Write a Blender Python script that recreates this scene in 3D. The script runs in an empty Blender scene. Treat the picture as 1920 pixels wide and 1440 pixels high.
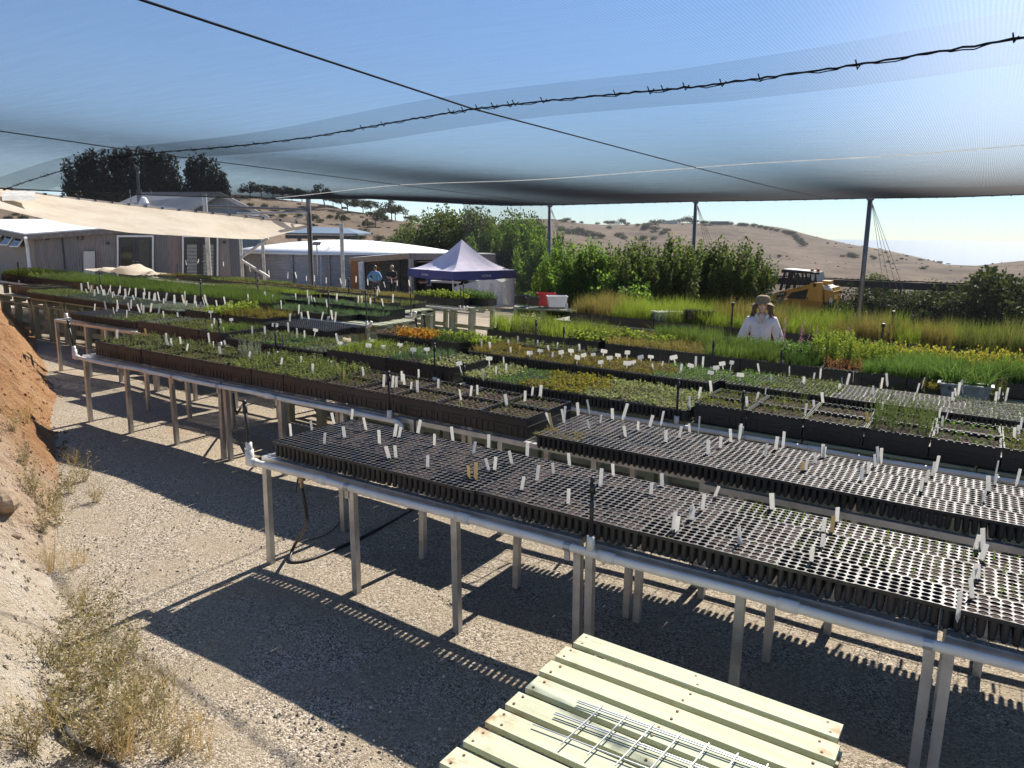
import bpy, math, random
import numpy as np
from mathutils import Vector, Matrix
R = random.Random(11)
rng = np.random.default_rng(11)
scene = bpy.context.scene
COL = scene.collection
rad = math.radians
# ------------------------------------------------------------------ camera maths
F = 1420.0; PITCH = math.atan(278 / F); YAW = rad(31.5); ROLL = 0.010; H = 2.4
fw = np.array([-math.sin(YAW) * math.cos(PITCH), math.cos(YAW) * math.cos(PITCH), -math.sin(PITCH)])
rt = np.array([math.cos(YAW), math.sin(YAW), 0.0]); up_ = np.cross(rt, fw)
RX = math.cos(ROLL) * rt + math.sin(ROLL) * up_
UX = -math.sin(ROLL) * rt + math.cos(ROLL) * up_
C0 = np.array([0.0, 0.0, H])
def ray(px, py): return fw + RX * (px - 960) / F - UX * (py - 720) / F
def softplus(t): return np.logaddexp(0.0, t)
def gz(x, y): return -0.022 * np.clip(x, -40, 12) - 0.05 * softplus(np.minimum(y, 40) - 9)
def gzf(x, y): return float(gz(x, y))
def hit(px, py, h=0.0):
    d = ray(px, py); lo, hi = 0.5, 200.0
    for _ in range(50):
        m = (lo + hi) / 2; p = C0 + m * d
        if p[2] - gzf(p[0], p[1]) - h > 0: lo = m
        else: hi = m
    return C0 + lo * d
def at(px, py, D): return C0 + ray(px, py) * D
def onY(px, py, Y):
    d = ray(px, py); return C0 + d * (Y / d[1])
def onz(px, py, z):
    d = ray(px, py); return C0 + d * ((z - H) / d[2])
def onwall(P, Q, px, py):
    n = np.array([-(Q[1] - P[1]), Q[0] - P[0], 0.0]); d = ray(px, py)
    return C0 + d * (np.dot(np.array(P) - C0, n) / np.dot(d, n))
cam = bpy.data.cameras.new('camera'); camo = bpy.data.objects.new('camera', cam); COL.objects.link(camo)
cam.sensor_width = 36; cam.lens = F / 1920 * 36; cam.clip_start = 0.05; cam.clip_end = 90000
m = Matrix([[RX[i], UX[i], -fw[i], C0[i]] for i in range(3)] + [[0, 0, 0, 1]])
camo.matrix_world = m; scene.camera = camo
# ------------------------------------------------------------------ light
SUN_EL, SUN_AZ = rad(42), rad(2.0)          # azimuth from +Y towards +X
w = bpy.data.worlds.new('World'); scene.world = w; w.use_nodes = True
nt = w.node_tree; bg = nt.nodes['Background']
sky = nt.nodes.new('ShaderNodeTexSky'); sky.sky_type = 'NISHITA'; sky.sun_disc = False
sky.sun_elevation = SUN_EL; sky.sun_rotation = SUN_AZ; sky.altitude = 600; sky.air_density = 1.0; sky.dust_density = 0.15; sky.ozone_density = 2.0
wb = nt.nodes.new('ShaderNodeMix'); wb.data_type = 'RGBA'; wb.blend_type = 'MULTIPLY'; wb.inputs[0].default_value = 1; nt.links.new(sky.outputs[0], wb.inputs[6]); wb.inputs[7].default_value = (.85, 1.05, 1.26, 1); nt.links.new(wb.outputs[2], bg.inputs[0]); bg.inputs[1].default_value = 0.054
sl = bpy.data.lights.new('sun', 'SUN'); sl.energy = 5.0; sl.angle = rad(0.53); sl.color = (1.0, 0.93, 0.83)
so = bpy.data.objects.new('sun', sl); COL.objects.link(so)
sd = Vector((math.sin(SUN_AZ) * math.cos(SUN_EL), math.cos(SUN_AZ) * math.cos(SUN_EL), math.sin(SUN_EL)))
so.rotation_euler = sd.to_track_quat('Z', 'Y').to_euler(); so.location = (0, 10, 30)
vs = scene.view_settings; vs.view_transform = 'Standard'; vs.look = 'None'; vs.exposure = 1.05; vs.gamma = 1.0
scene.render.engine = 'CYCLES'; cy = scene.cycles
cy.transparent_max_bounces = 24; cy.max_bounces = 8; cy.diffuse_bounces = 4; cy.transmission_bounces = 4
cy.use_denoising = True; cy.caustics_reflective = False; cy.caustics_refractive = False
cy.sample_clamp_indirect = 8.0
# ------------------------------------------------------------------ materials
def newmat(name):
    mt = bpy.data.materials.new(name); mt.use_nodes = True
    return mt, mt.node_tree, mt.node_tree.nodes['Principled BSDF']
def N(nt, t, **k):
    n = nt.nodes.new(t)
    for a, b in k.items(): setattr(n, a, b)
    return n
def L(nt, a, b): nt.links.new(a, b)
def ramp(nt, fac, stops):
    r = N(nt, 'ShaderNodeValToRGB'); cr = r.color_ramp
    while len(cr.elements) < len(stops): cr.elements.new(0.5)
    for e, (p, c) in zip(cr.elements, stops): e.position = p; e.color = (*c, 1)
    if fac is not None: L(nt, fac, r.inputs[0])
    return r.outputs[0]
def noise(nt, scale, detail=4, rough=.6, vec=None, coord='Object'):
    n = N(nt, 'ShaderNodeTexNoise'); n.inputs['Scale'].default_value = scale; n.inputs['Detail'].default_value = detail; n.inputs['Roughness'].default_value = rough
    if vec is None:
        tc = N(nt, 'ShaderNodeTexCoord'); vec = tc.outputs[coord]
    L(nt, vec, n.inputs['Vector']); return n.outputs['Fac']
def mixc(nt, f, a, b, mode='MIX'):
    m = N(nt, 'ShaderNodeMix', data_type='RGBA', blend_type=mode)
    for s, v in ((0, f), (6, a), (7, b)):
        if hasattr(v, 'is_linked') or hasattr(v, 'node'): L(nt, v, m.inputs[s])
        elif isinstance(v, (int, float)): m.inputs[s].default_value = v
        else: m.inputs[s].default_value = (*v, 1)
    return m.outputs[2]
def math_(nt, op, a, b=None):
    m = N(nt, 'ShaderNodeMath', operation=op)
    for i, v in enumerate((a, b)):
        if v is None: continue
        if isinstance(v, (int, float)): m.inputs[i].default_value = v
        else: L(nt, v, m.inputs[i])
    return m.outputs[0]
def bump(nt, bs, h, strength, dist):
    b = N(nt, 'ShaderNodeBump'); b.inputs['Strength'].default_value = strength; b.inputs['Distance'].default_value = dist
    L(nt, h, b.inputs['Height']); L(nt, b.outputs[0], bs.inputs['Normal'])
def solid(name, c, rough=.6, metal=0, var=.25, scale=6, bmp=0, bscale=60, perobj=0, spec=.5, c2=None):
    mt, nt, bs = newmat(name)
    f = noise(nt, scale, 5)
    lo = tuple(x * (1 - var) for x in c); hi = tuple(min(1, x * (1 + var)) for x in (c2 or c))
    col = ramp(nt, f, [(.3, lo), (.7, hi)])
    if perobj:
        oi = N(nt, 'ShaderNodeObjectInfo'); k = math_(nt, 'MULTIPLY_ADD', oi.outputs['Random'], 2 * perobj); k.node.inputs[2].default_value = 1 - perobj
        col = mixc(nt, 1.0, col, k, 'MULTIPLY') if False else mixc(nt, math_(nt, 'MULTIPLY', oi.outputs['Random'], perobj), col, tuple(x * .3 for x in c))
    L(nt, col, bs.inputs['Base Color']); bs.inputs['Roughness'].default_value = rough; bs.inputs['Metallic'].default_value = metal
    bs.inputs['Specular IOR Level'].default_value = spec
    if bmp: bump(nt, bs, noise(nt, bscale, 4), bmp, .01)
    return mt
def leafm(name, c1, c2, c3=None, trans=.45, rough=.62, spec=.12):
    """leaf: tint differs leaf by leaf, some light passes through"""
    mt, nt, bs = newmat(name); g = N(nt, 'ShaderNodeNewGeometry')
    st = [(0, c1), (.6, c2), (1, c3 or c2)]
    col = ramp(nt, g.outputs['Random Per Island'], st)
    oi = N(nt, 'ShaderNodeObjectInfo')
    hs = N(nt, 'ShaderNodeHueSaturation'); L(nt, col, hs.inputs['Color'])
    hs.inputs['Saturation'].default_value = .95
    v = math_(nt, 'MULTIPLY', oi.outputs['Random'], .35); v2 = math_(nt, 'ADD', v, .90); L(nt, v2, hs.inputs['Value'])
    col = hs.outputs[0]
    L(nt, col, bs.inputs['Base Color']); bs.inputs['Roughness'].default_value = rough; bs.inputs['Specular IOR Level'].default_value = spec
    tr = N(nt, 'ShaderNodeBsdfTranslucent'); tcol = mixc(nt, 1.0, col, (1.0, 1.0, .55), 'MULTIPLY')
    hs2 = N(nt, 'ShaderNodeHueSaturation'); hs2.inputs['Value'].default_value = 1.55; L(nt, tcol, hs2.inputs['Color']); L(nt, hs2.outputs[0], tr.inputs[0])
    mx = N(nt, 'ShaderNodeMixShader'); mx.inputs[0].default_value = trans
    L(nt, bs.outputs[0], mx.inputs[1]); L(nt, tr.outputs[0], mx.inputs[2]); L(nt, mx.outputs[0], nt.nodes['Material Output'].inputs[0])
    return mt
def corr(name, cols, wdir, period=.076, rough=.55, metal=.3, panel=.8, vertical=True, depth=.6):
    """corrugated iron: ribs along the sheet, each sheet its own weathering"""
    mt, nt, bs = newmat(name); tc = N(nt, 'ShaderNodeTexCoord')
    d = N(nt, 'ShaderNodeVectorMath', operation='DOT_PRODUCT'); L(nt, tc.outputs['Object'], d.inputs[0]); d.inputs[1].default_value = wdir
    s = math_(nt, 'SINE', math_(nt, 'MULTIPLY', d.outputs['Value'], 2 * math.pi / period))
    fl = math_(nt, 'FLOOR', math_(nt, 'MULTIPLY', d.outputs['Value'], 1 / panel))
    wn = N(nt, 'ShaderNodeTexWhiteNoise', noise_dimensions='1D'); L(nt, fl, wn.inputs['W'])
    c = ramp(nt, wn.outputs['Value'], [(i / (len(cols) - 1), q) for i, q in enumerate(cols)])
    mp = N(nt, 'ShaderNodeMapping'); mp.inputs['Scale'].default_value = (4, 4, .7) if vertical else (1, 1, 1); L(nt, tc.outputs['Object'], mp.inputs[0])
    f = noise(nt, 1.6, 6, .7, mp.outputs[0])
    c = mixc(nt, f, c, ramp(nt, f, [(.35, (.5, .5, .5)), (.75, (1.25, 1.2, 1.15))]), 'MULTIPLY')
    L(nt, c, bs.inputs['Base Color']); bs.inputs['Roughness'].default_value = rough; bs.inputs['Metallic'].default_value = metal
    bump(nt, bs, s, depth, .02)
    return mt
def meshnet(name, T0, c=(.012, .012, .014), weave=90.0, glow=.25, streak=0.0):
    """woven shade cloth: light passes between black yarns, less and less the flatter it is looked through"""
    mt, nt, bs = newmat(name); nt.nodes.remove(bs)
    g = N(nt, 'ShaderNodeNewGeometry'); d = N(nt, 'ShaderNodeVectorMath', operation='DOT_PRODUCT')
    L(nt, g.outputs['Normal'], d.inputs[0]); L(nt, g.outputs['Incoming'], d.inputs[1])
    a = math_(nt, 'MAXIMUM', math_(nt, 'ABSOLUTE', d.outputs['Value']), .02)
    tc = N(nt, 'ShaderNodeTexCoord'); mp = N(nt, 'ShaderNodeMapping'); mp.inputs['Scale'].default_value = (1.2, 14.0, 1.0) if not streak else (16, 16, .3)
    L(nt, tc.outputs['Object'], mp.inputs[0])
    st = noise(nt, 1.0, 5, .7, mp.outputs[0])
    wv = N(nt, 'ShaderNodeTexWave', wave_type='BANDS', bands_direction='DIAGONAL'); wv.inputs['Scale'].default_value = weave; wv.inputs['Distortion'].default_value = 1.5; L(nt, tc.outputs['Object'], wv.inputs['Vector'])
    w2 = N(nt, 'ShaderNodeTexWave', wave_type='BANDS', bands_direction='X'); w2.inputs['Scale'].default_value = 13.0; w2.inputs['Distortion'].default_value = 1.2; w2.inputs['Detail'].default_value = 1; w2.inputs['Detail Scale'].default_value = .4; L(nt, tc.outputs['Object'], w2.inputs['Vector'])
    k = math_(nt, 'ADD', math_(nt, 'MULTIPLY', st, .40), math_(nt, 'MULTIPLY', wv.outputs['Fac'], .20))
    k = math_(nt, 'ADD', k, math_(nt, 'MULTIPLY', w2.outputs['Fac'], .42)); k = math_(nt, 'ADD', k, .49)                    # about 1 on average
    e = math_(nt, 'DIVIDE', k, a)
    T = math_(nt, 'MAXIMUM', math_(nt, 'SUBTRACT', 1.0, math_(nt, 'MULTIPLY', e, 1 - T0)), 0.0)   # the gaps close as the view flattens
    tb = N(nt, 'ShaderNodeBsdfTransparent')
    df = N(nt, 'ShaderNodeBsdfDiffuse'); df.inputs[0].default_value = (*c, 1)
    rf = N(nt, 'ShaderNodeBsdfRefraction'); rf.inputs['IOR'].default_value = 1.3; rf.inputs['Roughness'].default_value = .5; rf.inputs[0].default_value = (.10, .10, .105, 1)
    gl = N(nt, 'ShaderNodeBsdfTranslucent'); gl.inputs[0].default_value = (.03, .03, .033, 1)
    m0 = N(nt, 'ShaderNodeMixShader'); m0.inputs[0].default_value = .3; L(nt, rf.outputs[0], m0.inputs[1]); L(nt, gl.outputs[0], m0.inputs[2])
    m1 = N(nt, 'ShaderNodeMixShader'); m1.inputs[0].default_value = glow; L(nt, df.outputs[0], m1.inputs[1]); L(nt, m0.outputs[0], m1.inputs[2])
    m2 = N(nt, 'ShaderNodeMixShader'); L(nt, T, m2.inputs[0]); L(nt, m1.outputs[0], m2.inputs[1]); L(nt, tb.outputs[0], m2.inputs[2])
    L(nt, m2.outputs[0], nt.nodes['Material Output'].inputs[0])
    return mt
# ------------------------------------------------------------------ mesh building
class MB:
    def __init__(s): s.v = []; s.f = []
    def add(s, vs, fs):
        o = len(s.v); s.v += [tuple(map(float, p)) for p in vs]; s.f += [tuple(i + o for i in f) for f in fs]; return s
    def box(s, c, d, rz=0.0, tilt=None):
        hx, hy, hz = d[0] / 2, d[1] / 2, d[2] / 2; ca, sa = math.cos(rz), math.sin(rz)
        P = []
        for x, y, z in ((-1, -1, -1), (1, -1, -1), (1, 1, -1), (-1, 1, -1), (-1, -1, 1), (1, -1, 1), (1, 1, 1), (-1, 1, 1)):
            p = Vector((x * hx, y * hy, z * hz))
            if tilt is not None: p = tilt @ p
            P.append((c[0] + p.x * ca - p.y * sa, c[1] + p.x * sa + p.y * ca, c[2] + p.z))
        return s.add(P, ((0, 3, 2, 1), (4, 5, 6, 7), (0, 1, 5, 4), (1, 2, 6, 5), (2, 3, 7, 6), (3, 0, 4, 7)))
    def bar(s, p, q, wd, ht, up=(0, 0, 1)):
        p = Vector(p); q = Vector(q); d = (q - p).normalized(); u = Vector(up)
        if abs(d.dot(u)) > .98: u = Vector((0, 1, 0))
        sx = d.cross(u).normalized() * wd / 2; sy = sx.cross(d).normalized() * ht / 2
        P = [a + b for a in (p, q) for b in (-sx - sy, sx - sy, sx + sy, -sx + sy)]
        return s.add(P, ((0, 1, 2, 3), (7, 6, 5, 4), (0, 4, 5, 1), (1, 5, 6, 2), (2, 6, 7, 3), (3, 7, 4, 0)))
    def tube(s, pts, r, n=8, cap=True):
        pts = [Vector(p) for p in pts]; rs = r if isinstance(r, (list, tuple)) else [r] * len(pts)
        rings = []; prev = None
        for i, p in enumerate(pts):
            d = (pts[min(i + 1, len(pts) - 1)] - pts[max(i - 1, 0)]).normalized()
            if prev is None:
                a = Vector((0, 0, 1)) if abs(d.z) < .9 else Vector((1, 0, 0)); x = d.cross(a).normalized()
            else: x = (prev - d * prev.dot(d)).normalized()
            prev = x; y = d.cross(x)
            rings.append([p + (x * math.cos(2 * math.pi * k / n) + y * math.sin(2 * math.pi * k / n)) * rs[i] for k in range(n)])
        fs = []
        for i in range(len(pts) - 1):
            for k in range(n):
                k2 = (k + 1) % n; fs.append((i * n + k, i * n + k2, (i + 1) * n + k2, (i + 1) * n + k))
        if cap: fs += [tuple(reversed(range(n))), tuple(range((len(pts) - 1) * n, len(pts) * n))]
        return s.add([p for r_ in rings for p in r_], fs)
    def lathe(s, c, prof, n=20):
        P = [(c[0] + r * math.cos(2 * math.pi * k / n), c[1] + r * math.sin(2 * math.pi * k / n), c[2] + z) for r, z in prof for k in range(n)]
        fs = [(i * n + k, i * n + (k + 1) % n, (i + 1) * n + (k + 1) % n, (i + 1) * n + k) for i in range(len(prof) - 1) for k in range(n)]
        return s.add(P, fs)
    def ell(s, c, r, n=12, m=8):
        P = [(c[0] + r[0] * math.sin(math.pi * j / m) * math.cos(2 * math.pi * k / n), c[1] + r[1] * math.sin(math.pi * j / m) * math.sin(2 * math.pi * k / n), c[2] + r[2] * math.cos(math.pi * j / m)) for j in range(m + 1) for k in range(n)]
        return s.add(P, [(j * n + k, (j + 1) * n + k, (j + 1) * n + (k + 1) % n, j * n + (k + 1) % n) for j in range(m) for k in range(n)])
    def prism(s, pts, vec):
        n = len(pts); v = np.array(vec); a = [np.array(p, float) for p in pts]
        return s.add([*a, *[p + v for p in a]], [tuple(reversed(range(n))), tuple(range(n, 2 * n))] + [(i, (i + 1) % n, n + (i + 1) % n, n + i) for i in range(n)])
    def sheet(s, G):
        n, m = len(G), len(G[0])
        return s.add([p for r_ in G for p in r_], [(i * m + j, i * m + j + 1, (i + 1) * m + j + 1, (i + 1) * m + j) for i in range(n - 1) for j in range(m - 1)])
    def mesh(s, name):
        me = bpy.data.meshes.new(name); me.from_pydata(s.v, [], s.f); me.update(); return me
    def build(s, name, mat, parent=None, smooth=False, org=None):
        if org is None: org = (0.0, 0.0, 0.0)
        if parent is not None and parent.get('_w'):
            o_ = parent
            while o_.parent: o_ = o_.parent
            org = o_.location
        if org[0] or org[1] or org[2]: s.v = [(p[0] - org[0], p[1] - org[1], p[2] - org[2]) for p in s.v]
        o = link(name, s.mesh(name), mat, parent, smooth)
        if parent is None: o.location = org
        return o
def link(name, me, mat, parent=None, smooth=False):
    if mat is not None and not me.materials: me.materials.append(mat)
    if smooth: me.polygons.foreach_set('use_smooth', [True] * len(me.polygons))
    o = bpy.data.objects.new(name, me); COL.objects.link(o)
    if parent is not None:
        o.parent = parent
        if parent.get('_w'): o['_w'] = 1
    return o
class NB:
    """leaves and blades gathered in arrays"""
    def __init__(s): s.V = []; s.Q = []; s.n = 0
    def leaves(s, B, D, S):
        n = len(B); M = B + D * .5
        V = np.stack([B, M + S, B + D, M - S], 1).reshape(-1, 3)
        s.V.append(V); s.Q.append(np.arange(4 * n).reshape(-1, 4) + s.n); s.n += 4 * n
    def blades(s, B, D, S, bend):
        n = len(B); M = B + D * .55; T = B + D + bend
        V = np.stack([B - S, B + S, M + S * .8, M - S * .8, T + S * .12, T - S * .12], 1).reshape(-1, 3)
        i = np.arange(n) * 6 + s.n
        s.V.append(V); s.Q.append(np.concatenate([np.stack([i, i + 1, i + 2, i + 3], 1), np.stack([i + 3, i + 2, i + 4, i + 5], 1)])); s.n += 6 * n
    def mesh(s, name):
        V = np.concatenate(s.V).astype(np.float32); Q = np.concatenate(s.Q).astype(np.int32)
        me = bpy.data.meshes.new(name); me.vertices.add(len(V)); me.vertices.foreach_set('co', V.ravel())
        me.loops.add(Q.size); me.loops.foreach_set('vertex_index', Q.ravel())
        me.polygons.add(len(Q)); me.polygons.foreach_set('loop_start', np.arange(0, Q.size, 4, dtype=np.int32)); me.polygons.foreach_set('loop_total', np.full(len(Q), 4, np.int32))
        me.update(calc_edges=True); me.validate(); return me
def unit(v): return v / np.maximum(np.linalg.norm(v, axis=-1, keepdims=True), 1e-9)
def rdir(n): return unit(rng.normal(size=(n, 3)))
def side(D, wd):
    S = unit(np.cross(D, rdir(len(D)))); return S * np.asarray(wd).reshape(-1, 1)
# ------------------------------------------------------------------ things
def tag(o, label=None, cat=None, group=None, kind=None):
    if label: o['label'] = label
    if cat: o['category'] = cat
    if group: o['group'] = group
    if kind: o['kind'] = kind
    return o
def thing(name, label, cat, loc=(0, 0, 0), rz=0.0, group=None, world=False):
    o = bpy.data.objects.new(name, None); COL.objects.link(o); o.location = loc; o.rotation_euler = (0, 0, rz); o.empty_display_size = .1
    if world: o['_w'] = 1
    return tag(o, label, cat, group)
def dup(o, parent=None):
    c = o.copy(); COL.objects.link(c)
    if parent is not None: c.parent = parent
    for ch in list(KIDS.get(o.name, o.children)): dup(ch, c)
    return c
KIDS = {}
def struct(name, mb, mat, smooth=False): return tag(mb.build(name, mat, smooth=smooth), kind='structure')
UN = ['', 'first', 'second', 'third', 'fourth', 'fifth', 'sixth', 'seventh', 'eighth', 'ninth', 'tenth', 'eleventh', 'twelfth', 'thirteenth', 'fourteenth', 'fifteenth', 'sixteenth', 'seventeenth', 'eighteenth', 'nineteenth']
TE = {2: 'twenty', 3: 'thirty', 4: 'forty', 5: 'fifty', 6: 'sixty', 7: 'seventy'}
TH = {20: 'twentieth', 30: 'thirtieth', 40: 'fortieth', 50: 'fiftieth', 60: 'sixtieth', 70: 'seventieth'}
def nth(i): return UN[i] if i < 20 else (TH[i] if i % 10 == 0 else TE[i // 10] + '-' + UN[i % 10])
SL = math.atan(0.022)
# ================================================================== SETTING
def gravel_mat():
    mt, nt, bs = newmat('gravel')
    tc = N(nt, 'ShaderNodeTexCoord'); O = tc.outputs['Object']
    big = noise(nt, .35, 5, .6, O); mid = noise(nt, 2.5, 6, .65, O); fine = noise(nt, 45, 4, .7, O)
    v = N(nt, 'ShaderNodeTexVoronoi'); v.inputs['Scale'].default_value = 120; L(nt, O, v.inputs['Vector'])
    sep = N(nt, 'ShaderNodeSeparateColor'); L(nt, v.outputs['Color'], sep.inputs[0])
    stone = ramp(nt, sep.outputs[0], [(0, (.045, .04, .036)), (.3, (.17, .148, .118)), (.6, (.385, .335, .26)), (.85, (.50, .45, .37)), (1, (.66, .63, .58))])
    sand = ramp(nt, fine, [(.3, (.20, .172, .13)), (.7, (.43, .365, .275))])
    c = mixc(nt, ramp(nt, mid, [(.40, (.12,) * 3), (.66, (.85,) * 3)]), stone, sand)
    c = mixc(nt, 1.0, c, ramp(nt, big, [(.3, (.86, .84, .82)), (.7, (1.1, 1.05, .98))]), 'MULTIPLY')
    org = noise(nt, 1.1, 3, .5, O); c = mixc(nt, ramp(nt, org, [(.66, (0,) * 3), (.78, (.55,) * 3)]), c, (.36, .20, .10))
    L(nt, c, bs.inputs['Base Color']); bs.inputs['Roughness'].default_value = .93; bs.inputs['Specular IOR Level'].default_value = .2
    h = math_(nt, 'ADD', math_(nt, 'MULTIPLY', v.outputs['Distance'], -.55), math_(nt, 'MULTIPLY', fine, .9))
    h = math_(nt, 'ADD', h, math_(nt, 'MULTIPLY', mid, 1.2))
    bump(nt, bs, h, .8, .010); return mt
GRAVEL = gravel_mat()
def grassland_mat():
    mt, nt, bs = newmat('dry_grassland'); tc = N(nt, 'ShaderNodeTexCoord'); O = tc.outputs['Object']
    a = noise(nt, .014, 9, .68, O); b = noise(nt, .13, 8, .75, O); mp = N(nt, 'ShaderNodeMapping'); mp.inputs['Scale'].default_value = (.02, .10, .3); mp.inputs['Rotation'].default_value = (0, 0, .5); L(nt, O, mp.inputs[0])
    s = noise(nt, 1.0, 6, .7, mp.outputs[0])
    c = ramp(nt, a, [(.30, (.085, .064, .046)), (.48, (.135, .102, .072)), (.62, (.18, .137, .098)), (.75, (.11, .086, .064))])
    c = mixc(nt, .55, c, ramp(nt, b, [(.32, (.075, .057, .042)), (.62, (.20, .152, .108))]))
    c = mixc(nt, ramp(nt, s, [(.50, (0,) * 3), (.64, (.75,) * 3)]), c, (.070, .056, .040))
    L(nt, c, bs.inputs['Base Color']); bs.inputs['Roughness'].default_value = .95; bs.inputs['Specular IOR Level'].default_value = .1
    bump(nt, bs, math_(nt, 'ADD', b, s), .6, 1.5); return mt
GRASSLAND = grassland_mat()
# --- gravel yard: one sheet, fine near the camera
xs = np.concatenate([np.arange(-62, -14, 2.0), np.arange(-14, 4, .25), np.arange(4, 24.1, 2.0)])
ys = np.concatenate([np.arange(-14, 0, 2.0), np.arange(0, 8, .25), np.arange(8, 43.1, 1.0)])
mb = MB(); mb.sheet([[(x, y, gzf(x, y) + .012 * math.sin(2.3 * x + 1.1 * y) + .010 * math.sin(3.1 * y - 1.3 * x)) for x in xs] for y in ys])
struct('gravel_ground', mb, GRAVEL, True)
# --- hills: terrain out to the crests, seen from nowhere in particular but measured from the photograph
CREST = [(-900, 352, 140), (-200, 360, 140), (100, 366, 140), (300, 362, 140), (450, 362, 140), (596, 379, 140), (658, 393, 135), (757, 413, 130), (850, 426, 160), (910, 428, 330), (960, 415, 540), (1100, 419, 600), (1180, 421, 610), (1250, 415, 620), (1330, 419, 620), (1400, 422, 620), (1480, 433, 600), (1501, 439, 600), (1591, 457, 560), (1661, 470, 520), (1717, 482, 500), (1774, 495, 480), (1841, 498, 480), (1897, 496, 480), (2100, 490, 480), (2600, 497, 500)]
CA = []
for px, py, r in CREST:
    d = ray(px, py); CA.append((math.atan2(d[0], d[1]), d[2] / math.hypot(d[0], d[1]), r))
CA = np.array(CA); CA[:, 0] = np.unwrap(CA[:, 0])
def wob(x, y):
    return np.sin(.021 * x + .5) * np.sin(.017 * y + 1.1) * .5 + np.sin(.05 * x - .031 * y) * .28 + np.sin(.093 * y + .06 * x + 2) * .15
def terrain(az, r):
    tc = np.interp(az, CA[:, 0], CA[:, 1]); rc = np.interp(az, CA[:, 0], CA[:, 2])
    r0 = np.interp(az, [-1.2, -.75, -.55, -.3], [52, 50, 44, 34])
    x = r * np.sin(az); y = r * np.cos(az)
    x0 = r0 * np.sin(az); y0 = r0 * np.cos(az)
    t0 = (gz(x0, y0) - .25 - H) / r0
    s = np.clip((r - r0) / (rc - r0), 0, 1)
    k = 1 - (1 - s) ** 1.7
    bulge = np.sin(np.pi * s) * wob(x, y) * np.where(rc > 300, .022, .03)
    zin = H + (t0 + (tc - t0) * k + bulge) * r
    zc = H + tc * rc
    zout = np.maximum(zc - (r - rc) * .10 - 6 * np.clip((r - rc) / 60, 0, 1) , -62)
    z = np.where(r <= r0, gz(x, y) - .25, np.where(r <= rc, zin, zout))
    return x, y, z
az = np.concatenate([np.arange(-2.6, -1.3, .05), np.arange(-1.3, .3, .008), np.arange(.3, 2.61, .06)])
rr = np.concatenate([np.arange(0, 44, 6.0), np.geomspace(46, 1500, 90)])
mb = MB(); mb.sheet([[tuple(float(q) for q in terrain(np.float64(a), np.float64(r))) for a in az] for r in rr])
struct('hills', mb, GRASSLAND, True)
def on_hill(px, py, kmin=40, kmax=1500):
    """first point of the hill terrain on a line of sight"""
    d = ray(px, py); a = math.atan2(d[0], d[1]); hh = math.hypot(d[0], d[1]); sl_ = d[2] / hh
    for r in np.geomspace(kmin, kmax, 500):
        x, y, z = terrain(np.float64(a), np.float64(r))
        if z >= H + sl_ * r: return np.array([x, y, z]), r
    a_rc = float(np.interp(a, CA[:, 0], CA[:, 2])); x, y, z = terrain(np.float64(a), np.float64(a_rc)); return np.array([x, y, z]), a_rc
# --- sea
mt, nt, bs = newmat('sea_water'); bs.inputs['Base Color'].default_value = (.02, .06, .09, 1); bs.inputs['Roughness'].default_value = .32; bs.inputs['IOR'].default_value = 1.33
tc = N(nt, 'ShaderNodeTexCoord'); mp = N(nt, 'ShaderNodeMapping'); mp.inputs['Scale'].default_value = (.02, .006, .01); L(nt, tc.outputs['Object'], mp.inputs[0])
bump(nt, bs, noise(nt, 1.0, 6, .7, mp.outputs[0]), .5, 8.0)
mb = MB(); ring = [(500, -45)] + [(q, -45) for q in (1200, 3000, 8000, 20000, 70000)]
mb.sheet([[(r * math.sin(a), r * math.cos(a), z) for a in np.arange(-1.2, 1.6, .05)] for r, z in ring])
struct('sea', mb, mt)
# --- earth bank on the left
FX = [-26, -18.8, -15.3, -12.97, -10.5, -9.4, -8.2, -7.05, -5.84, -4.71, -3.78, -3.0, -2.3, -1.2, 1, 5]
FY = [11.2, 8.8, 7.45, 6.4, 5.3, 4.7, 4.1, 3.5, 2.85, 2.27, 1.77, 1.3, .75, -.2, -1.3, -3]
FP = np.array(list(zip(FX, FY)), float)
def bank_d(x, y):
    x, y = np.asarray(x, float), np.asarray(y, float); best = np.full(np.broadcast(x, y).shape, 1e9)
    for i in range(len(FP) - 1):
        a, b = FP[i], FP[i + 1]; ab = b - a; t = np.clip(((x - a[0]) * ab[0] + (y - a[1]) * ab[1]) / ab.dot(ab), 0, 1)
        best = np.minimum(best, np.hypot(x - a[0] - ab[0] * t, y - a[1] - ab[1] * t))
    return np.where(y < np.interp(x, FX, FY), best, -best)
def vn(x, y, s, seed=0):
    def hsh(i, j): return (np.sin(i * 127.1 + j * 311.7 + seed * 17.3) * 43758.5453) % 1.0
    x = np.asarray(x, float) * s; y = np.asarray(y, float) * s; i = np.floor(x); j = np.floor(y); u = x - i; v = y - j; u = u * u * (3 - 2 * u); v = v * v * (3 - 2 * v)
    return (hsh(i, j) * (1 - u) + hsh(i + 1, j) * u) * (1 - v) + (hsh(i, j + 1) * (1 - u) + hsh(i + 1, j + 1) * u) * v - .5
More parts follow.
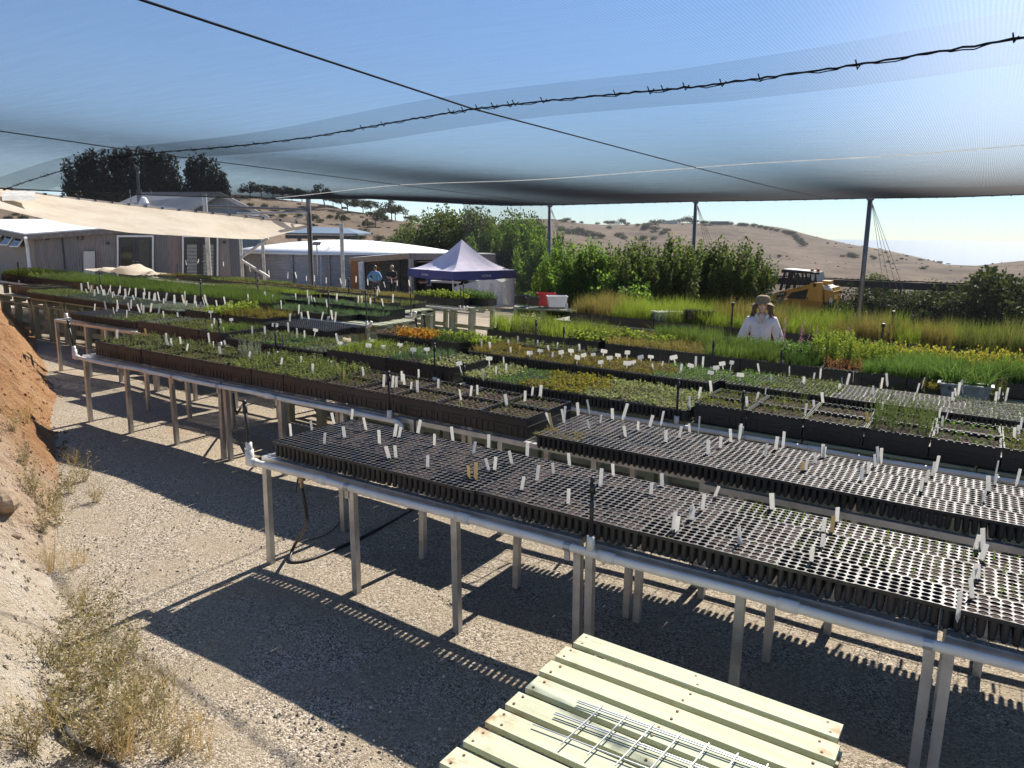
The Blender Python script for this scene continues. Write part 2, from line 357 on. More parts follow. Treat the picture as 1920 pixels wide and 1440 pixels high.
def bank_h(x, y):
    d = bank_d(x, y)
    top = np.interp(x, [-14, -9, -6, -3, 0], [1.9, 1.7, 1.45, 1.15, .8])
    h = np.where(d > 0, top * (1 - np.exp(-np.maximum(d, 0) * 1.35 / top)), d * .3)
    r_ = vn(x, y, 1.1) * .40 + vn(x, y, 2.7, 1) * .26 + vn(x, y, 6.5, 2) * .16 + vn(x, y, 13, 3) * .10 + vn(x + y, y - x, 17, 6) * .06 + np.abs(vn(x + y * .6, y * .3, 5, 5)) * .10
    return np.where(d < -.35, -.12, h + r_ * np.clip((d + .1) * 1.6, 0, 1) - .015)
gx = np.concatenate([np.arange(-25, -14, .4), np.arange(-14, -7, .09), np.arange(-7, 1.01, .045)]); gy = np.concatenate([np.arange(-7, -1, .4), np.arange(-1, 4.2, .045), np.arange(4.2, 7.5, .09), np.arange(7.5, 10.5, .3)])
mb = MB(); XX, YY = np.meshgrid(gx, gy); ZZ = gz(XX, YY) + bank_h(XX, YY); G = [[(XX[j, i], YY[j, i], ZZ[j, i]) for i in range(len(gx))] for j in range(len(gy))]
nx_ = len(gx); keep = []
mb.sheet(G)
flat = [p for r_ in G for p in r_]
mb.f = [f for f in mb.f if any(flat[i][2] - gzf(flat[i][0], flat[i][1]) > -.09 for i in f)]
mt, nt, bs = newmat('bank_soil'); tc = N(nt, 'ShaderNodeTexCoord'); O = tc.outputs['Object']
sx = N(nt, 'ShaderNodeSeparateXYZ'); L(nt, O, sx.inputs[0])
t = math_(nt, 'ADD', sx.outputs[0], math_(nt, 'MULTIPLY', noise(nt, .9, 5, .6, O), 3.0))
orange = ramp(nt, noise(nt, 3.2, 7, .7, O), [(.3, (.34, .165, .075)), (.5, (.46, .255, .125)), (.72, (.56, .36, .20))])
cream = ramp(nt, noise(nt, 4.0, 7, .7, O), [(.3, (.62, .50, .36)), (.5, (.76, .66, .52)), (.72, (.84, .77, .66))])
f = N(nt, 'ShaderNodeMapRange'); f.inputs[1].default_value = -6.2; f.inputs[2].default_value = -3.6; L(nt, t, f.inputs[0])
c = mixc(nt, f.outputs[0], orange, cream)
c = mixc(nt, ramp(nt, noise(nt, 30, 4, .7, O), [(.35, (.25,) * 3), (.48, (0,) * 3)]), c, (.30, .21, .13))
L(nt, c, bs.inputs['Base Color']); bs.inputs['Roughness'].default_value = .95; bs.inputs['Specular IOR Level'].default_value = .15
bump(nt, bs, math_(nt, 'ADD', noise(nt, 14, 8, .75, O), math_(nt, 'MULTIPLY', noise(nt, 60, 4, .7, O), .5)), 1.0, .09)
struct('earth_bank', mb, mt, False)
BANKM = mt
nb_ = MB(); rc = random.Random(5)
for i in range(1500):
    k = rc.random(); x = -12 + 10.5 * k + rc.uniform(-.4, .4); y = float(np.interp(x, FX, FY)) - abs(rc.gauss(0, .55)) + .12
    s_ = rc.choice((.005, .006, .008, .010, .014, .022)) * rc.uniform(.7, 1.2); z = gzf(x, y) + max(-.005, float(bank_h(x, y))) + s_ * .2; an = rc.uniform(0, 6.28)
    v_ = [(x + s_ * rc.uniform(.7, 1.2) * math.cos(an + q * 1.257), y + s_ * rc.uniform(.7, 1.2) * math.sin(an + q * 1.257), z - s_ * .5) for q in range(5)]
    w_ = [(x + .6 * (p[0] - x), y + .6 * (p[1] - y), z + s_ * rc.uniform(.2, .6)) for p in v_]
    nb_.add(v_ + w_, [(q, (q + 1) % 5, 5 + (q + 1) % 5, 5 + q) for q in range(5)] + [(5, 6, 7, 8, 9)])
tag(nb_.build('soil_clods', BANKM), kind='stuff', label='crumbled clods of soil lying on and below the earth bank')
# ================================================================== SHADE NET
STEEL = solid('galvanised_steel', (.47, .465, .455), .46, .7, .32, 5, .15, 30)
STEELD = solid('weathered_steel', (.16, .16, .165), .5, .6, .25, 6)
BLACKPL = solid('black_plastic', (.013, .013, .014), .38, 0, .3, 10, perobj=.3)
POLY = solid('black_poly_pipe', (.016, .016, .017), .45)
PVC = solid('pvc_white', (.70, .66, .60), .45, 0, .12, 5)
ROPE = solid('cable_rope', (.016, .016, .018), .9, spec=.05)
WHITEROPE = solid('white_rope', (.8, .79, .76), .7)
def letthrough(mt, c, f):
    nt = mt.node_tree; tl = N(nt, 'ShaderNodeBsdfTranslucent'); tl.inputs[0].default_value = (*c, 1); m_ = N(nt, 'ShaderNodeMixShader'); m_.inputs[0].default_value = f
    L(nt, nt.nodes['Principled BSDF'].outputs[0], m_.inputs[1]); L(nt, tl.outputs[0], m_.inputs[2]); L(nt, m_.outputs[0], nt.nodes['Material Output'].inputs[0]); return mt
letthrough(WHITEROPE, (.9, .9, .88), .5)
NETM = meshnet('shade_cloth', .942, glow=.18)
XE, XW, YE, YW = 9.0, -18.0, 25.5, -5.0
edge_px = [(440, 361), (700, 372), (850, 381), (950, 385), (1040, 384), (1150, 381), (1305, 377), (1450, 375), (1632, 371), (1780, 369), (1920, 364)]
ex = [onY(px, py, YE) for px, py in edge_px]; EX = [p[0] for p in ex]; EZ = [p[2] for p in ex]
def net_z(x, y):
    z = 3.6 - .05 * math.sin(math.pi * ((x + 4) / 7.5)) ** 2 * (1 if y < 20 else (YE - y) / 5.5)
    k = max(0, (y - 17) / (YE - 17)); z += (float(np.interp(x, EX, EZ)) - 3.6) * k ** 2
    kl = max(0, (-12.5 - x) / 5.5); z -= .30 * kl ** 2 * max(0, 1 - ((y - 8) / 12) ** 2)
    return z
net = thing('shade_net', 'huge black woven shade cloth stretched overhead across the whole nursery', 'shade net', (-4, 10, 3.6), world=True)
gxs = np.linspace(XW, XE, 80); gys = np.linspace(YW, YE, 90)
mb = MB(); mb.sheet([[(x, y, net_z(x, y)) for y in gys] for x in gxs]); mb.build('cloth', NETM, net, True)
seam = [(-24, 9.4), (-18.1, 8.5), (-10.7, 7.1), (-6.7, 6.6), (-4.2, 6.1), (-2.0, 5.9), (-.9, 5.6), (0, 5.3), (3, 4.6), (9, 3.4)]
SX = [p[0] for p in seam]; SY = [p[1] for p in seam]
mb = MB(); gr = []
for x in np.linspace(XW, XE, 60):
    y0 = float(np.interp(x, SX, SY)); gr.append([(x, y0 + d, net_z(x, y0 + d) - .03) for d in (-.55, -.2, .15, .5, .85)])
mb.sheet(gr); mb.build('seam_overlap', meshnet('shade_cloth_overlap', .970, glow=.10), net, True)
# lacing cable along the seam: a twisted, knotted line
mb = MB(); P = []
for x in np.arange(XW, XE, .06):
    y0 = float(np.interp(x, SX, SY)); P.append((x, y0 + .005 * math.sin(x * 31), net_z(x, y0) - .05 + .004 * math.sin(x * 47)))
mb.tube(P, .007, 5); mb.tube([(p[0], p[1] + .012 * math.sin(i * .9), p[2] + .012 * math.cos(i * .9) - .004) for i, p in enumerate(P)], .004, 4)
for i in sorted(R.sample(range(len(P) - 1), len(P) // 7)):
    p = P[i]; mb.tube([(p[0], p[1] - .03, p[2] + .03), (p[0] + .01, p[1] + .01, p[2] - .012 - R.random() * .012), (p[0] + .03, p[1] + .03, p[2] + .02)], .005, 5)
mb.build('seam_lacing', ROPE, net)
mb = MB(); P = [(x, YE, net_z(x, YE) - .01) for x in np.linspace(XW, XE, 60)]; mb.tube(P, .018, 5)
for x in np.arange(XW, XE, .45): mb.box((x, YE, net_z(x, YE) - .01), (.03, .05, .06))
mb.tube([(XW, y, net_z(XW, y) - .01) for y in np.linspace(YW, YE, 50)], .014, 5); mb.build('edge_cable', ROPE, net)
def cable(pts, mat, r, label):
    mb = MB(); Q = []
    for (a, b) in zip(pts[:-1], pts[1:]):
        for t in np.linspace(0, 1, 12, endpoint=False): x = a[0] + (b[0] - a[0]) * t; y = a[1] + (b[1] - a[1]) * t; Q.append((x, y, net_z(x, y) - .045))
    x, y = pts[-1]; Q.append((x, y, net_z(x, y) - .045)); mb.tube(Q, r, 6)
    tag(mb.build('support_cable', mat), label, 'cable', 'cables under the shade net')
cable([(-2.9, -4.5), (-3.8, 2.7), (-4.2, 6.1), (-4.3, 12.9), (-4.3, 19), (-4.0, 25.3)], ROPE, .0075, 'dark steel cable crossing the middle of the shade net towards the hills')
cable([(-8.6, -4.5), (-9.9, 4.7), (-10.7, 7.1), (-11.2, 9.7), (-12.2, 15.7), (-13.3, 25.3)], ROPE, .0075, 'dark cable under the net above the far left benches')
cable([(-17.4, 15.4), (-11, 14.2), (-4.4, 12.9), (-1.0, 11.7), (.2, 11.1), (8, 8.6)], WHITEROPE, .007, 'thin white rope running under the net parallel to the lacing')
# --- posts of the net
def post(px, ytop, Y, r, label, wires=True, mat=STEELD):
    top = onY(px, ytop, Y); g = gzf(top[0], top[1]) - .05
    t = thing('net_post', label, 'post', (top[0], top[1], g), group='steel posts holding up the shade net', world=True)
    mb = MB(); lean = .35 if px > 1500 else (.1 if px > 1200 else 0)
    mb.tube([(top[0] - lean * .0, top[1], g), (top[0], top[1], top[2] + .03)], r, 10); mb.build('shaft', mat, t, True)
    mb = MB(); mb.lathe((top[0], top[1], top[2]), [(0, .08), (r * 1.5, .08), (r * 1.5, -.04), (0, -.04)], 10); mb.build('cap', mat, t)
    if wires:
        for k in range(4):
            mb = MB(); mb.tube([(top[0] + .03, top[1], top[2] - .05), (top[0] + .9 + .28 * k, top[1] + .5, g + .25)], .006, 4); mb.build('guy_wire', STEELD, t)
post(1031, 386, 25.4, .065, 'dark steel net post behind the tall bright green shrubs')
post(1305, 379, 25.4, .06, 'dark steel net post rising out of the middle of the hedge')
post(1632, 373, 25.4, .07, 'grey steel net post standing to the right of the yellow loader')
if 1:
    t0 = onY(578, 371, 18.0); g = gzf(t0[0], t0[1])
    t = thing('net_post', 'thick black net post in front of the white roofed tank', 'post', (t0[0], t0[1], g), group='steel posts holding up the shade net', world=True)
    mb = MB(); mb.box((t0[0], t0[1], (g + t0[2]) / 2), (.13, .13, t0[2] - g), YAW); mb.build('shaft', STEELD, t)
    mb = MB(); mb.tube([(t0[0] + .10, t0[1] - .06, g), (t0[0] + .10, t0[1] - .06, t0[2] - .5)], .03, 8); mb.build('downpipe', POLY, t)
    q = onY(640, 421, 18.0); g = gzf(q[0], q[1]); mb = MB(); mb.tube([(q[0], q[1], g), tuple(q)], .06, 10); mb.lathe(tuple(q), [(.0, .03), (.065, .02), (.065, -.04)], 10)
    tag(mb.build('steel_pole', STEEL, org=(q[0], q[1], g)), 'free standing galvanised pole between the black post and the shed', 'pole')
# --- hanging side netting between the posts
mb = MB()
def side_net(x0, x1, T, label, ztop=None, name='side_net'):
    mb = MB(); mb.sheet([[(x, YE + .02 + .03 * math.sin(x * 3 + k), (gzf(x, YE) - .1) * (1 - k) + (net_z(x, YE) - .03) * k) for x in np.linspace(x0, x1, 40)] for k in np.linspace(0, 1, 8)])
    tag(mb.build(name, meshnet(name + label[:6], T, (.10, .10, .10), 60, .06, 1)), label, 'net')
side_net(-14.0, 9, .86, 'fine pale insect net hanging from the far edge of the shade net')
side_net(-18, -14.05, .72, 'grey side net hanging in front of the tall dusty green trees')
# windbreak strip fence behind the loader
A_ = at(1380, 517, 27.2); B_ = at(2050, 543, 23.5)
fn = thing('windbreak_fence', 'low dark windbreak cloth fence running behind the yellow loader', 'fence', (A_[0], A_[1], gzf(A_[0], A_[1])), world=True)
mb = MB(); n = 24; pts = [A_ + (B_ - A_) * i / n for i in range(n + 1)]
mb.prism([tuple(A_), tuple(B_), tuple(B_ - np.array([0, 0, .24])), tuple(A_ - np.array([0, 0, .24]))], (0, .02, 0)); mb.build('cloth_band', solid('windbreak_cloth', (.045, .04, .038), .85, 0, .3, 30), fn)
mb = MB(); mb.tube([tuple(p + np.array([0, 0, .03 + .008 * math.sin(i * 2.0)])) for i, p in enumerate(pts)], .018, 5)
for i in range(60): q = A_ + (B_ - A_) * (i + .5) / 60; mb.box((q[0], q[1], q[2] + .045), (.05, .03, .035))
mb.build('top_wire', ROPE, fn)
for i in (0, 6, 12, 18, 24):
    p = pts[i]; mb = MB(); g = gzf(p[0], p[1]); mb.tube([(p[0], p[1] + .06, g), (p[0], p[1] + .06, p[2] + .02)], .03, 6); mb.build('fence_post', STEELD, fn)
mb = MB(); mb.sheet([[(p[0], p[1] + .03, gzf(p[0], p[1]) * (1 - k) + (p[2] - .25) * k) for p in pts] for k in (0, .33, .66, 1)]); mb.build('lower_mesh', meshnet('windbreak_mesh', .72, (.05, .045, .04), 60, .2, 1), fn)
# ================================================================== BENCHES
TIMBER = solid('treated_pine', (.30, .315, .215), .8, 0, .22, 5, .25, 40)
MESHW = solid('wire_mesh', (.5, .51, .52), .35, .8, .1, 5)
def wood_mat(name, c1, c2, ax=0, knots=True):
    mt, nt, bs = newmat(name); tc = N(nt, 'ShaderNodeTexCoord'); mp = N(nt, 'ShaderNodeMapping')
    sc = [9, 9, 9]; sc[ax] = .8; mp.inputs['Scale'].default_value = sc; L(nt, tc.outputs['Object'], mp.inputs[0])
    n1 = noise(nt, 3.5, 7, .7, mp.outputs[0]); w_ = N(nt, 'ShaderNodeTexWave', wave_type='RINGS'); w_.inputs['Scale'].default_value = .9; w_.inputs['Distortion'].default_value = 9; w_.inputs['Detail'].default_value = 3; L(nt, mp.outputs[0], w_.inputs['Vector'])
    c = ramp(nt, n1, [(.3, c1), (.65, c2)]); c = mixc(nt, math_(nt, 'MULTIPLY', w_.outputs['Fac'], .3), c, tuple(x * .72 for x in c1))
    g = N(nt, 'ShaderNodeNewGeometry'); c = mixc(nt, math_(nt, 'MULTIPLY', g.outputs['Random Per Island'], .35), c, (c2[0] * .98, c2[1] * .83, c2[2] * .66))
    if knots:
        sx = N(nt, 'ShaderNodeSeparateXYZ'); L(nt, tc.outputs['Object'], sx.inputs[0]); mr = N(nt, 'ShaderNodeMapRange'); mr.inputs[1].default_value = .44; mr.inputs[2].default_value = .58; L(nt, math_(nt, 'ABSOLUTE', sx.outputs[0]), mr.inputs[0])
        c = mixc(nt, math_(nt, 'MULTIPLY', mr.outputs[0], ramp(nt, noise(nt, 16, 4, .6, tc.outputs['Object']), [(.50, (0,) * 3), (.64, (.85,) * 3)])), c, (.34, .17, .06))
        c = mixc(nt, ramp(nt, noise(nt, 2.2, 6, .7, tc.outputs['Object']), [(.52, (0,) * 3), (.72, (.45,) * 3)]), c, (.27, .27, .19))
    if knots: c = mixc(nt, ramp(nt, noise(nt, 5.5, 2, .5, tc.outputs['Object']), [(.70, (0,) * 3), (.80, (.65,) * 3)]), c, (.30, .19, .09))
    L(nt, c, bs.inputs['Base Color']); bs.inputs['Roughness'].default_value = .75; bump(nt, bs, n1, .6, .006); return mt
PALE = wood_mat('pale_treated_boards', (.43, .48, .32), (.58, .62, .46))
BEN = {}
def deck(b, x): y0, h = BEN[b][:2]; return gzf(x, y0) + h
def steel_table(b, x0, x1, y0, y1, label, grp='galvanised steel benches', dx=.8):
    zt = lambda x: deck(b, x) - .02
    t = thing('steel_bench', label, 'bench', ((x0 + x1) / 2, (y0 + y1) / 2, gzf((x0 + x1) / 2, y0)), group=grp, world=True)
    mb = MB(); s = .04
    for y in (y0 + .02, y1 - .02): mb.bar((x0, y, zt(x0)), (x1, y, zt(x1)), s, s)
    n = max(1, round((x1 - x0) / dx)); X = [x0 + .02 + (x1 - x0 - .04) * i / n for i in range(n + 1)]
    for x in X: mb.bar((x, y0 + .042, zt(x)), (x, y1 - .042, zt(x)), s * .9, s * .9)
    mb.build('frame', STEEL, t)
    mb = MB()
    for i in range(5):
        y = y0 + .06 + (y1 - y0 - .12) * i / 4; mb.bar((x0, y, zt(x0) + .024), (x1, y, zt(x1) + .024), .004, .004)
    for x in np.arange(x0 + .05, x1, .10): mb.bar((x, y0, zt(x) + .027), (x, y1, zt(x) + .027), .004, .004)
    mb.build('mesh_top', MESHW, t)
    for x in X:
        for y in (y0 + .02, y1 - .02):
            lx, ly = R.uniform(-.012, .012), R.uniform(-.01, .01); g = gzf(x + lx, y + ly) - .01
            mb = MB(); mb.bar((x + lx, y + ly, g), (x, y, zt(x) - .021), .042, .042, (0, 1, 0)); mb.build('leg', STEEL, t)
    return t
def pipe(b, pts, r, label, ends=(1, 0), clips=(), couplers=()):
    t = thing('irrigation_pipe', label, 'pipe', pts[0], group='white irrigation pipes along the benches', world=True)
    mb = MB(); P = []
    for p, q in zip(pts[:-1], pts[1:]):
        for k in np.linspace(0, 1, 5, endpoint=False): P.append(tuple(np.array(p) + (np.array(q) - np.array(p)) * k))
    P.append(pts[-1]); mb.tube(P, r, 10); mb.build('tube', PVC, t, True)
    for x in couplers:
        i = min(range(len(P) - 1), key=lambda i: abs(P[i][0] - x)); p = Vector(P[i]); d = (Vector(P[i + 1]) - p).normalized()
        mb = MB(); mb.tube([p - d * .045, p + d * .045], r * 1.28, 10); mb.build('coupling', PVC, t, True)
    for x in clips:
        i = min(range(len(P) - 1), key=lambda i: abs(P[i][0] - x)); p = Vector(P[i]); d = (Vector(P[i + 1]) - p).normalized()
        mb = MB(); mb.tube([p - d * .018, p + d * .018], r * 1.14, 10); mb.box((p.x, p.y - .004, p.z - r - .025), (.03, .012, .05)); mb.build('clip', STEEL, t)
    if ends[0]:
        p = Vector(P[0]); mb = MB(); mb.tube([p + Vector((.05, 0, 0)), p - Vector((.02, 0, 0))], r * 1.35, 10); mb.tube([p - Vector((.015, 0, .02)), p + Vector((-.015, 0, .085))], r * 1.3, 10); mb.build('elbow', PVC, t, True)
    return t
def riser(t, p, h, lean=(0, 0)):
    q = (p[0] + lean[0], p[1] + lean[1], p[2] + h)
    mb = MB(); mb.tube([(p[0], p[1], p[2] - .005), (p[0] + lean[0] * .1, p[1] + lean[1] * .1, p[2] + .07)], .022, 8); mb.build('riser_socket', PVC, t, True)
    mb = MB(); mb.tube([(p[0], p[1], p[2] + .05), q], .011, 7); mb.tube([(q[0], q[1], q[2] - .02), (q[0], q[1], q[2] + .035)], [.018, .014], 8)
    mb.box((q[0], q[1], q[2] + .05), (.012, .03, .03)); s = mb.build('sprinkler', POLY, t, True)
def pp(px, py, b, hh=0.0):
    """point of bench b (deck + hh) seen at a pixel of the photograph"""
    return hit(px, py, BEN[b][1] + hh)
BEN['one'] = (3.4, .80); BEN['two'] = (4.85, .80); BEN['three'] = (6.2, .80); BEN['four'] = (7.5, .80); BEN['five'] = (9.3, .80); BEN['six'] = (13.6, .80)
BEN['timber'] = (7.6, .80); BEN['back'] = (9.3, .82); BEN['backtwo'] = (11.3, .82); BEN['backthree'] = (13.8, .84)
# nearest bench
for i, (a, b_) in enumerate([(-4.10, -1.645), (-1.615, .005), (.035, 1.96)]):
    steel_table('one', a, b_, 3.39, 4.15, ['galvanised bench at the near left end of the nearest row of cell trays', 'galvanised bench in the middle of the nearest row, behind the pale pallet', 'galvanised bench at the right end of the nearest row of trays'][i])
pb = [(x, 3.335, deck('one', x) - .03 + .006 * math.sin(x * 5)) for x in np.linspace(-4.14, 1.98, 12)]
pt_ = pipe('one', pb, .023, 'white pipe clipped along the front of the nearest bench', clips=(-3.3, -1.66, .02), couplers=(-3.45, -2.4, -1.5, -.55, .9))
riser(pt_, (-4.155, 3.335, deck('one', -4.15) + .03), .30, (-.02, .0)); riser(pt_, (-1.56, 3.335, deck('one', -1.56) - .01), .32)
# second bench
xs2 = [(-8.80, -6.36), (-6.33, -3.90), (-3.87, -1.42), (-1.39, 1.05), (1.08, 2.42)]
for i, (a, b_) in enumerate(xs2):
    steel_table('two', a, b_, 4.80 if i < 3 else 4.66, 5.58, f'galvanised bench, {nth(i + 1)} section from the left in the second row')
pt_ = pipe('two', [(x, 4.755, deck('two', x) - .03 + .006 * math.sin(x * 4)) for x in np.linspace(-8.86, -4.05, 9)] + [(-3.98, 4.74, deck('two', -4) - .05), (-3.97, 4.73, deck('two', -4) - .13)], .021, 'white pipe along the front of the second bench, ending in an elbow', clips=(-8, -7.1, -6.35, -5.5), couplers=(-7.5, -6.9, -5.6, -4.5))
riser(pt_, (-8.88, 4.755, deck('two', -8.88) + .03), .30, (-.06, .0)); riser(pt_, (-4.12, 4.755, deck('two', -4.1) - .01), .34)
# third bench
for i, (a, b_) in enumerate([(-12.15, -9.7), (-9.67, -7.2)]):
    steel_table('three', a, b_, 6.25, 7.05, f'galvanised bench, {nth(i + 1)} section from the left in the third row')
pb = [(x, np.interp(x, [-12.3, -9, -4, 2], [6.5, 6.22, 6.12, 6.08]), deck('three', x) - .03 + .008 * math.sin(x * 3)) for x in np.linspace(-12.25, 2.2, 22)]
pt_ = pipe('three', pb, .021, 'long white pipe along the front of the third bench', clips=(-11, -9.7, -8.2, -1.5, -.1), couplers=(-11.6, -10.2, -9.0, -7.6, -5.7, -3.2, -1.0))
for px, py, hh in ((398, 652, .30), (535, 665, .34), (838, 712, .36), (888, 722, .2), (1290, 780, .33), (1395, 808, .3)):
    p = pp(px, py, 'three'); x = p[0]; riser(pt_, (x, float(np.interp(x, [-12.3, -9, -4, 2], [6.5, 6.22, 6.12, 6.08])), deck('three', x) - .01), hh)
# pallet tables of green treated pine
def pallet_table_proto(W=1.17, D=1.0, h=.78, boards=8, mat=TIMBER, legs=True):
    """local: deck top at z=h, base at 0"""
    t = thing('pallet_table', 'x', 'table', (0, 0, 0))
    mb = MB(); bw = D / boards
    for i in range(boards): mb.box((0, -D / 2 + bw * (i + .5), h - .012 + R.uniform(-.002, .002)), (W + R.uniform(-.02, .02), bw * .73, .024), R.uniform(-.006, .006))
    mb.build('deck_boards', mat, t)
    mb = MB()
    for x in (-W / 2 + .04, 0, W / 2 - .04):
        for y0, y1 in ((-D / 2, -D * .28), (-D * .12, D * .12), (D * .28, D / 2)): mb.box((x, (y0 + y1) / 2, h - .075), (.04, y1 - y0, .10))
        mb.box((x, 0, h - .045), (.04, D, .04))
    for y in (-D / 2 + .05, 0, D / 2 - .05): mb.box((0, y, h - .136), (W, .09, .02))
    mb.build('stringers', mat, t)
    if legs:
        for x in (-W / 2 + .05, 0, W / 2 - .05):
            for y in (-D / 2 + .06, D / 2 - .06):
                mb = MB(); mb.box((x, y, (h - .147) / 2 - .02), (.085, .085, h - .147 + .04)); mb.build('leg', mat, t)
        for y in (-D / 2 + .12, D / 2 - .12): mb = MB(); mb.box((0, y, .22), (W, .025, .09)); mb.build('brace', mat, t)
    return t
PT = pallet_table_proto(); KIDS[PT.name] = list(PT.children); PTN = [0]
def ptable(x, y, b, label, grp='green timber pallet tables under the plants', dh=0.0, rz=0.0):
    o = PT if PTN[0] == 0 else dup(PT); PTN[0] += 1
    o.location = (x, y, deck(b, x) - .78 + dh); o.rotation_euler = (0, SL, rz); tag(o, label, 'table', grp); return o
k = 0
for x in np.arange(-6.5, 2.0, 1.2): k += 1; ptable(x, 6.72, 'three', f'{nth(k)} green pallet table from the left under the third row of plants', dh=-.01)
k = 0
for x in np.arange(-6.4, 2.0, 1.2): k += 1; ptable(x, 7.98, 'four', f'{nth(k)} green pallet table from the left under the fourth row')
for x in np.arange(-16.2, -7.9, 1.2): k += 1; ptable(x, 8.1, 'timber', f'{nth(k - 8)} green timber table from the far left in the long timber row', 'long timber row of tables')
k = 0
for x in np.arange(-5.8, 2.0, 1.2): k += 1; ptable(x, 9.85, 'five', f'{nth(k)} green pallet table from the left, in the row before the woman')
k = 0
for x in np.arange(-19.6, -8.6, 1.2): k += 1; ptable(x, 9.75, 'back', f'{nth(k)} green timber table from the far left under the long soft grass')
k = 0
for x in np.arange(-14.9, -9.3, 1.2): k += 1; ptable(x, 11.9, 'backtwo', f'{nth(k)} green timber table from the left in the row behind the soft grass')
k = 0
for x in np.arange(-21.0, -9.0, 1.35): k += 1; ptable(x, 14.4, 'backthree', f'{nth(k)} low timber table from the left in the rearmost bench row')
k = 0
for x in np.arange(-6.8, 3.2, 1.2): k += 1; ptable(x, 14.1, 'six', f'{nth(k)} green pallet table from the left beneath the tall dry reeds')
# white pipes at the rear benches
pb = [(x, 8.86, deck('five', x) - .02) for x in np.linspace(-6.1, 2.0, 8)]
pt_ = pipe('five', pb, .021, 'white pipe in front of the tall grasses by the woman', ends=(0, 0), couplers=(-5, -3.6, -2.6, -1.2, .2))
for px, py, hh in ((1036, 650, .36), (1068, 660, .30), (1352, 690, .33), (1475, 705, .30)):
    p = hit(px, py, .8); riser(pt_, (p[0], 8.86, deck('five', p[0])), hh)
for (x0, x1, y, b, lab) in ((-20.5, -8.35, 9.13, 'back', 'white pipe along the front of the soft grass row'), (-14.6, -9.0, 11.05, 'backtwo', 'white pipe ending beside the upper pallet tables'), (-21.0, -9.6, 13.6, 'backthree', 'white pipe along the rearmost benches with an upturned end')):
    pt_ = pipe(b, [(x, y, deck(b, x) - .02) for x in np.linspace(x0, x1, 6)] + [(x1 + .08, y, deck(b, x1) + .0), (x1 + .10, y, deck(b, x1) + .07)], .024, lab, ends=(0, 0), couplers=(x0 + 3, x0 + 6))
    for x in np.arange(x0 + 1.4, x1, 3.3): riser(pt_, (x, y, deck(b, x)), .42, (.03, 0))
    riser(pt_, (x1, y, deck(b, x1)), .5)
pt_ = pipe('timber', [(x, 7.50, deck('timber', x) - .02) for x in np.linspace(-20.0, -16.9, 4)], .022, 'weathered pipe rail at the far left end of the benches', ends=(0, 0))
for x in (-19.9, -19.3, -18.7, -18.0, -17.2):
    g = gzf(x, 7.5); mb = MB(); mb.box((x, 7.5, g + .37), (.07, .07, .8)); mb.build('rail_post', TIMBER, pt_)
# ================================================================== TRAYS
SOIL = solid('potting_soil', (.040, .025, .022), .95, 0, .65, 55, .5, 120, c2=(.070, .047, .040), spec=.2)
SOILD = solid('crate_soil', (.020, .016, .013), .95, 0, .6, 45, .8, 70, c2=(.070, .050, .036), spec=.15)
def traymat():
    mt, nt, bs = newmat('tray_plastic'); tc = N(nt, 'ShaderNodeTexCoord'); oi = N(nt, 'ShaderNodeObjectInfo'); va = N(nt, 'ShaderNodeVectorMath', operation='ADD'); L(nt, tc.outputs['Object'], va.inputs[0]); L(nt, oi.outputs['Location'], va.inputs[1])
    f = noise(nt, 9, 6, .75, va.outputs[0]); g = noise(nt, 70, 3, .7, va.outputs[0]); k = math_(nt, 'ADD', math_(nt, 'MULTIPLY', f, .65), math_(nt, 'MULTIPLY', g, .35))
    d = ramp(nt, k, [(.50, (0,) * 3), (.62, (.85,) * 3)]); L(nt, mixc(nt, d, (.014, .014, .015), (.060, .043, .034)), bs.inputs['Base Color'])
    L(nt, ramp(nt, k, [(.42, (.37,) * 3), (.62, (.78,) * 3)]), bs.inputs['Roughness']); bump(nt, bs, g, .12, .004); return mt
TRAYM = traymat()
BROWN = solid('dusty_brown_plastic', (.045, .031, .025), .55, 0, .35, 8, perobj=.4)
def cell_tray(nx=8, ny=5, L_=.33, W=.206, h=.108, soil=-.012, K=12):
    mb = MB(); cx, cy = L_ / nx, W / ny; r = min(cx, cy) * .462
    for i in range(nx):
        for j in range(ny):
            ox, oy = -L_ / 2 + cx * (i + .5), -W / 2 + cy * (j + .5); o = len(mb.v); q = []
            A = [2 * math.pi * (k + .5) / K for k in range(K)]
            for a in A:
                c, s = math.cos(a), math.sin(a); m_ = max(abs(c) / (cx / 2), abs(s) / (cy / 2)); q.append((ox + c / m_, oy + s / m_, h))
            for rr_, zz in ((r, h), (r * .96, h - .004), (r * .78, .014), (r * .40, 0.0)): q += [(ox + rr_ * math.cos(a), oy + rr_ * math.sin(a), zz) for a in A]
            f = []
            for lv in range(4): f += [(lv * K + k, lv * K + (k + 1) % K, (lv + 1) * K + (k + 1) % K, (lv + 1) * K + k) for k in range(K)]
            f.append(tuple(range(4 * K, 5 * K))); mb.add(q, f)
    e = .009                                                                      # rim lip
    for s in (-1, 1):
        mb.box((0, s * (W / 2 + .001), h - e), (L_ + .004, .003, 2 * e)); mb.box((s * (L_ / 2 + .001), 0, h - e), (.003, W, 2 * e))
    me = mb.mesh('cell_tray'); me.materials.append(TRAYM)
    mb = MB()
    for i in range(nx):
        for j in range(ny):
            ox, oy = -L_ / 2 + cx * (i + .5), -W / 2 + cy * (j + .5); z = h + soil + R.uniform(-.004, .003)
            mb.add([(ox, oy, z + .003)] + [(ox + r * .95 * math.cos(a), oy + r * .95 * math.sin(a), z) for a in A], [(0, k + 1, (k + 1) % K + 1) for k in range(K)])
    ms = mb.mesh('soil'); ms.materials.append(SOIL); return me, ms
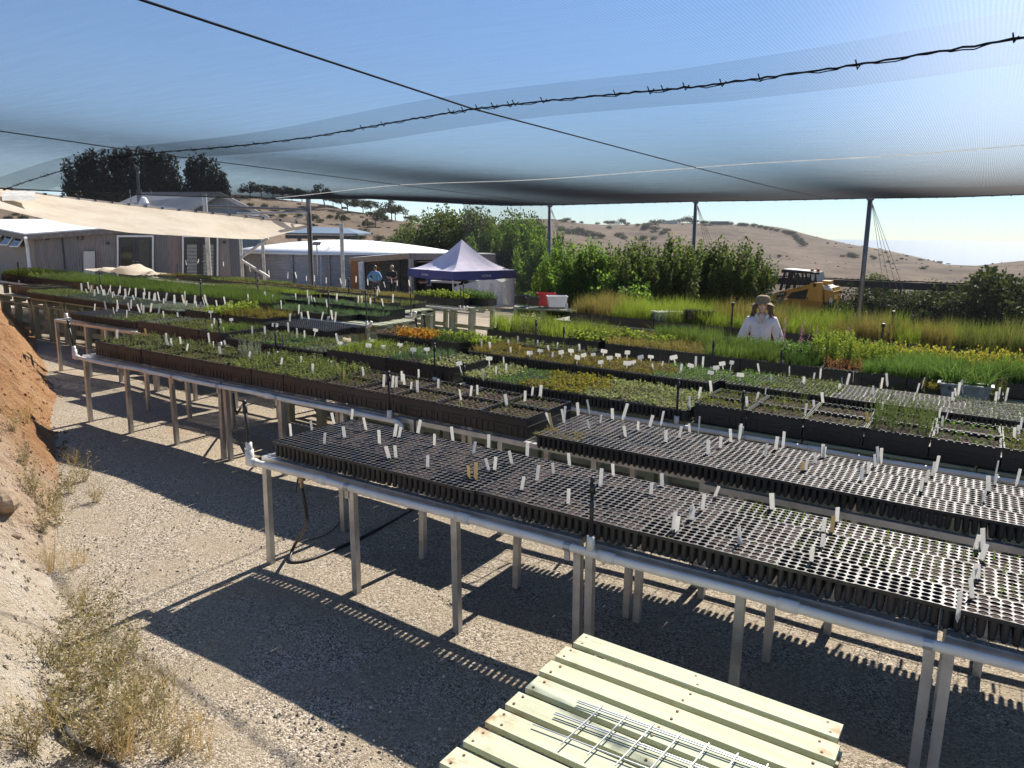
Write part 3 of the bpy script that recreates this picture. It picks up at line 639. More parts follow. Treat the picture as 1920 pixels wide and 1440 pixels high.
CT = {'full': cell_tray(soil=-.006), 'low': cell_tray(soil=-.011), 'deep': cell_tray(soil=-.030), 'far': cell_tray(8, 5, soil=-.008, K=8)}
def crate(L_=.44, W=.365, h=.15, mat=None):
    mb = MB(); t = .012
    for s in (-1, 1):
        mb.box((0, s * (W / 2 - t / 2), h / 2), (L_, t, h)); mb.box((s * (L_ / 2 - t / 2), 0, h / 2), (t, W - 2 * t, h))
    mb.box((0, 0, .006), (L_ - 2 * t, W - 2 * t, .012))
    for s in (-1, 1):
        n = 9
        for i in range(n): mb.box((-L_ / 2 + L_ * (i + .5) / n, s * (W / 2 - .004), h + .005), (L_ / n * .72, .008, .010))
        for i in range(8): mb.box((s * (L_ / 2 - .004), -W / 2 + W * (i + .5) / 8, h + .005), (.008, W / 8 * .72, .010))
        mb.box((0, s * (W / 2 + .003), h * .56), (L_ - .01, .007, .010)); mb.box((s * (L_ / 2 + .003), 0, h * .56), (.007, W - .01, .010))
        mb.box((0, s * (W / 2 + .003), h - .012), (L_ - .01, .006, .010)); mb.box((0, s * (W / 2 + .003), .006), (L_ - .01, .006, .010))
        for i in range(8):
            if i in (3, 4): continue
            x = -L_ / 2 + L_ * (i + .5) / 8; mb.box((x, s * (W / 2 + .003), h * .28), (.008, .007, h * .44))
        mb.box((0, s * (W / 2 + .003), h * .36), (L_ * .22, .007, .008)); mb.box((0, s * (W / 2 + .002), h * .22), (L_ * .17, .005, h * .2))
    me = mb.mesh('plant_crate'); me.materials.append(mat)
    mb = MB(); nx, ny = 22, 18
    mb.sheet([[(-L_ / 2 + t + (L_ - 2 * t) * i / nx, -W / 2 + t + (W - 2 * t) * j / ny, h - .012 - (.010 if (i % 3 == 0 or j % 3 == 0) else 0) + R.uniform(-.003, .003)) for i in range(nx + 1)] for j in range(ny + 1)])
    ms = mb.mesh('soil'); ms.materials.append(SOILD); return me, ms
CR = {'brown': crate(mat=BROWN), 'black': crate(mat=BLACKPL), 'low': crate(.44, .365, .075, BLACKPL)}
# ------------------------------------------------------------------ plants of a tray, one mesh per tray kind
G = {}
def lm(k, *a, **q): G[k] = leafm('leaf_' + k, *a, **q)
lm('grass', (.045, .085, .022), (.075, .12, .03), (.125, .155, .05)); lm('lime', (.10, .15, .022), (.15, .20, .03), (.21, .24, .06)); lm('blue', (.045, .085, .055), (.07, .12, .075), (.10, .15, .09))
lm('olive', (.045, .06, .02), (.08, .10, .032), (.16, .16, .07)); lm('herb', (.045, .07, .022), (.09, .12, .04), (.21, .215, .11)); lm('dark', (.018, .038, .012), (.03, .06, .018), (.05, .085, .028))
lm('pale', (.13, .16, .07), (.22, .24, .12), (.32, .31, .18), trans=.3); lm('silver', (.13, .16, .13), (.18, .21, .17), (.24, .26, .22), trans=.25)
lm('gold', (.10, .12, .02), (.17, .165, .028), (.20, .115, .03)); lm('orange', (.22, .055, .010), (.30, .13, .015), (.20, .20, .03)); lm('red', (.09, .03, .025), (.13, .075, .04), (.24, .2, .15), trans=.3)
lm('rust', (.085, .058, .02), (.13, .12, .03), (.20, .145, .04)); lm('dry', (.15, .115, .045), (.21, .165, .07), (.11, .13, .035), trans=.4); lm('yellow', (.15, .19, .03), (.27, .26, .04), (.34, .20, .06))
lm('sprout', (.10, .17, .03), (.16, .22, .05), (.22, .26, .08)); lm('purple', (.16, .07, .18), (.22, .11, .25), (.10, .08, .12)); lm('pink', (.22, .07, .05), (.28, .13, .08), (.14, .13, .04)); lm('bush', (.045, .07, .03), (.07, .10, .045), (.11, .13, .06))
lm('fresh', (.045, .095, .028), (.075, .14, .038), (.13, .19, .06))
def grassp(nb, W, D, n, h, wd, lean=.25, hv=.35, droop=.25, z=0):
    nt_ = max(8, n // 14); tx, ty, th = rng.uniform(-W / 2, W / 2, nt_), rng.uniform(-D / 2, D / 2, nt_), rng.uniform(.55, 1.18, nt_); ti = rng.integers(0, nt_, n)
    B = np.stack([np.clip(tx[ti] + rng.normal(0, .014, n), -W / 2, W / 2), np.clip(ty[ti] + rng.normal(0, .014, n), -D / 2, D / 2), np.full(n, z)], 1)
    hh = h * rng.uniform(1 - hv, 1.05, n) * th[ti]; a = rng.uniform(0, 2 * np.pi, n); l = np.abs(rng.normal(0, lean, n))
    Dv = np.stack([np.cos(a) * l, np.sin(a) * l, np.ones(n)], 1) * (hh * .75)[:, None]
    bend = np.stack([np.cos(a) * l * 1.3, np.sin(a) * l * 1.3, np.full(n, .25) - droop * l], 1) * (hh * .5)[:, None]
    nb.blades(B, Dv, side(Dv, wd * rng.uniform(.7, 1.2, n)), bend)
def herbp(nb, W, D, n, h, leaf, per=8, wd=.45, spread=.6, z=0, flat=.5, grid=None):
    """n stems, each with leaves up its length"""
    if grid:
        gxx, gyy = np.meshgrid((np.arange(grid[0]) + .5) / grid[0] - .5, (np.arange(grid[1]) + .5) / grid[1] - .5); P = np.stack([gxx.ravel() * W, gyy.ravel() * D], 1)
        P = P[rng.random(len(P)) < n]; n = len(P); P = P + rng.normal(0, .004, P.shape)
    else: P = np.stack([rng.uniform(-W / 2, W / 2, n), rng.uniform(-D / 2, D / 2, n)], 1)
    hh = h * rng.uniform(.55, 1.1, n)
    for i in range(n):
        k = max(2, int(per * rng.uniform(.7, 1.3))); t = rng.uniform(.12, 1.0, k)
        ln = rng.normal(0, .12, 2) * hh[i]
        B = np.stack([P[i, 0] + ln[0] * t, P[i, 1] + ln[1] * t, z + hh[i] * t], 1); a = rng.uniform(0, 2 * np.pi, k)
        Dv = unit(np.stack([np.cos(a), np.sin(a), flat + rng.normal(0, .3, k)], 1)) * (leaf * rng.uniform(.6, 1.15, k))[:, None] * (1 - .35 * t)[:, None]
        nb.leaves(B, Dv, side(Dv, np.linalg.norm(Dv, axis=1) * wd * .5))
        nb.blades(np.array([[P[i, 0], P[i, 1], z]]), np.array([[ln[0], ln[1], hh[i]]]) * .8, np.array([[.0016, .0008, 0]]), np.array([[0, 0, hh[i] * .2]]))
def spirep(nb, W, D, n, h, leaf, per=26):
    for i in range(n):
        p = np.array([rng.uniform(-W / 2, W / 2), rng.uniform(-D / 2, D / 2), 0]); hh = h * rng.uniform(.7, 1.1); t = rng.uniform(.05, 1, per); a = rng.uniform(0, 2 * np.pi, per)
        B = p + np.stack([t * 0, t * 0, t * hh], 1); Dv = unit(np.stack([np.cos(a), np.sin(a), np.full(per, .9)], 1)) * (leaf * (1.1 - .6 * t))[:, None]; nb.leaves(B, Dv, side(Dv, leaf * .17))
PK = {
 'soft grass': ('grass', lambda nb, W, D: grassp(nb, W, D, 750, .19, .0016, .22)),
 'fine green grass': ('grass', lambda nb, W, D: grassp(nb, W, D, 520, .12, .0016, .3)),
 'lime grass': ('lime', lambda nb, W, D: grassp(nb, W, D, 420, .13, .0022, .35)),
 'blue-green grass': ('blue', lambda nb, W, D: grassp(nb, W, D, 520, .10, .0018, .3)),
 'sparse reeds': ('olive', lambda nb, W, D: (herbp(nb, W, D, 60, .03, .02, 5), grassp(nb, W, D, 70, .15, .0013, .12))),
 'olive moss': ('olive', lambda nb, W, D: herbp(nb, W, D, 110, .045, .022, 7)),
 'small olive herbs': ('herb', lambda nb, W, D: herbp(nb, W, D, 62, .065, .026, 9)),
 'yellow-green herbs': ('herb', lambda nb, W, D: (herbp(nb, W, D, 110, .085, .030, 10), grassp(nb, W, D, 60, .09, .0016, .5))),
 'sparse seedlings': ('herb', lambda nb, W, D: herbp(nb, W, D, .55, .028, .017, 4, grid=(9, 7))),
 'few seedlings': ('sprout', lambda nb, W, D: herbp(nb, W, D, .25, .024, .018, 4, grid=(9, 7))),
 'round-leaved seedlings': ('fresh', lambda nb, W, D: herbp(nb, W, D, .55, .035, .032, 5, .8, grid=(9, 6))),
 'pale-leaved seedlings': ('pale', lambda nb, W, D: herbp(nb, W, D, .95, .05, .034, 7, .7, grid=(9, 6))),
 'pale herbs': ('silver', lambda nb, W, D: herbp(nb, W, D, .9, .045, .026, 7, .5, grid=(9, 6))),
 'yellow-green leaves': ('gold', lambda nb, W, D: (herbp(nb, W, D, .95, .06, .036, 8, .75, grid=(9, 6)),)),
 'rust-brown seedlings': ('rust', lambda nb, W, D: (herbp(nb, W, D, .95, .04, .026, 8, .6, grid=(9, 6)),)),
 'bright green seedlings': ('fresh', lambda nb, W, D: herbp(nb, W, D, .95, .045, .030, 6, .45, flat=1.1, grid=(8, 5))),
 'orange leaves': ('orange', lambda nb, W, D: herbp(nb, W, D, .95, .10, .055, 9, .6, flat=1.0, grid=(7, 5))),
 'lime rosettes': ('lime', lambda nb, W, D: herbp(nb, W, D, .95, .10, .06, 9, .6, flat=1.0, grid=(7, 5))),
 'red seedlings': ('red', lambda nb, W, D: herbp(nb, W, D, .9, .05, .03, 7, .7, grid=(8, 5))),
 'tiny green sprouts': ('sprout', lambda nb, W, D: herbp(nb, W, D, .6, .030, .014, 4, .4, flat=.9, grid=(8, 5))),
 'bare sprouts': ('sprout', lambda nb, W, D: herbp(nb, W, D, .10, .016, .010, 3, .5, grid=(8, 5))),
 'leafy lime plants': ('lime', lambda nb, W, D: herbp(nb, W, D, 60, .15, .07, 9, .75)),
 'dark green herbs': ('dark', lambda nb, W, D: (herbp(nb, W, D, 120, .11, .03, 12, .35), grassp(nb, W, D, 150, .12, .0018, .3))),
 'bushy olive plants': ('bush', lambda nb, W, D: (herbp(nb, W, D, 100, .12, .03, 14, .4),)),
 'airy green bush': ('bush', lambda nb, W, D: (herbp(nb, W, D, 70, .26, .028, 26, .25, flat=.9),)),
 'golden flowers': ('dry', lambda nb, W, D: (herbp(nb, W, D, 120, .11, .024, 10, .5), grassp(nb, W, D, 260, .12, .0014, .35))),
 'reddish herbs': ('rust', lambda nb, W, D: (herbp(nb, W, D, 70, .07, .022, 9, .4), grassp(nb, W, D, 150, .08, .0015, .4))),
 'orange-green grass': ('rust', lambda nb, W, D: grassp(nb, W, D, 380, .14, .0022, .4)),
 'tall yellow-green grass': ('lime', lambda nb, W, D: grassp(nb, W, D, 620, .30, .0024, .2)),
 'tall green grass': ('grass', lambda nb, W, D: grassp(nb, W, D, 1000, .27, .0024, .28)),
 'dense lush grass': ('fresh', lambda nb, W, D: (grassp(nb, W, D, 1200, .30, .0024, .3), herbp(nb, W, D, 50, .27, .035, 14, .15))),
 'dark fine grass': ('dark', lambda nb, W, D: grassp(nb, W, D, 1000, .24, .0022, .2)),
 'lime spires': ('lime', lambda nb, W, D: spirep(nb, W, D, 130, .36, .034, 40)),
 'red-based spires': ('pink', lambda nb, W, D: spirep(nb, W, D, 55, .15, .022, 24)),
 'purple flower spikes': ('purple', lambda nb, W, D: spirep(nb, W, D, 9, .46, .026, 80)),
 'yellow-tipped leaves': ('yellow', lambda nb, W, D: herbp(nb, W, D, 95, .27, .065, 15, .4, flat=1.3)),
 'wispy grey-brown bush': ('olive', lambda nb, W, D: (herbp(nb, W * 1.1, D * 1.1, 80, .22, .024, 24, .35), grassp(nb, W, D, 200, .22, .0013, .6))),
 'broad green blades': ('fresh', lambda nb, W, D: grassp(nb, W, D, 150, .42, .0055, .38, .4, .5)),
 'tall dry reeds': ('dry', lambda nb, W, D: (grassp(nb, W, D, 800, .52, .0024, .2, .45),)),
 'tall green reeds': ('olive', lambda nb, W, D: (grassp(nb, W, D, 800, .50, .0026, .22, .45),)),
 'mixed tan and green reeds': ('lime', lambda nb, W, D: (grassp(nb, W, D, 560, .46, .0024, .25, .5),)),
 'bright bushy leaves': ('fresh', lambda nb, W, D: herbp(nb, W, D, 130, .2, .05, 14, .5)),
 'withered seedlings': ('dry', lambda nb, W, D: (herbp(nb, W, D, 45, .05, .02, 6, .4), grassp(nb, W, D, 60, .07, .0015, .6))),
 'light green seedlings': ('herb', lambda nb, W, D: herbp(nb, W, D, .95, .05, .028, 7, .6, grid=(8, 5))),
}
PLC = {}
def plantmesh(kind, W, D, v):
    key = (kind, W, D, v)
    if key not in PLC:
        nb = NB(); PK[kind][1](nb, W, D); me = nb.mesh('seedlings'); me.materials.append(G[PK[kind][0]]); PLC[key] = me
    return PLC[key]
SHALLOW = {'bare soil', 'bare sprouts', 'few seedlings'}
def tray(b, kind, x, y, plant, label, grp, rot=False, dz=0.0):
    if kind == 'cell': me, ms = CT['deep' if plant == 'deep cells' else (R.choice(('full', 'full', 'low')) if b in ('one', 'two') else 'far')]; W, D, h, nm, cat = .33, .206, .101, 'cell_tray', 'seedling tray'
    else: me, ms = CR[kind]; W, D, h, nm, cat = .43, .355, .14 if kind != 'low' else .065, 'plant_crate', 'plant crate'
    o = bpy.data.objects.new(nm, me); COL.objects.link(o); tag(o, label, cat, grp)
    o.location = (x, y, deck(b, x) + .012 + dz); o.rotation_euler = (0, SL, (math.pi / 2 if rot else 0) + R.uniform(-.018, .018))
    if rot: o.rotation_euler = (SL, 0, math.pi / 2 + R.uniform(-.014, .014))
    s = bpy.data.objects.new('soil', ms); COL.objects.link(s); s.parent = o
    if plant in PK:
        p = bpy.data.objects.new('seedlings', plantmesh(plant, round(W * 1.05, 3), round(D * 1.05, 3), R.randrange(4))); COL.objects.link(p); p.parent = o; p['kind'] = 'stuff'
        p.location = (0, 0, h); p.rotation_euler = (0, 0, R.choice((0, math.pi))); p.scale = (1, 1, R.uniform(.74, 1.18))
    return o
SUR = {'one': 'nearest bench', 'two': 'second bench', 'three': 'third bench', 'four': 'fourth bench', 'five': 'lush grass bench', 'six': 'tall reed bench', 'timber': 'timber bench', 'back': 'soft grass bench', 'backtwo': 'upper back bench', 'backthree': 'rearmost bench'}
CNT = {}
KN = {'cell': 'cell tray', 'brown': 'brown crate', 'black': 'black crate', 'low': 'low crate'}
ROWN = {0: 'front row', 1: 'second row', 2: 'third row'}
def row(b, r, x0, y, seq, gap=.004, rot=False, dz=0.0, jit=.004, yj=.006):
    """trays side by side from x0: seq of (how many, kind, plant)"""
    x = x0
    for n, kind, plant in seq:
        wd = (.206 if rot else .33) if kind == 'cell' else (.365 if rot else .44)
        for _ in range(n):
            if kind == 'gap': x += .1; continue
            CNT[(b, r)] = CNT.get((b, r), 0) + 1
            pl = plant if plant not in ('', 'deep cells') else ('deep empty-looking cells' if plant else 'bare soil')
            lab = f"{nth(CNT[(b, r)])} from left, {SUR[b]} {ROWN[r]}, {KN[kind]} of {pl}"
            tray(b, kind, x + wd / 2, y + R.uniform(-yj, yj), plant, lab, f'{KN[kind]}s on the {SUR[b]}', rot, dz); x += wd + gap
    return x
# --- nearest bench: bare cells, sprouts to the right
row('one', 0, -4.0, 3.51, [(8, 'cell', ''), (2, 'cell', 'bare sprouts'), (1, 'cell', 'deep cells'), (1, 'cell', 'deep cells'), (1, 'cell', ''), (1, 'cell', 'tiny green sprouts'), (4, 'cell', 'bare sprouts')])
row('one', 1, -4.0, 3.785, [(8, 'cell', ''), (3, 'cell', 'bare sprouts'), (2, 'cell', ''), (3, 'cell', 'bare sprouts'), (2, 'cell', 'tiny green sprouts'), (4, 'cell', 'tiny green sprouts'), (6, 'cell', 'tiny green sprouts'), (1, 'cell', 'bare sprouts')], rot=True)
row('one', 2, -4.0, 4.06, [(9, 'cell', ''), (4, 'cell', 'tiny green sprouts'), (4, 'cell', 'tiny green sprouts'), (1, 'cell', '')])
# --- second bench
for r, y in ((0, 5.04), (1, 5.40)):
    row('two', r, -8.63, y, [(3, 'brown', 'small olive herbs'), (2, 'brown', 'olive moss'), (3, 'brown', 'yellow-green herbs'), (1, 'brown', 'sparse reeds'), (2, 'brown', 'sparse seedlings'), (1, 'brown', 'few seedlings'), (1, 'black', 'sparse seedlings')], gap=.006)
row('two', 0, -2.66, 4.78, [(1, 'cell', 'withered seedlings'), (5, 'cell', ''), (2, 'cell', 'bare sprouts'), (4, 'cell', ''), (3, 'cell', 'bare sprouts')])
row('two', 1, -2.66, 5.055, [(6, 'cell', ''), (6, 'cell', 'bare sprouts'), (13, 'cell', '')], rot=True)
row('two', 2, -2.66, 5.33, [(8, 'cell', ''), (7, 'cell', 'bare sprouts')])
# --- third bench
def cells3(b, x0, y0, seq):
    for r, yy, rot in ((0, .11, False), (1, .385, True), (2, .66, False)):
        row(b, r, x0, y0 + yy, [(max(1, round(n * 1.6)) if rot else n, 'cell', p) for n, p in seq], rot=rot)
def crates2(b, x0, y0, seq, rows=2, step=.372, dz=0.0):
    for r in range(rows): row(b, r, x0, y0 + .19 + step * r, seq, gap=.008, dz=dz)
cells3('three', -11.85, 6.33, [(2, ''), (1, 'few seedlings'), (2, 'light green seedlings')])
crates2('three', -9.95, 6.22, [(1, 'brown', 'pale herbs'), (1, 'brown', 'small olive herbs'), (1, 'brown', 'olive moss'), (1, 'brown', 'fine green grass')])
cells3('three', -8.05, 6.22, [(2, 'light green seedlings'), (1, 'round-leaved seedlings'), (1, 'light green seedlings'), (1, 'pale herbs')])
crates2('three', -6.3, 6.2, [(1, 'brown', 'lime grass'), (1, 'brown', 'yellow-green herbs'), (1, 'black', 'blue-green grass'), (1, 'black', 'pale-leaved seedlings')])
cells3('three', -4.35, 6.10, [(1, 'pale-leaved seedlings'), (1, 'bright green seedlings'), (2, 'yellow-green leaves'), (1, 'pale-leaved seedlings'), (2, 'pale-leaved seedlings')])
crates2('three', -1.98, 6.22, [(1, 'black', 'olive moss'), (1, 'black', 'sparse reeds'), (1, 'black', 'few seedlings'), (1, 'black', 'airy green bush'), (1, 'black', 'round-leaved seedlings'), (2, 'black', 'olive moss')])
# --- fourth bench
row('four', 0, -7.0, 7.95, [(1, 'cell', 'red seedlings'), (2, 'cell', 'orange leaves'), (2, 'cell', 'lime rosettes')]); row('four', 1, -6.9, 8.17, [(2, 'cell', 'orange leaves'), (3, 'cell', 'lime rosettes')])
row('four', 2, -5.25, 8.35, [(3, 'low', 'small olive herbs')], dz=.05)
crates2('four', -5.9, 7.62, [(1, 'black', 'dark green herbs')], 1)
cells3('four', -5.2, 7.45, [(1, 'reddish herbs'), (6, 'rust-brown seedlings'), (2, 'bright green seedlings')])
cells3('four', -2.10, 7.55, [(1, 'bright green seedlings'), (2, 'light green seedlings'), (3, 'few seedlings'), (2, 'pale herbs')])
crates2('four', .62, 7.6, [(1, 'black', 'red seedlings'), (2, 'black', 'olive moss')])
# --- the tall plants round the woman
crates2('five', -6.05, 9.15, [(1, 'black', 'tall yellow-green grass'), (1, 'black', 'wispy grey-brown bush'), (1, 'black', 'tall yellow-green grass'), (1, 'black', 'leafy lime plants')], 1)
crates2('five', -4.15, 9.10, [(3, 'black', 'golden flowers'), (2, 'black', 'tall green grass'), (1, 'black', 'dark fine grass'), (1, 'black', 'red-based spires'), (2, 'black', 'dense lush grass'), (1, 'low', 'wispy grey-brown bush')], 1)
row('five', 0, .72, 9.30, [(3, 'black', 'broad green blades')], gap=.02)
row('five', 1, -6.1, 9.68, [(2, 'black', 'tall yellow-green grass'), (2, 'black', 'tall yellow-green grass'), (2, 'black', 'leafy lime plants'), (1, 'black', 'golden flowers'), (2, 'black', 'tall green grass'), (1, 'black', 'bright bushy leaves'), (1, 'black', 'lime spires'), (1, 'black', 'lime spires'), (2, 'black', 'dense lush grass'), (1, 'black', 'dense lush grass'), (2, 'black', 'broad green blades'), (2, 'black', 'broad green blades')])
row('five', 2, -6.0, 10.06, [(3, 'black', 'wispy grey-brown bush'), (2, 'black', 'golden flowers'), (2, 'black', 'tall green grass'), (2, 'gap', ''), (1, 'black', 'bright bushy leaves'), (1, 'gap', ''), (1, 'black', 'purple flower spikes'), (1, 'black', 'purple flower spikes'), (4, 'black', 'yellow-tipped leaves'), (2, 'black', 'dense lush grass')])
# --- reeds at the back
for r, y in ((0, 13.8), (1, 14.2), (2, 14.6)):
    row('six', r, -7.0 + .1 * r, y, [(2, 'black', 'tall dry reeds'), (4, 'black', 'mixed tan and green reeds')] + [(1, 'black', R.choice(['tall dry reeds', 'tall green reeds', 'mixed tan and green reeds', 'mixed tan and green reeds'])) for _ in range(17)], gap=.01)
# --- left: timber bench, soft grass, rear rows
crates2('timber', -16.6, 7.75, [(2, 'brown', 'sparse seedlings')])
cells3('timber', -15.6, 7.55, [(3, 'light green seedlings'), (4, 'few seedlings'), (4, 'few seedlings'), (3, 'pale herbs')])
crates2('timber', -10.75, 7.55, [(1, 'black', 'pale-leaved seedlings'), (1, 'black', 'leafy lime plants'), (2, 'black', 'orange-green grass')])
cells3('timber', -8.95, 7.55, [(4, 'bare sprouts')])
row('back', 0, -20.0, 9.35, [(3, 'black', 'leafy lime plants'), (2, 'black', 'bushy olive plants'), (6, 'black', 'soft grass'), (10, 'black', 'soft grass'), (4, 'low', 'blue-green grass')])
row('back', 1, -20.0, 9.73, [(3, 'black', 'leafy lime plants'), (3, 'black', 'bushy olive plants'), (14, 'black', 'soft grass'), (6, 'low', 'blue-green grass')])
row('back', 2, -19.6, 10.1, [(2, 'black', 'bushy olive plants'), (16, 'black', 'soft grass'), (7, 'black', 'blue-green grass')])
row('backtwo', 0, -15.1, 11.5, [(4, 'black', 'yellow-green herbs'), (3, 'black', 'lime grass'), (3, 'low', 'pale herbs'), (2, 'black', 'reddish herbs')])
row('backtwo', 1, -15.1, 11.9, [(4, 'black', 'small olive herbs'), (3, 'low', 'reddish herbs'), (3, 'black', 'pale-leaved seedlings'), (2, 'low', 'olive moss')])
row('backtwo', 2, -15.1, 12.3, [(5, 'low', 'yellow-green herbs'), (4, 'low', 'withered seedlings'), (3, 'low', 'small olive herbs')])
row('backthree', 0, -21.0, 14.1, [(3, 'low', 'reddish herbs'), (4, 'low', 'yellow-green herbs'), (8, 'low', 'withered seedlings'), (4, 'low', 'withered seedlings'), (3, 'low', 'golden flowers'), (3, 'black', 'leafy lime plants')])
row('backthree', 1, -21.0, 14.55, [(6, 'low', 'reddish herbs'), (5, 'low', 'yellow-green herbs'), (8, 'low', 'withered seedlings'), (5, 'low', 'olive moss'), (2, 'black', 'bright bushy leaves')])
# ------------------------------------------------------------------ plant stakes
STK = letthrough(solid('white_tag', (.82, .81, .78), .5, 0, .05, 3), (.85, .83, .78), .5); STY = letthrough(solid('yellowed_tag', (.62, .52, .30), .5, 0, .08, 3), (.6, .5, .28), .5)
mb = MB(); mb.prism([(-.0105, 0, -.012), (.0105, 0, -.012), (.0105, 0, .105), (-.0105, 0, .105)], (0, .0014, 0)); mb.prism([(-.0105, 0, -.012), (0, 0, -.035), (.0105, 0, -.012)], (0, .0014, 0)); SME = mb.mesh('plant_stake'); SME.materials.append(STK)
SMY = SME.copy(); SMY.materials[0] = STY
mb = MB(); P = [(.030 * c_, 0, .085 + .020 * s_) for c_, s_ in ((-1, -.7), (-.85, -1), (.85, -1), (1, -.7), (1, .7), (.85, 1), (-.85, 1), (-1, .7))]; mb.prism(P, (0, .0015, 0)); mb.prism([(-.005, 0, -.03), (.005, 0, -.03), (.005, 0, .0652), (-.005, 0, .0652)], (0, .0015, 0)); SQM = mb.mesh('plant_tag'); SQM.materials.append(STK)
def cv(l, ox, oy, s): return [(ox + x / s, oy + y / s) for x, y in l]
def stakes(b, hh, pts, label, size=1.0, sq=False, grp=None):
    pts = sorted(pts)
    for i, (px, py) in enumerate(pts):
        p = hit(px, py, BEN[b][1] + hh); z = deck(b, p[0]) + hh
        o = bpy.data.objects.new('plant_tag' if sq else 'plant_stake', SQM if sq else (SMY if R.random() < .05 else SME)); COL.objects.link(o)
        o.location = (p[0], p[1], z); o.rotation_euler = (R.gauss(0, .13), R.gauss(0, .13), YAW + R.gauss(0, .38)); s = size * R.uniform(.82, 1.12); o.scale = (s * R.uniform(.9, 1.2), 1, s)
        tag(o, label % nth(i + 1), 'plant label', grp or ('square plant tags' if sq else 'white plant stakes'))
B1 = cv([(318, 540), (437, 515), (503, 588), (560, 472), (620, 555), (657, 450), (742, 512), (815, 590), (897, 550), (920, 555), (1028, 525), (1122, 600), (1228, 565), (872, 672), (908, 668), (1085, 725), (1340, 648), (1428, 610), (1320, 780), (1355, 790), (1435, 740), (1460, 738), (1562, 700), (1645, 658), (1610, 855), (1697, 800), (1795, 762), (1885, 715), (1875, 930)], 440, 640, 3) + cv([(495, 585), (570, 530), (780, 640), (845, 595), (1135, 650), (1070, 725), (990, 780), (1015, 785), (905, 840), (925, 845), (1465, 718), (1282, 920), (1300, 910), (1745, 850), (1795, 855), (1825, 790), (1740, 940), (1680, 1020)], 960, 720, 3) + cv([(1640, 230), (1690, 215), (1670, 290), (1620, 400), (1660, 400), (1630, 505), (1550, 580)], 1280, 960, 3)
stakes('one', .10, B1, '%s white stake from the left on the nearest bench', 1.0)
B2R = cv([(220, 230), (292, 205), (373, 178), (435, 155), (435, 262), (495, 232), (567, 210), (627, 185), (640, 308), (708, 272), (770, 252), (840, 218), (865, 340), (937, 315), (1000, 285), (1050, 260), (1105, 408), (1170, 375), (1232, 342), (1280, 300), (1422, 420), (1480, 385), (1525, 345), (1632, 500), (1650, 498), (1710, 462), (1748, 430)], 960, 720, 3) + cv([(790, 668), (1085, 722), (1105, 680), (1115, 675), (1003, 800), (1040, 760), (1335, 858), (1365, 805), (1400, 770), (1425, 722), (1685, 918), (1720, 862), (1752, 825), (1757, 770), (1880, 795)], 1280, 640, 3)
stakes('two', .10, B2R, '%s white stake from the left among the cell trays of the second bench', 1.0)
B2L = cv([(658, 290), (823, 272), (935, 305), (950, 335), (967, 340), (1020, 330), (1047, 370), (1178, 305), (1203, 350), (1272, 340), (1240, 388), (1397, 420), (1505, 410), (1577, 457), (1690, 438), (1775, 430), (1760, 490), (1868, 460)], 0, 540, 3) + cv([(617, 222), (727, 203), (837, 262), (887, 262), (908, 265), (940, 228), (955, 250), (990, 288), (1028, 290), (1145, 270), (1035, 215), (1275, 338), (1325, 318), (1365, 303), (1532, 368), (1632, 343), (1670, 320), (1717, 320), (1782, 470), (1852, 445)], 440, 640, 3)
stakes('two', .14, B2L, '%s white stake from the left in the brown crates of the second bench', 1.05)
B3 = cv([(163, 605), (293, 598), (427, 580), (385, 645), (415, 618), (555, 610), (575, 575), (690, 600), (673, 630), (713, 640), (525, 690), (795, 615), (885, 640), (943, 690), (1105, 705)], 150, 480, 6) + cv([(105, 505), (130, 440), (212, 430), (245, 530), (560, 525), (703, 525), (965, 485), (1065, 550), (1147, 575), (1525, 620), (1880, 655)], 380, 540, 6) + cv([(320, 655), (630, 800), (1600, 1020), (1737, 985), (1830, 870), (1857, 960)], 640, 540, 6) + cv([(1000, 130), (1045, 90), (1122, 50), (1325, 140), (1372, 108), (1422, 85), (1645, 185), (1700, 150), (1750, 120)], 960, 720, 3) + cv([(365, 1280), (415, 1210), (495, 1150), (1050, 1375), (1098, 1300), (1130, 1235), (1070, 1210), (1885, 1310), (1870, 1405), (1820, 1430)], 1560, 560, 5.333)
stakes('three', .13, B3, '%s white stake from the left on the third bench', 1.05)
stakes('three', .13, cv([(92, 330), (322, 420), (807, 505), (1255, 545), (1545, 695), (1850, 745)], 380, 540, 6) + cv([(472, 740), (648, 725), (797, 790), (968, 775), (1665, 880), (1350, 945)], 640, 540, 6), '%s square white tag from the left on the third bench', 1.1, True)
stakes('four', .10, cv([(12, 1120), (75, 1150), (78, 1100), (137, 1095), (210, 1125), (222, 1175), (270, 1110), (287, 1160), (415, 1125), (497, 1165), (552, 1145), (718, 1165), (520, 1210), (1247, 1300), (1307, 1280), (1355, 1260), (1442, 1320), (1552, 1265), (1603, 1258)], 900, 360, 3.84) + cv([(153, 1205), (355, 1225), (513, 1270), (560, 1245), (450, 1310), (237, 1285), (685, 1340), (710, 1310), (740, 1285), (780, 1265), (915, 1365), (952, 1340), (967, 1310), (1007, 1290), (1205, 1345), (1240, 1310), (1440, 1410), (1465, 1375), (1480, 1355), (1510, 1340), (1728, 1405), (1750, 1380), (1798, 1390)], 1380, 360, 3.556), '%s white stake from the left on the fourth bench', 1.05)
stakes('four', .09, cv([(360, 1215), (423, 1193), (595, 1215), (655, 1200), (693, 1255), (760, 1230), (818, 1220), (882, 1205), (880, 1280), (938, 1250), (990, 1230), (1055, 1220), (1055, 1300), (1110, 1275), (1167, 1255), (1225, 1240), (1410, 1260), (1505, 1310), (1650, 1360), (1705, 1330), (1755, 1305), (1800, 1295), (1868, 1380)], 900, 360, 3.84), '%s square white tag from the left on the fourth bench', 1.1, True)
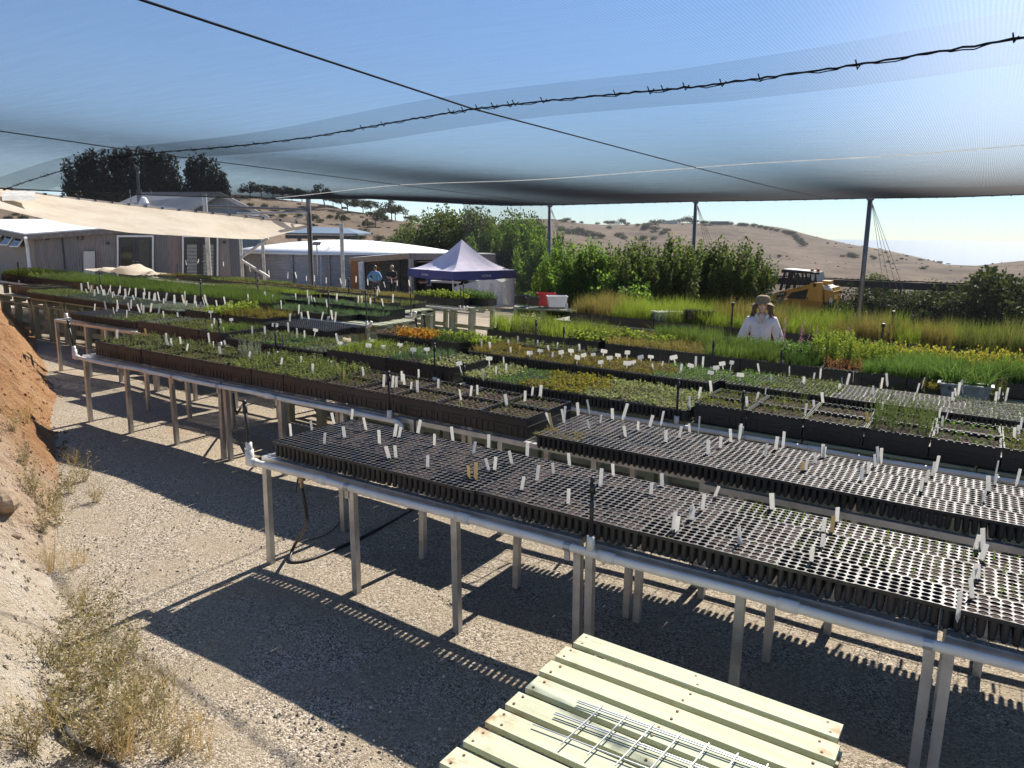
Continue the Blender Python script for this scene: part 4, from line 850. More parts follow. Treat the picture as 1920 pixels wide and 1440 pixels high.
BA = cv([(20, 395), (100, 370), (90, 435), (118, 420), (140, 410), (208, 420), (163, 465), (255, 405), (265, 460), (287, 460), (315, 440), (342, 410), (370, 485), (393, 470), (430, 440), (450, 415), (515, 460), (548, 435), (490, 500), (612, 510), (628, 450), (732, 440), (720, 500), (778, 495), (828, 525), (848, 500), (890, 495), (965, 500), (940, 550), (1060, 460), (1065, 525), (1067, 570), (1183, 490), (1170, 530), (1200, 540), (1183, 590), (1290, 540), (1310, 605), (1400, 550), (1420, 530), (1445, 620), (1545, 590), (1637, 560), (1673, 595)], 150, 480, 6) + cv([(980, 390), (1110, 375), (1123, 375), (1197, 370), (1340, 355), (1458, 350), (1490, 375)], 380, 540, 6)
stakes('timber', .10, BA, '%s white stake from the left on the timber bench', 1.25)
stakes('back', .15, cv([(515, 150), (1080, 260), (1050, 150), (720, 130), (790, 160), (885, 210), (1183, 130), (1195, 180), (1230, 170), (1270, 180), (1400, 210), (1507, 170), (1750, 190), (1790, 200), (1885, 220)], 380, 540, 6) + cv([(195, 190), (235, 205), (330, 230), (470, 220), (405, 135), (430, 110), (580, 190)], 640, 540, 6), '%s white stake from the left among the soft grass', 1.25)
stakes('backthree', .08, [(350, 506), (372, 505), (392, 507), (420, 510), (470, 518), (505, 523), (540, 528), (556, 528), (575, 532), (590, 533), (612, 536), (640, 538), (648, 540), (668, 537), (690, 541), (722, 545), (735, 541), (745, 544), (768, 545)], '%s white stake from the left on the rearmost bench', 1.3)
# ================================================================== BUILDINGS
def slab(mb, q, th):
    """flat panel from four corner points, given thickness towards the camera"""
    q = [np.array(p, float) for p in q]; n = np.cross(q[1] - q[0], q[2] - q[0]); n /= np.linalg.norm(n)
    if np.dot(n, C0 - q[0]) < 0: n = -n
    mb.prism([tuple(p) for p in q], tuple(n * th)); return mb
def wq(P, Q, x0, y0, x1, y1, off=0.0):
    n = np.array([-(Q[1] - P[1]), Q[0] - P[0], 0.0]); n /= np.linalg.norm(n)
    if np.dot(n, C0 - P) < 0: n = -n
    return [onwall(P, Q, *p) + n * off for p in ((x0, y1), (x1, y1), (x1, y0), (x0, y0))]
WHITE = solid('white_paint', (.74, .74, .73), .5, 0, .06, 4); GREYT = solid('grey_timber', (.20, .175, .155), .8, 0, .3, 8); DGLASS = solid('dark_glass', (.02, .022, .024), .08, 0, .1, 2); CHAR = solid('charcoal_frame', (.035, .037, .04), .5)
ROOFW = solid('white_roof_sheet', (.80, .81, .80), .45, 0, .05, 2); ROOFG = None
# --- long corrugated iron house
K = at(62, 441, 29.5); Lf = at(-75, 441, 35.5); Rt = at(452, 441, 33.0)
for p in (K, Lf, Rt): p[2] = 0
house = thing('iron_house', 'long weathered corrugated iron house with white roof and glazed double doors', 'house', (K[0], K[1], gzf(K[0], K[1])), world=True)
wdir = (Rt - K) / np.linalg.norm(Rt - K); ldir = (Lf - K) / np.linalg.norm(Lf - K)
IRON = corr('weathered_iron', [(.30, .275, .265), (.22, .21, .22), (.37, .335, .31), (.17, .17, .185), (.33, .28, .25), (.26, .25, .26), (.33, .21, .17)], tuple(wdir), .09, .6, .25)
IRONS = wood_mat('weathered_wall_boards', (.26, .21, .17), (.40, .32, .26), 2, False)
def wallp(P, Q, zb, zp, zq, th, mat, par, name='wall'):
    n = np.array([-(Q[1] - P[1]), Q[0] - P[0], 0.0]); n /= np.linalg.norm(n)
    if np.dot(n, C0 - P) > 0: n = -n
    mb = MB(); mb.prism([(P[0], P[1], zb), (Q[0], Q[1], zb), (Q[0], Q[1], zq), (P[0], P[1], zp)], tuple(n * th)); return mb.build(name, mat, par)
zK, zR, zL = 2.22, 2.95, 2.75
wallp(K, Rt, -.4, zK, zR, .15, IRON, house); wl_ = wallp(Lf, K + ldir * .02, -.4, zL, zK, .15, IRONS, house)
bk = np.array([wdir[1] * -1, wdir[0], 0]) * 3.6
if np.dot(bk, C0 - K) > 0: bk = -bk
Kr = K + np.array([0, 0, zK + .03]) - wdir * .35 - ldir * .3; Rr = Rt + np.array([0, 0, zR + .03]); Lr = Lf + np.array([0, 0, zL + .03])
mb = MB(); bz = np.array([0, 0, .10]); mb.prism([tuple(Kr), tuple(Rr), tuple(Rr + bk + bz), tuple(Lr + bk * .5 + bz * .8), tuple(Lr)], (0, 0, .05)); mb.build('roof', ROOFW, house)
mb = MB()
mb.bar(Kr - (0, 0, .10), Rr - (0, 0, .10), .06, .19); mb.build('fascia', GREYT, house)
mb = MB(); mb.bar(Lr - (0, 0, .10), Kr - (0, 0, .10), .06, .19); mb.build('fascia', GREYT, house)
q = K - ldir * .02 - wdir * .15; mb = MB(); mb.tube([tuple(Kr + (.1, -.05, -.1)), (q[0], q[1] - .1, zK - .45), (q[0], q[1] - .1, -.2)], .06, 8); mb.build('downpipe', WHITE, house)
for x0, x1 in ((219, 288), (341, 409)):
    mb = MB(); slab(mb, wq(K, Rt, x0, 441, x1, 540, .02), .03); d = mb.build('double_door', DGLASS, house)
    fr = MB(); W_ = x1 - x0; ww = 3.2
    for a, b_ in ((x0, x0 + ww), (x1 - ww, x1)): slab(fr, wq(K, Rt, a, 441, b_, 540, .055), .04)
    slab(fr, wq(K, Rt, x0 + ww, 441, x1 - ww, 444.5, .055), .04); fr.build('door_frame', WHITE, d)
    fr = MB(); xm = (x0 + x1) / 2
    for a, b_ in ((xm - 5, xm - .4), (xm + .4, xm + 5), (x0 + ww, x0 + ww + 5), (x1 - ww - 5, x1 - ww)): slab(fr, wq(K, Rt, a, 445, b_, 540, .055), .025)
    fr.build('door_leaf', CHAR, d)
    bl = MB()
    if x0 > 300:
        for (a, b_) in ((x0 + 9, xm - 6), (xm + 6, x1 - 9)):
            for k in range(30): slab(bl, wq(K, Rt, a, 459 + k * 2.6, b_, 460.2 + k * 2.6, .058), .01)
        bl.build('blind', solid('blind_slat', (.5, .5, .47), .6), d)
    else:
        slab(bl, wq(K, Rt, xm + 5.5, 449, x1 - 8.5, 520, .055), .008); bl.build('blind', solid('drawn_blind', (.085, .08, .065), .8), d)
    h = MB(); h.box(tuple(wq(K, Rt, xm - 4, 489, xm - 3, 490, .1)[0]), (.14, .04, .03)); h.box(tuple(wq(K, Rt, xm + 3, 489, xm + 4, 490, .1)[0]), (.14, .04, .03)); h.build('handle', STEEL, d)
mb = MB(); slab(mb, wq(K, Rt, 157, 471, 178, 540, .02), .16); mb.build('meter_box', solid('meter_box_paint', (.52, .51, .48), .5, 0, .05), house)
for x, y in ((202, 456), (420, 454)):
    mb = MB(); slab(mb, wq(K, Rt, x - 2.4, y - 2.4, x + 2.4, y + 2.4, .02), .12); mb.build('wall_light', CHAR, house)
mb = MB(); slab(mb, wq(K, Rt, 206, 489, 211, 492, .02), .04); mb.build('wall_socket', GREYT, house)
mb = MB(); mb.tube([tuple(onwall(K, Rt, 119, 436) + (0, -.06, 0)), tuple(onwall(K, Rt, 125, 505) + (0, -.06, 0))], .025, 6); mb.build('conduit', CHAR, house)
for x0, x1, y0, y1 in ((1, 8, 439, 454), (18, 31, 440, 459), (36, 51, 442, 462)):
    q4 = wq(Lf, K, x0, y0, x1, y1, .02); mb = MB(); slab(mb, q4, .03); w_ = mb.build('window', CHAR, house)
    nrm = np.array([-(K[1] - Lf[1]), K[0] - Lf[0], 0]); nrm /= np.linalg.norm(nrm); nrm = nrm if np.dot(nrm, C0 - K) > 0 else -nrm
    q4 = [q4[0] + nrm * .30, q4[1] + nrm * .30, q4[2] + nrm * .05, q4[3] + nrm * .05]
    mb = MB(); slab(mb, q4, .02); mb.build('open_sash', DGLASS, w_); fr = MB()
    for i in range(4): fr.bar(tuple(q4[i]), tuple(q4[(i + 1) % 4]), .05, .05)
    fr.build('sash_frame', WHITE, w_)
def text3d(s, size, name, mat, parent, pos, xdir, zdir=(0, 0, 1), ext=.004, shear=0.0):
    cu = bpy.data.curves.new('t', 'FONT'); cu.body = s; cu.size = size; cu.extrude = ext; cu.align_x = 'CENTER'; cu.align_y = 'CENTER'; cu.shear = shear; cu.resolution_u = 3
    o = bpy.data.objects.new('t', cu); COL.objects.link(o); dg = bpy.context.evaluated_depsgraph_get(); me = bpy.data.meshes.new_from_object(o.evaluated_get(dg)); bpy.data.objects.remove(o)
    x = Vector(xdir).normalized(); z = Vector(zdir).normalized(); n = x.cross(z)
    M = Matrix(((x.x, z.x, n.x, pos[0]), (x.y, z.y, n.y, pos[1]), (x.z, z.z, n.z, pos[2]), (0, 0, 0, 1))); r = parent
    while r.parent: r = r.parent
    M.translation -= r.location; me.transform(M); me.materials.clear(); return link(name, me, mat, parent)
BLK = solid('black_paint', (.012, .012, .012), .7)
for s, x, y in (('72', 86, 445), ('13', 152, 446)): text3d(s, .30, 'painted_number', BLK, house, onwall(K, Rt, x, y) + (.0, -.05, 0), wdir)
# --- gabled house behind
GABW = corr('pale_gable_iron', [(.22, .24, .26), (.27, .29, .31), (.20, .21, .22)], (.85, .5, 0), .1, .6, .3)
gh = thing('gabled_house', 'gabled iron house with a flue, rising behind the long cream sail', 'house', tuple(at(420, 450, 42)), world=True)
ap, el, er, er2 = at(412, 364, 42), at(348, 398, 41.5), at(505, 408, 42), None
rb, eb = at(268, 364, 50), at(218, 384, 48.5)
bkv = rb - ap
mb = MB(); mb.prism([tuple(at(356, 395, 42.2)), tuple(at(412, 367, 42.2)), tuple(at(498, 404, 42.2)), tuple(at(498, 520, 42.2)), tuple(at(356, 520, 42.2))], tuple(bkv * .97)); mb.build('wall', GABW, gh)
ROOFG = corr('grey_roof_iron', [(.20, .195, .185), (.23, .225, .215), (.18, .175, .17)], tuple(bkv / np.linalg.norm(bkv)), .35, .5, .3, .9, False, .25)
mb = MB(); mb.prism([tuple(el), tuple(ap + (0, 0, .06)), tuple(rb + (0, 0, .06)), tuple(eb)], (0, 0, .07)); mb.build('roof', ROOFG, gh)
mb = MB(); mb.prism([tuple(ap + (0, 0, .06)), tuple(er), tuple(er + bkv), tuple(rb + (0, 0, .06))], (0, 0, .07)); mb.build('roof', ROOFG, gh)
mb = MB(); f_ = (fw * -.12); mb.bar(el + f_ - (0, 0, .06), ap + f_, .08, .2); mb.bar(er + f_ - (0, 0, .06), ap + f_, .08, .2); mb.build('barge_board', solid('barge_grey', (.36, .33, .31), .7), gh)
fl = at(262, 378, 47); mb = MB(); mb.tube([tuple(fl), tuple(fl + (0, 0, .75))], .15, 10); mb.tube([tuple(fl), tuple(fl + (0, 0, 2.0))], .08, 10); mb.lathe(tuple(fl + (0, 0, 1.9)), [(.08, 0), (.15, .05), (.15, .16), (.0, .24)], 10); mb.build('flue', STEELD, gh)
mb = MB(); mb.lathe(tuple(at(270, 382, 46)), [(.28, -.1), (.3, .05), (.16, .35), (0, .42)], 10); mb.build('roof_vent', WHITE, gh)
for x in (246, 286): a_ = at(x, 384 if x < 260 else 386, 46.5); mb = MB(); mb.tube([tuple(a_), tuple(a_ + (0, 0, .9))], .03, 5); mb.build('roof_mast', STEEL, gh)
mb = MB(); slab(mb, [at(449, 402, 42.1), at(497, 407, 42.1), at(497, 440, 42.1), at(449, 440, 42.1)], .1); wf = mb.build('window', DGLASS, gh); mb = MB(); mb.bar(at(445, 400, 42.0), at(498, 404, 42.0), .12, .12); mb.build('window_frame', WHITE, wf)
# --- round tank
tc_ = at(647, 470, 39.5); TR = 5.35; tg = gzf(tc_[0], tc_[1]); tz = float(at(647, 474, 34.2)[2])
tank = thing('water_tank', 'broad round corrugated water tank with a low white domed roof', 'tank', (tc_[0], tc_[1], tg), world=True)
mb = MB(); n = 96; hgt = tz - tg + .2
prof = []
for k in range(57): prof.append((TR + .03 * (1 if k % 2 else 0), hgt * k / 56 - .2))
mb.lathe((tc_[0], tc_[1], tg), prof, n); mb.build('wall', solid('tank_steel', (.42, .42, .45), .55, .25, .12, 3), tank)
TRIB = solid('tank_rib', (.24, .24, .25), .5, .4)
for k in range(20):
    a = 2 * math.pi * k / 20; mb = MB(); mb.bar((tc_[0] + (TR + .07) * math.cos(a), tc_[1] + (TR + .07) * math.sin(a), tg - .2), (tc_[0] + (TR + .07) * math.cos(a), tc_[1] + (TR + .07) * math.sin(a), tz - .02), .09, .09, (math.cos(a), math.sin(a), 0)); mb.build('wall_rib', TRIB, tank)
mb = MB(); mb.lathe((tc_[0], tc_[1], tz), [(TR + .18, -.10), (TR + .18, .0), (TR * .8, .20), (TR * .5, .40), (TR * .2, .52), (0, .55)], n); mb.build('roof', ROOFW, tank, True)
mb = MB(); p0 = at(600, 470, 34.8); p0 = p0 + (0, 0, .12); mb.tube([tuple(at(602, 535, 34.0)), tuple(at(602, 478, 34.2)), tuple(p0 + (.3, .4, .12)), tuple(at(660, 455, 37.5)), tuple(at(700, 452, 39.5))], .035, 6); mb.build('fill_pipe', solid('grey_pipe', (.5, .5, .5), .5), tank)
a_ = at(596, 515, 33.6); mb = MB(); mb.tube([tuple(a_), tuple(a_ + (0, 0, 1.3))], .03, 6); sp = thing('solar_panel', 'small solar panel on a thin pole in front of the white tank roof', 'solar panel', tuple(a_), world=True); mb.build('pole', STEEL, sp)
mb = MB(); mb.box(tuple(a_ + (0, 0, 1.36)), (.34, .25, .03), YAW, Matrix.Rotation(.5, 3, 'X')); mb.build('panel', CHAR, sp)
# --- pavilion with blue-grey roof
pv = thing('pavilion', 'open pavilion with blue-grey sheet roof behind the tank', 'pavilion', tuple(at(610, 455, 56)), world=True)
e0, e1 = at(535, 439.5, 55), at(671, 441, 55); r0, r1 = at(560, 427, 60), at(648, 430, 60)
mb = MB(); mb.prism([tuple(e0), tuple(e1), tuple(r1), tuple(r0)], (0, 0, .12)); mb.prism([tuple(e1), tuple(e1 + (-3.4, 5.2, .1)), tuple(r1)], (0, 0, .12)); mb.build('roof', corr('blue_roof', [(.15, .20, .25), (.18, .235, .29)], (.85, .5, 0), .4, .45, .3, 2, depth=.2), pv)
mb = MB(); mb.bar(e0 - (0, 0, .16), e1 - (0, 0, .16), .1, .26); mb.build('beam', CHAR, pv)
for x in (561, 590, 632, 662): p = at(x, 443, 55.2); mb = MB(); mb.bar((p[0], p[1], p[2] - 3.6), tuple(p), .35 if x in (590, 662) else .2, .2, (0, 1, 0)); mb.build('post', GREYT, pv)
# --- timber potting shed
SD = 33.0
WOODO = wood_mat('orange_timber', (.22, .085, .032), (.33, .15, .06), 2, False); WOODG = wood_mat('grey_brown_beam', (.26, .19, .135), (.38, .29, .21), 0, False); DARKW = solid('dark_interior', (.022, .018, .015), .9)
S0, S1, S2 = at(660, 500, SD), at(769, 500, SD - .6), at(928, 500, SD + .3)
sg = gzf(S0[0], S0[1])
shed = thing('potting_shed', 'open fronted timber potting shed with a dark shelved interior', 'shed', (S0[0], S0[1], sg), world=True)
bkd = np.array([-.52, .85, 0]) * 3.2
mb = MB(); slab(mb, wq(S0, S1, 660, 489, 678, 545, .02), .05); mb.build('side_boards', WOODO, shed)
mb = MB(); mb.bar(onwall(S0, S1, 655, 489), onwall(S0, S1, 769, 480), .12, .22); mb.build('front_beam', WOODG, shed)
mb = MB(); mb.bar(onwall(S1, S2, 769, 481), onwall(S1, S2, 928, 485), .12, .26); mb.build('front_beam', GREYT, shed)
mb = MB(); mb.prism([tuple(onwall(S0, S1, 655, 485.5)), tuple(onwall(S0, S1, 769, 476.5)), tuple(onwall(S1, S2, 928, 478.5)), tuple(onwall(S1, S2, 928, 478.5) + bkd), tuple(onwall(S0, S1, 655, 485.5) + bkd)], (0, 0, .05)); mb.build('roof', corr('shed_roof', [(.3, .3, .3), (.36, .36, .35)], (.85, .52, 0), .1, .5, .4), shed)
for a in (770.5,):
    p = onwall(S1, S2, a, 485); mb = MB(); mb.bar((p[0], p[1], sg - .2), tuple(p), .17, .17, (0, 1, 0)); mb.build('post', solid('pale_post', (.34, .30, .26), .8, 0, .2), shed)
p = onwall(S1, S2, 925, 488); mb = MB(); mb.bar((p[0], p[1], sg - .2), tuple(p), .14, .14, (0, 1, 0)); mb.build('post', GREYT, shed)
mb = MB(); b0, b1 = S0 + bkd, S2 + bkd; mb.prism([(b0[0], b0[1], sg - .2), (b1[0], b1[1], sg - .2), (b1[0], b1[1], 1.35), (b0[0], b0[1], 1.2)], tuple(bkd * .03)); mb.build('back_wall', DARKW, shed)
mb = MB(); mb.prism([(S0[0], S0[1], sg - .2), (b0[0], b0[1], sg - .2), (b0[0], b0[1], 1.2), (S0[0], S0[1], 1.2)], (-.06, -.02, 0)); mb.build('side_wall', WOODO, shed)
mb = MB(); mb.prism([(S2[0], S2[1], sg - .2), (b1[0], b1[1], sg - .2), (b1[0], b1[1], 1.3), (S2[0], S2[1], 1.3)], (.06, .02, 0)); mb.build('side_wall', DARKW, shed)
df = MB(); mid = bkd * .35; A1, A2 = S0 + mid, S1 + mid
for a, b_ in ((683, 687), (709, 714)): slab(df, wq(A1, A2, a, 489, b_, 545), .06)
slab(df, wq(A1, A2, 687, 489, 709, 492), .06); df.build('door_frame', wood_mat('amber_timber', (.30, .14, .05), (.42, .22, .09), 2, False), shed)
mb = MB()
for z in (.55, 1.0, 1.4): mb.bar(S0 + bkd * .85 + wdir * .8 + (0, 0, z + sg - S0[2]), S2 + bkd * .85 + (0, 0, z + sg - S2[2]), .5, .04)
mb.build('shelf', GREYT, shed)
JUNK = [solid('junk%d' % i, c, .6) for i, c in enumerate([(.25, .27, .3), (.3, .24, .16), (.08, .11, .2), (.35, .34, .32), (.12, .05, .03)])]
for i in range(16):
    p = S0 + bkd * .85 + (S2 - S0) * R.uniform(.12, .95); z = sg + R.choice((.575, 1.025, 1.425)); s_ = R.uniform(.14, .28)
    mb = MB(); mb.lathe((p[0], p[1], z), [(0, 0), (s_ * .42, 0), (s_ * .5, s_ * .9), (s_ * .55, s_ * .9), (s_ * .55, s_), (0, s_)], 10)
    tag(mb.build('storage_tub', JUNK[i % 5], org=(p[0], p[1], z)), 'small storage tub standing on the dark shelves inside the shed', 'tub', 'tubs on the shed shelves')
for n_, (xa, xb, yt, c) in enumerate([(806, 858, 526, (.45, .45, .43)), (675, 684, 491, (.55, .56, .55))]):
    mb = MB()
    if n_ == 0:
        p, q = at(806, 527, 31.6), at(858, 530, 31.2); mb.bar(p, q, .7, .05); tb = thing('folding_table', 'grey folding table under the gazebo beside the man in blue', 'table', tuple(p), world=True); mb.build('tabletop', solid('grey_laminate', c, .5), tb)
        for e in (p, q):
            for o_ in (-.28, .28): mb = MB(); d = np.array([-.5, .85, 0]) * o_; mb.tube([tuple(e + d), (e[0] + d[0], e[1] + d[1], gzf(*e[:2]) - .05)], .02, 6); mb.build('leg', STEEL, tb)
    else:
        p = at(679.5, 540, 32.4); mb.tube([(p[0], p[1], p[2] - .3), tuple(at(677, 492, 32.6))], .13, 10); tag(mb.build('plastic_roll', solid('plastic_roll', c, .35)), 'upright roll of pale plastic leaning at the shed side', 'roll')
# --- gazebo
gc = at(866, 508, 30.5); gg = gzf(gc[0], gc[1]); gzv = float(at(858, 508, 29)[2]); gs = 1.55
gaz = thing('gazebo', 'pop-up gazebo with faded blue peaked canopy and plastic side walls', 'gazebo', (gc[0], gc[1], gg), world=True)
ga = YAW + rad(40)
def gp(u, v, z): return (gc[0] + gs * (u * math.cos(ga) - v * math.sin(ga)), gc[1] + gs * (u * math.sin(ga) + v * math.cos(ga)), z)
CANV = letthrough(solid('faded_blue_canvas', (.60, .57, .73), .75, 0, .12, 1.2, c2=(.78, .72, .82)), (.6, .57, .75), .25); BLUE = solid('navy_canvas', (.055, .06, .20), .7, 0, .12, 3)
top = gzv + 1.18
mb = MB(); n = 12
for s in range(4):
    G_ = []
    for i in range(n + 1):
        t = i / n; r = 1 - t; prof = gzv + (top - gzv) * (t ** 1.75 * .93 + .07 * t); row_ = []
        for j in range(n + 1):
            k = -1 + 2 * j / n; sag_ = -.10 * (1 - k * k) * math.sin(math.pi * min(1, t * 1.1)) + .012 * math.sin(k * 23 + s) * r * (1 if 0 < i < n else 0)
            ca, sa = math.cos(s * math.pi / 2), math.sin(s * math.pi / 2); u, v = k * r, -r; row_.append(gp(u * ca - v * sa, u * sa + v * ca, prof + sag_))
        G_.append(row_)
    mb.sheet(G_)
mb.build('canopy', CANV, gaz, True)
mb = MB(); cs = [(-1, -1), (1, -1), (1, 1), (-1, 1)]
for i in range(4):
    a, b_ = cs[i], cs[(i + 1) % 4]; mb.sheet([[gp(a[0] * 1.01 + (b_[0] - a[0]) * 1.01 * t, a[1] * 1.01 + (b_[1] - a[1]) * 1.01 * t, z + (.02 * math.cos(t * 2 * math.pi) if z < gzv else 0)) for t in np.linspace(0, 1, 9)] for z in (gzv + .005, gzv - .33)])
mb.build('valance', BLUE, gaz)
for i in range(4):
    mb = MB(); p = gp(cs[i][0] * .97, cs[i][1] * .97, gzv - .02); mb.bar((p[0], p[1], gg - .02), p, .045, .045, (0, 1, 0)); mb.build('leg', STEEL, gaz)
# logos on the two valances that face the nursery
LOGO = solid('logo_white', (.62, .62, .68), .6)
for (a, b_), t in (((cs[3], cs[0]), .42), ((cs[0], cs[1]), .5)):
    p = np.array(gp(a[0] * 1.025 + (b_[0] - a[0]) * 1.025 * t, a[1] * 1.025 + (b_[1] - a[1]) * 1.025 * t, gzv - .19)); d = np.array(gp(*b_, 0)) - np.array(gp(*a, 0))
    nn = np.array([d[1], -d[0], 0]); nn /= np.linalg.norm(nn); nn = nn if np.dot(nn, C0 - p) > 0 else -nn
    if np.dot(d, rt) < 0: d = -d
    text3d('OZTRAIL', .12, 'logo', LOGO, gaz, p + nn * .02, d, shear=.2)
PLAS, nt, bs = newmat('clear_plastic_wall'); bs.inputs['Base Color'].default_value = (.8, .81, .83, 1); bs.inputs['Roughness'].default_value = .25
tb_ = N(nt, 'ShaderNodeBsdfTransparent'); tl = N(nt, 'ShaderNodeBsdfTranslucent'); tl.inputs[0].default_value = (.85, .85, .86, 1); m1 = N(nt, 'ShaderNodeMixShader'); m1.inputs[0].default_value = .45; L(nt, bs.outputs[0], m1.inputs[1]); L(nt, tl.outputs[0], m1.inputs[2]); m2 = N(nt, 'ShaderNodeMixShader')
tcx = N(nt, 'ShaderNodeTexCoord'); L(nt, ramp(nt, noise(nt, 2.2, 6, .7, tcx.outputs['Object']), [(.35, (.80,) * 3), (.7, (.98,) * 3)]), m2.inputs[0]); L(nt, tb_.outputs[0], m2.inputs[1]); L(nt, m1.outputs[0], m2.inputs[2]); L(nt, m2.outputs[0], nt.nodes['Material Output'].inputs[0])
def gwall(a, b_, t0, t1, ztop, name):
    mb = MB(); mb.sheet([[gp(a[0] * .99 + (b_[0] - a[0]) * .99 * t, a[1] * .99 + (b_[1] - a[1]) * .99 * t + .012 * math.sin(t * 40), gg + .05 + (ztop(t) - gg - .05) * k) for t in np.linspace(t0, t1, 20)] for k in np.linspace(0, 1, 6)]); mb.build(name, PLAS, gaz, True)
gwall(cs[0], cs[1], .02, 1.0, lambda t: gzv - .33 - .55 * max(0, .45 - t) - .14 * math.exp(-((t - .78) / .07) ** 2), 'side_wall')
gwall(cs[1], cs[2], 0, 1, lambda t: gzv - .25, 'side_wall')
# --- steel frames near the sail
fr = thing('pipe_trestle', 'galvanised pipe frame with diagonal braces beside the iron house', 'frame', tuple(at(452, 510, 27)), world=True)
def fbar(a, b_, r): mb = MB(); mb.tube([tuple(a), tuple(b_)], r, 8); return mb
FD = 27.0
for x, yt in ((450.5, 445), (492, 448)): p = at(x, yt, FD); fbar((p[0], p[1], gzf(*p[:2])), p, .06).build('upright', STEEL, fr)
fbar(at(452, 483, FD), at(503, 447, FD), .05).build('diagonal_brace', STEEL, fr); fbar(at(453, 488, FD), at(505, 520, FD), .05).build('diagonal_brace', STEEL, fr)
fr = thing('pipe_trestle', 'tall galvanised frame whose crossbars pass in front of the gable', 'frame', tuple(at(400, 505, 24.5)), world=True)
FD = 24.5
p = at(383, 362, FD); fbar((p[0], p[1], gzf(*p[:2])), p, .075).build('upright', STEEL, fr)
fbar(at(390, 387, FD), at(577, 393, FD), .04).build('crossbar', STEELD, fr); fbar(at(445, 401, FD), at(577, 398, FD), .04).build('crossbar', STEEL, fr); fbar(at(553, 413, FD), at(577, 401, FD), .03).build('diagonal_brace', STEEL, fr); fbar(at(445, 401, FD), at(445, 420, FD), .03).build('upright', STEEL, fr)
# --- cream shade sail
def sailmat():
    mt, nt, bs = newmat('cream_sailcloth'); tc = N(nt, 'ShaderNodeTexCoord'); f = noise(nt, .9, 6, .65, tc.outputs['Object'])
    c = ramp(nt, f, [(.3, (.58, .50, .39)), (.5, (.70, .63, .51)), (.75, (.78, .72, .61))]); L(nt, c, bs.inputs['Base Color']); bs.inputs['Roughness'].default_value = .9
    t = N(nt, 'ShaderNodeBsdfTranslucent'); L(nt, c, t.inputs[0]); m_ = N(nt, 'ShaderNodeMixShader'); m_.inputs[0].default_value = .5; L(nt, bs.outputs[0], m_.inputs[1]); L(nt, t.outputs[0], m_.inputs[2]); L(nt, m_.outputs[0], nt.nodes['Material Output'].inputs[0])
    bump(nt, bs, noise(nt, 5, 4, .6, tc.outputs['Object']), .5, .04); return mt
SAIL = sailmat()
TOP = [(-120, 338), (0, 353), (120, 370), (240, 384), (300, 391), (450, 405), (540, 415), (587, 422)]; BOT = [(-120, 372), (0, 391), (120, 419), (240, 436), (300, 440), (450, 448), (490, 449), (587, 424)]
sail = thing('shade_sail', 'long cream shade sail slung across in front of the iron house', 'shade sail', tuple(at(300, 420, 22)), world=True)
G_ = []
for k in np.linspace(0, 1, 12):
    r_ = []
    for x in np.linspace(-120, 587, 46):
        yt = np.interp(x, [a for a, _ in TOP], [b for _, b in TOP]); xb = x if x < 490 else x; yb = np.interp(xb, [a for a, _ in BOT], [b for _, b in BOT]); D = np.interp(x, [-120, 587], [19.5, 24.8])
        dd = D - 3.2 * k * min(1, (587 - x) / 250 + .02) ; r_.append(tuple(at(x, yt + (yb - yt) * (k ** .8), dd)))
    G_.append(r_)
mb = MB(); mb.sheet(G_); mb.build('cloth', SAIL, sail, True)
mb = MB(); mb.tube(G_[0], .035, 6); mb.build('edge_rope', solid('cream_rope', (.55, .46, .38), .8), sail)
mb = MB()
for i in range(1, 46, 2): mb.box(G_[0][i], (.10, .06, .09), YAW)
mb.build('clips', CHAR, sail)
# patch hanging over the top of the sail
mb = MB(); mb.sheet([[tuple(at(x, y, d)) for x in np.linspace(4, 66, 12)] for y, d in ((358 , 19.5), (366, 19.0), (376, 18.6))]); mb.build('mended_patch', solid('grey_patch_cloth', (.52, .50, .45), .9), sail)
# --- cream tarpaulin heap
cx_ = hit(250, 511, .9); mb = MB(); G_ = []
for i in range(26):
    r_ = []
    for j in range(14):
        u, v = i / 25, j / 13; x = cx_[0] - 1.9 + 3.5 * u; y = cx_[1] - .5 + 1.0 * v; hh = math.sin(math.pi * v) ** .6 * math.sin(math.pi * min(1, max(0, u))) ** .5 * (.13 + .13 * math.exp(-((u - .55) / .13) ** 2)) + float(vn(x, y, 3.5, 9)) * .10 + float(vn(x, y, 9, 8)) * .06
        r_.append((x, y, gzf(x, cx_[1]) + .88 + max(0, hh)))
    G_.append(r_)
mb.sheet(G_); tag(mb.build('tarpaulin', SAIL, smooth=True), 'crumpled cream tarpaulin heaped on the far bench before the double doors', 'tarpaulin')
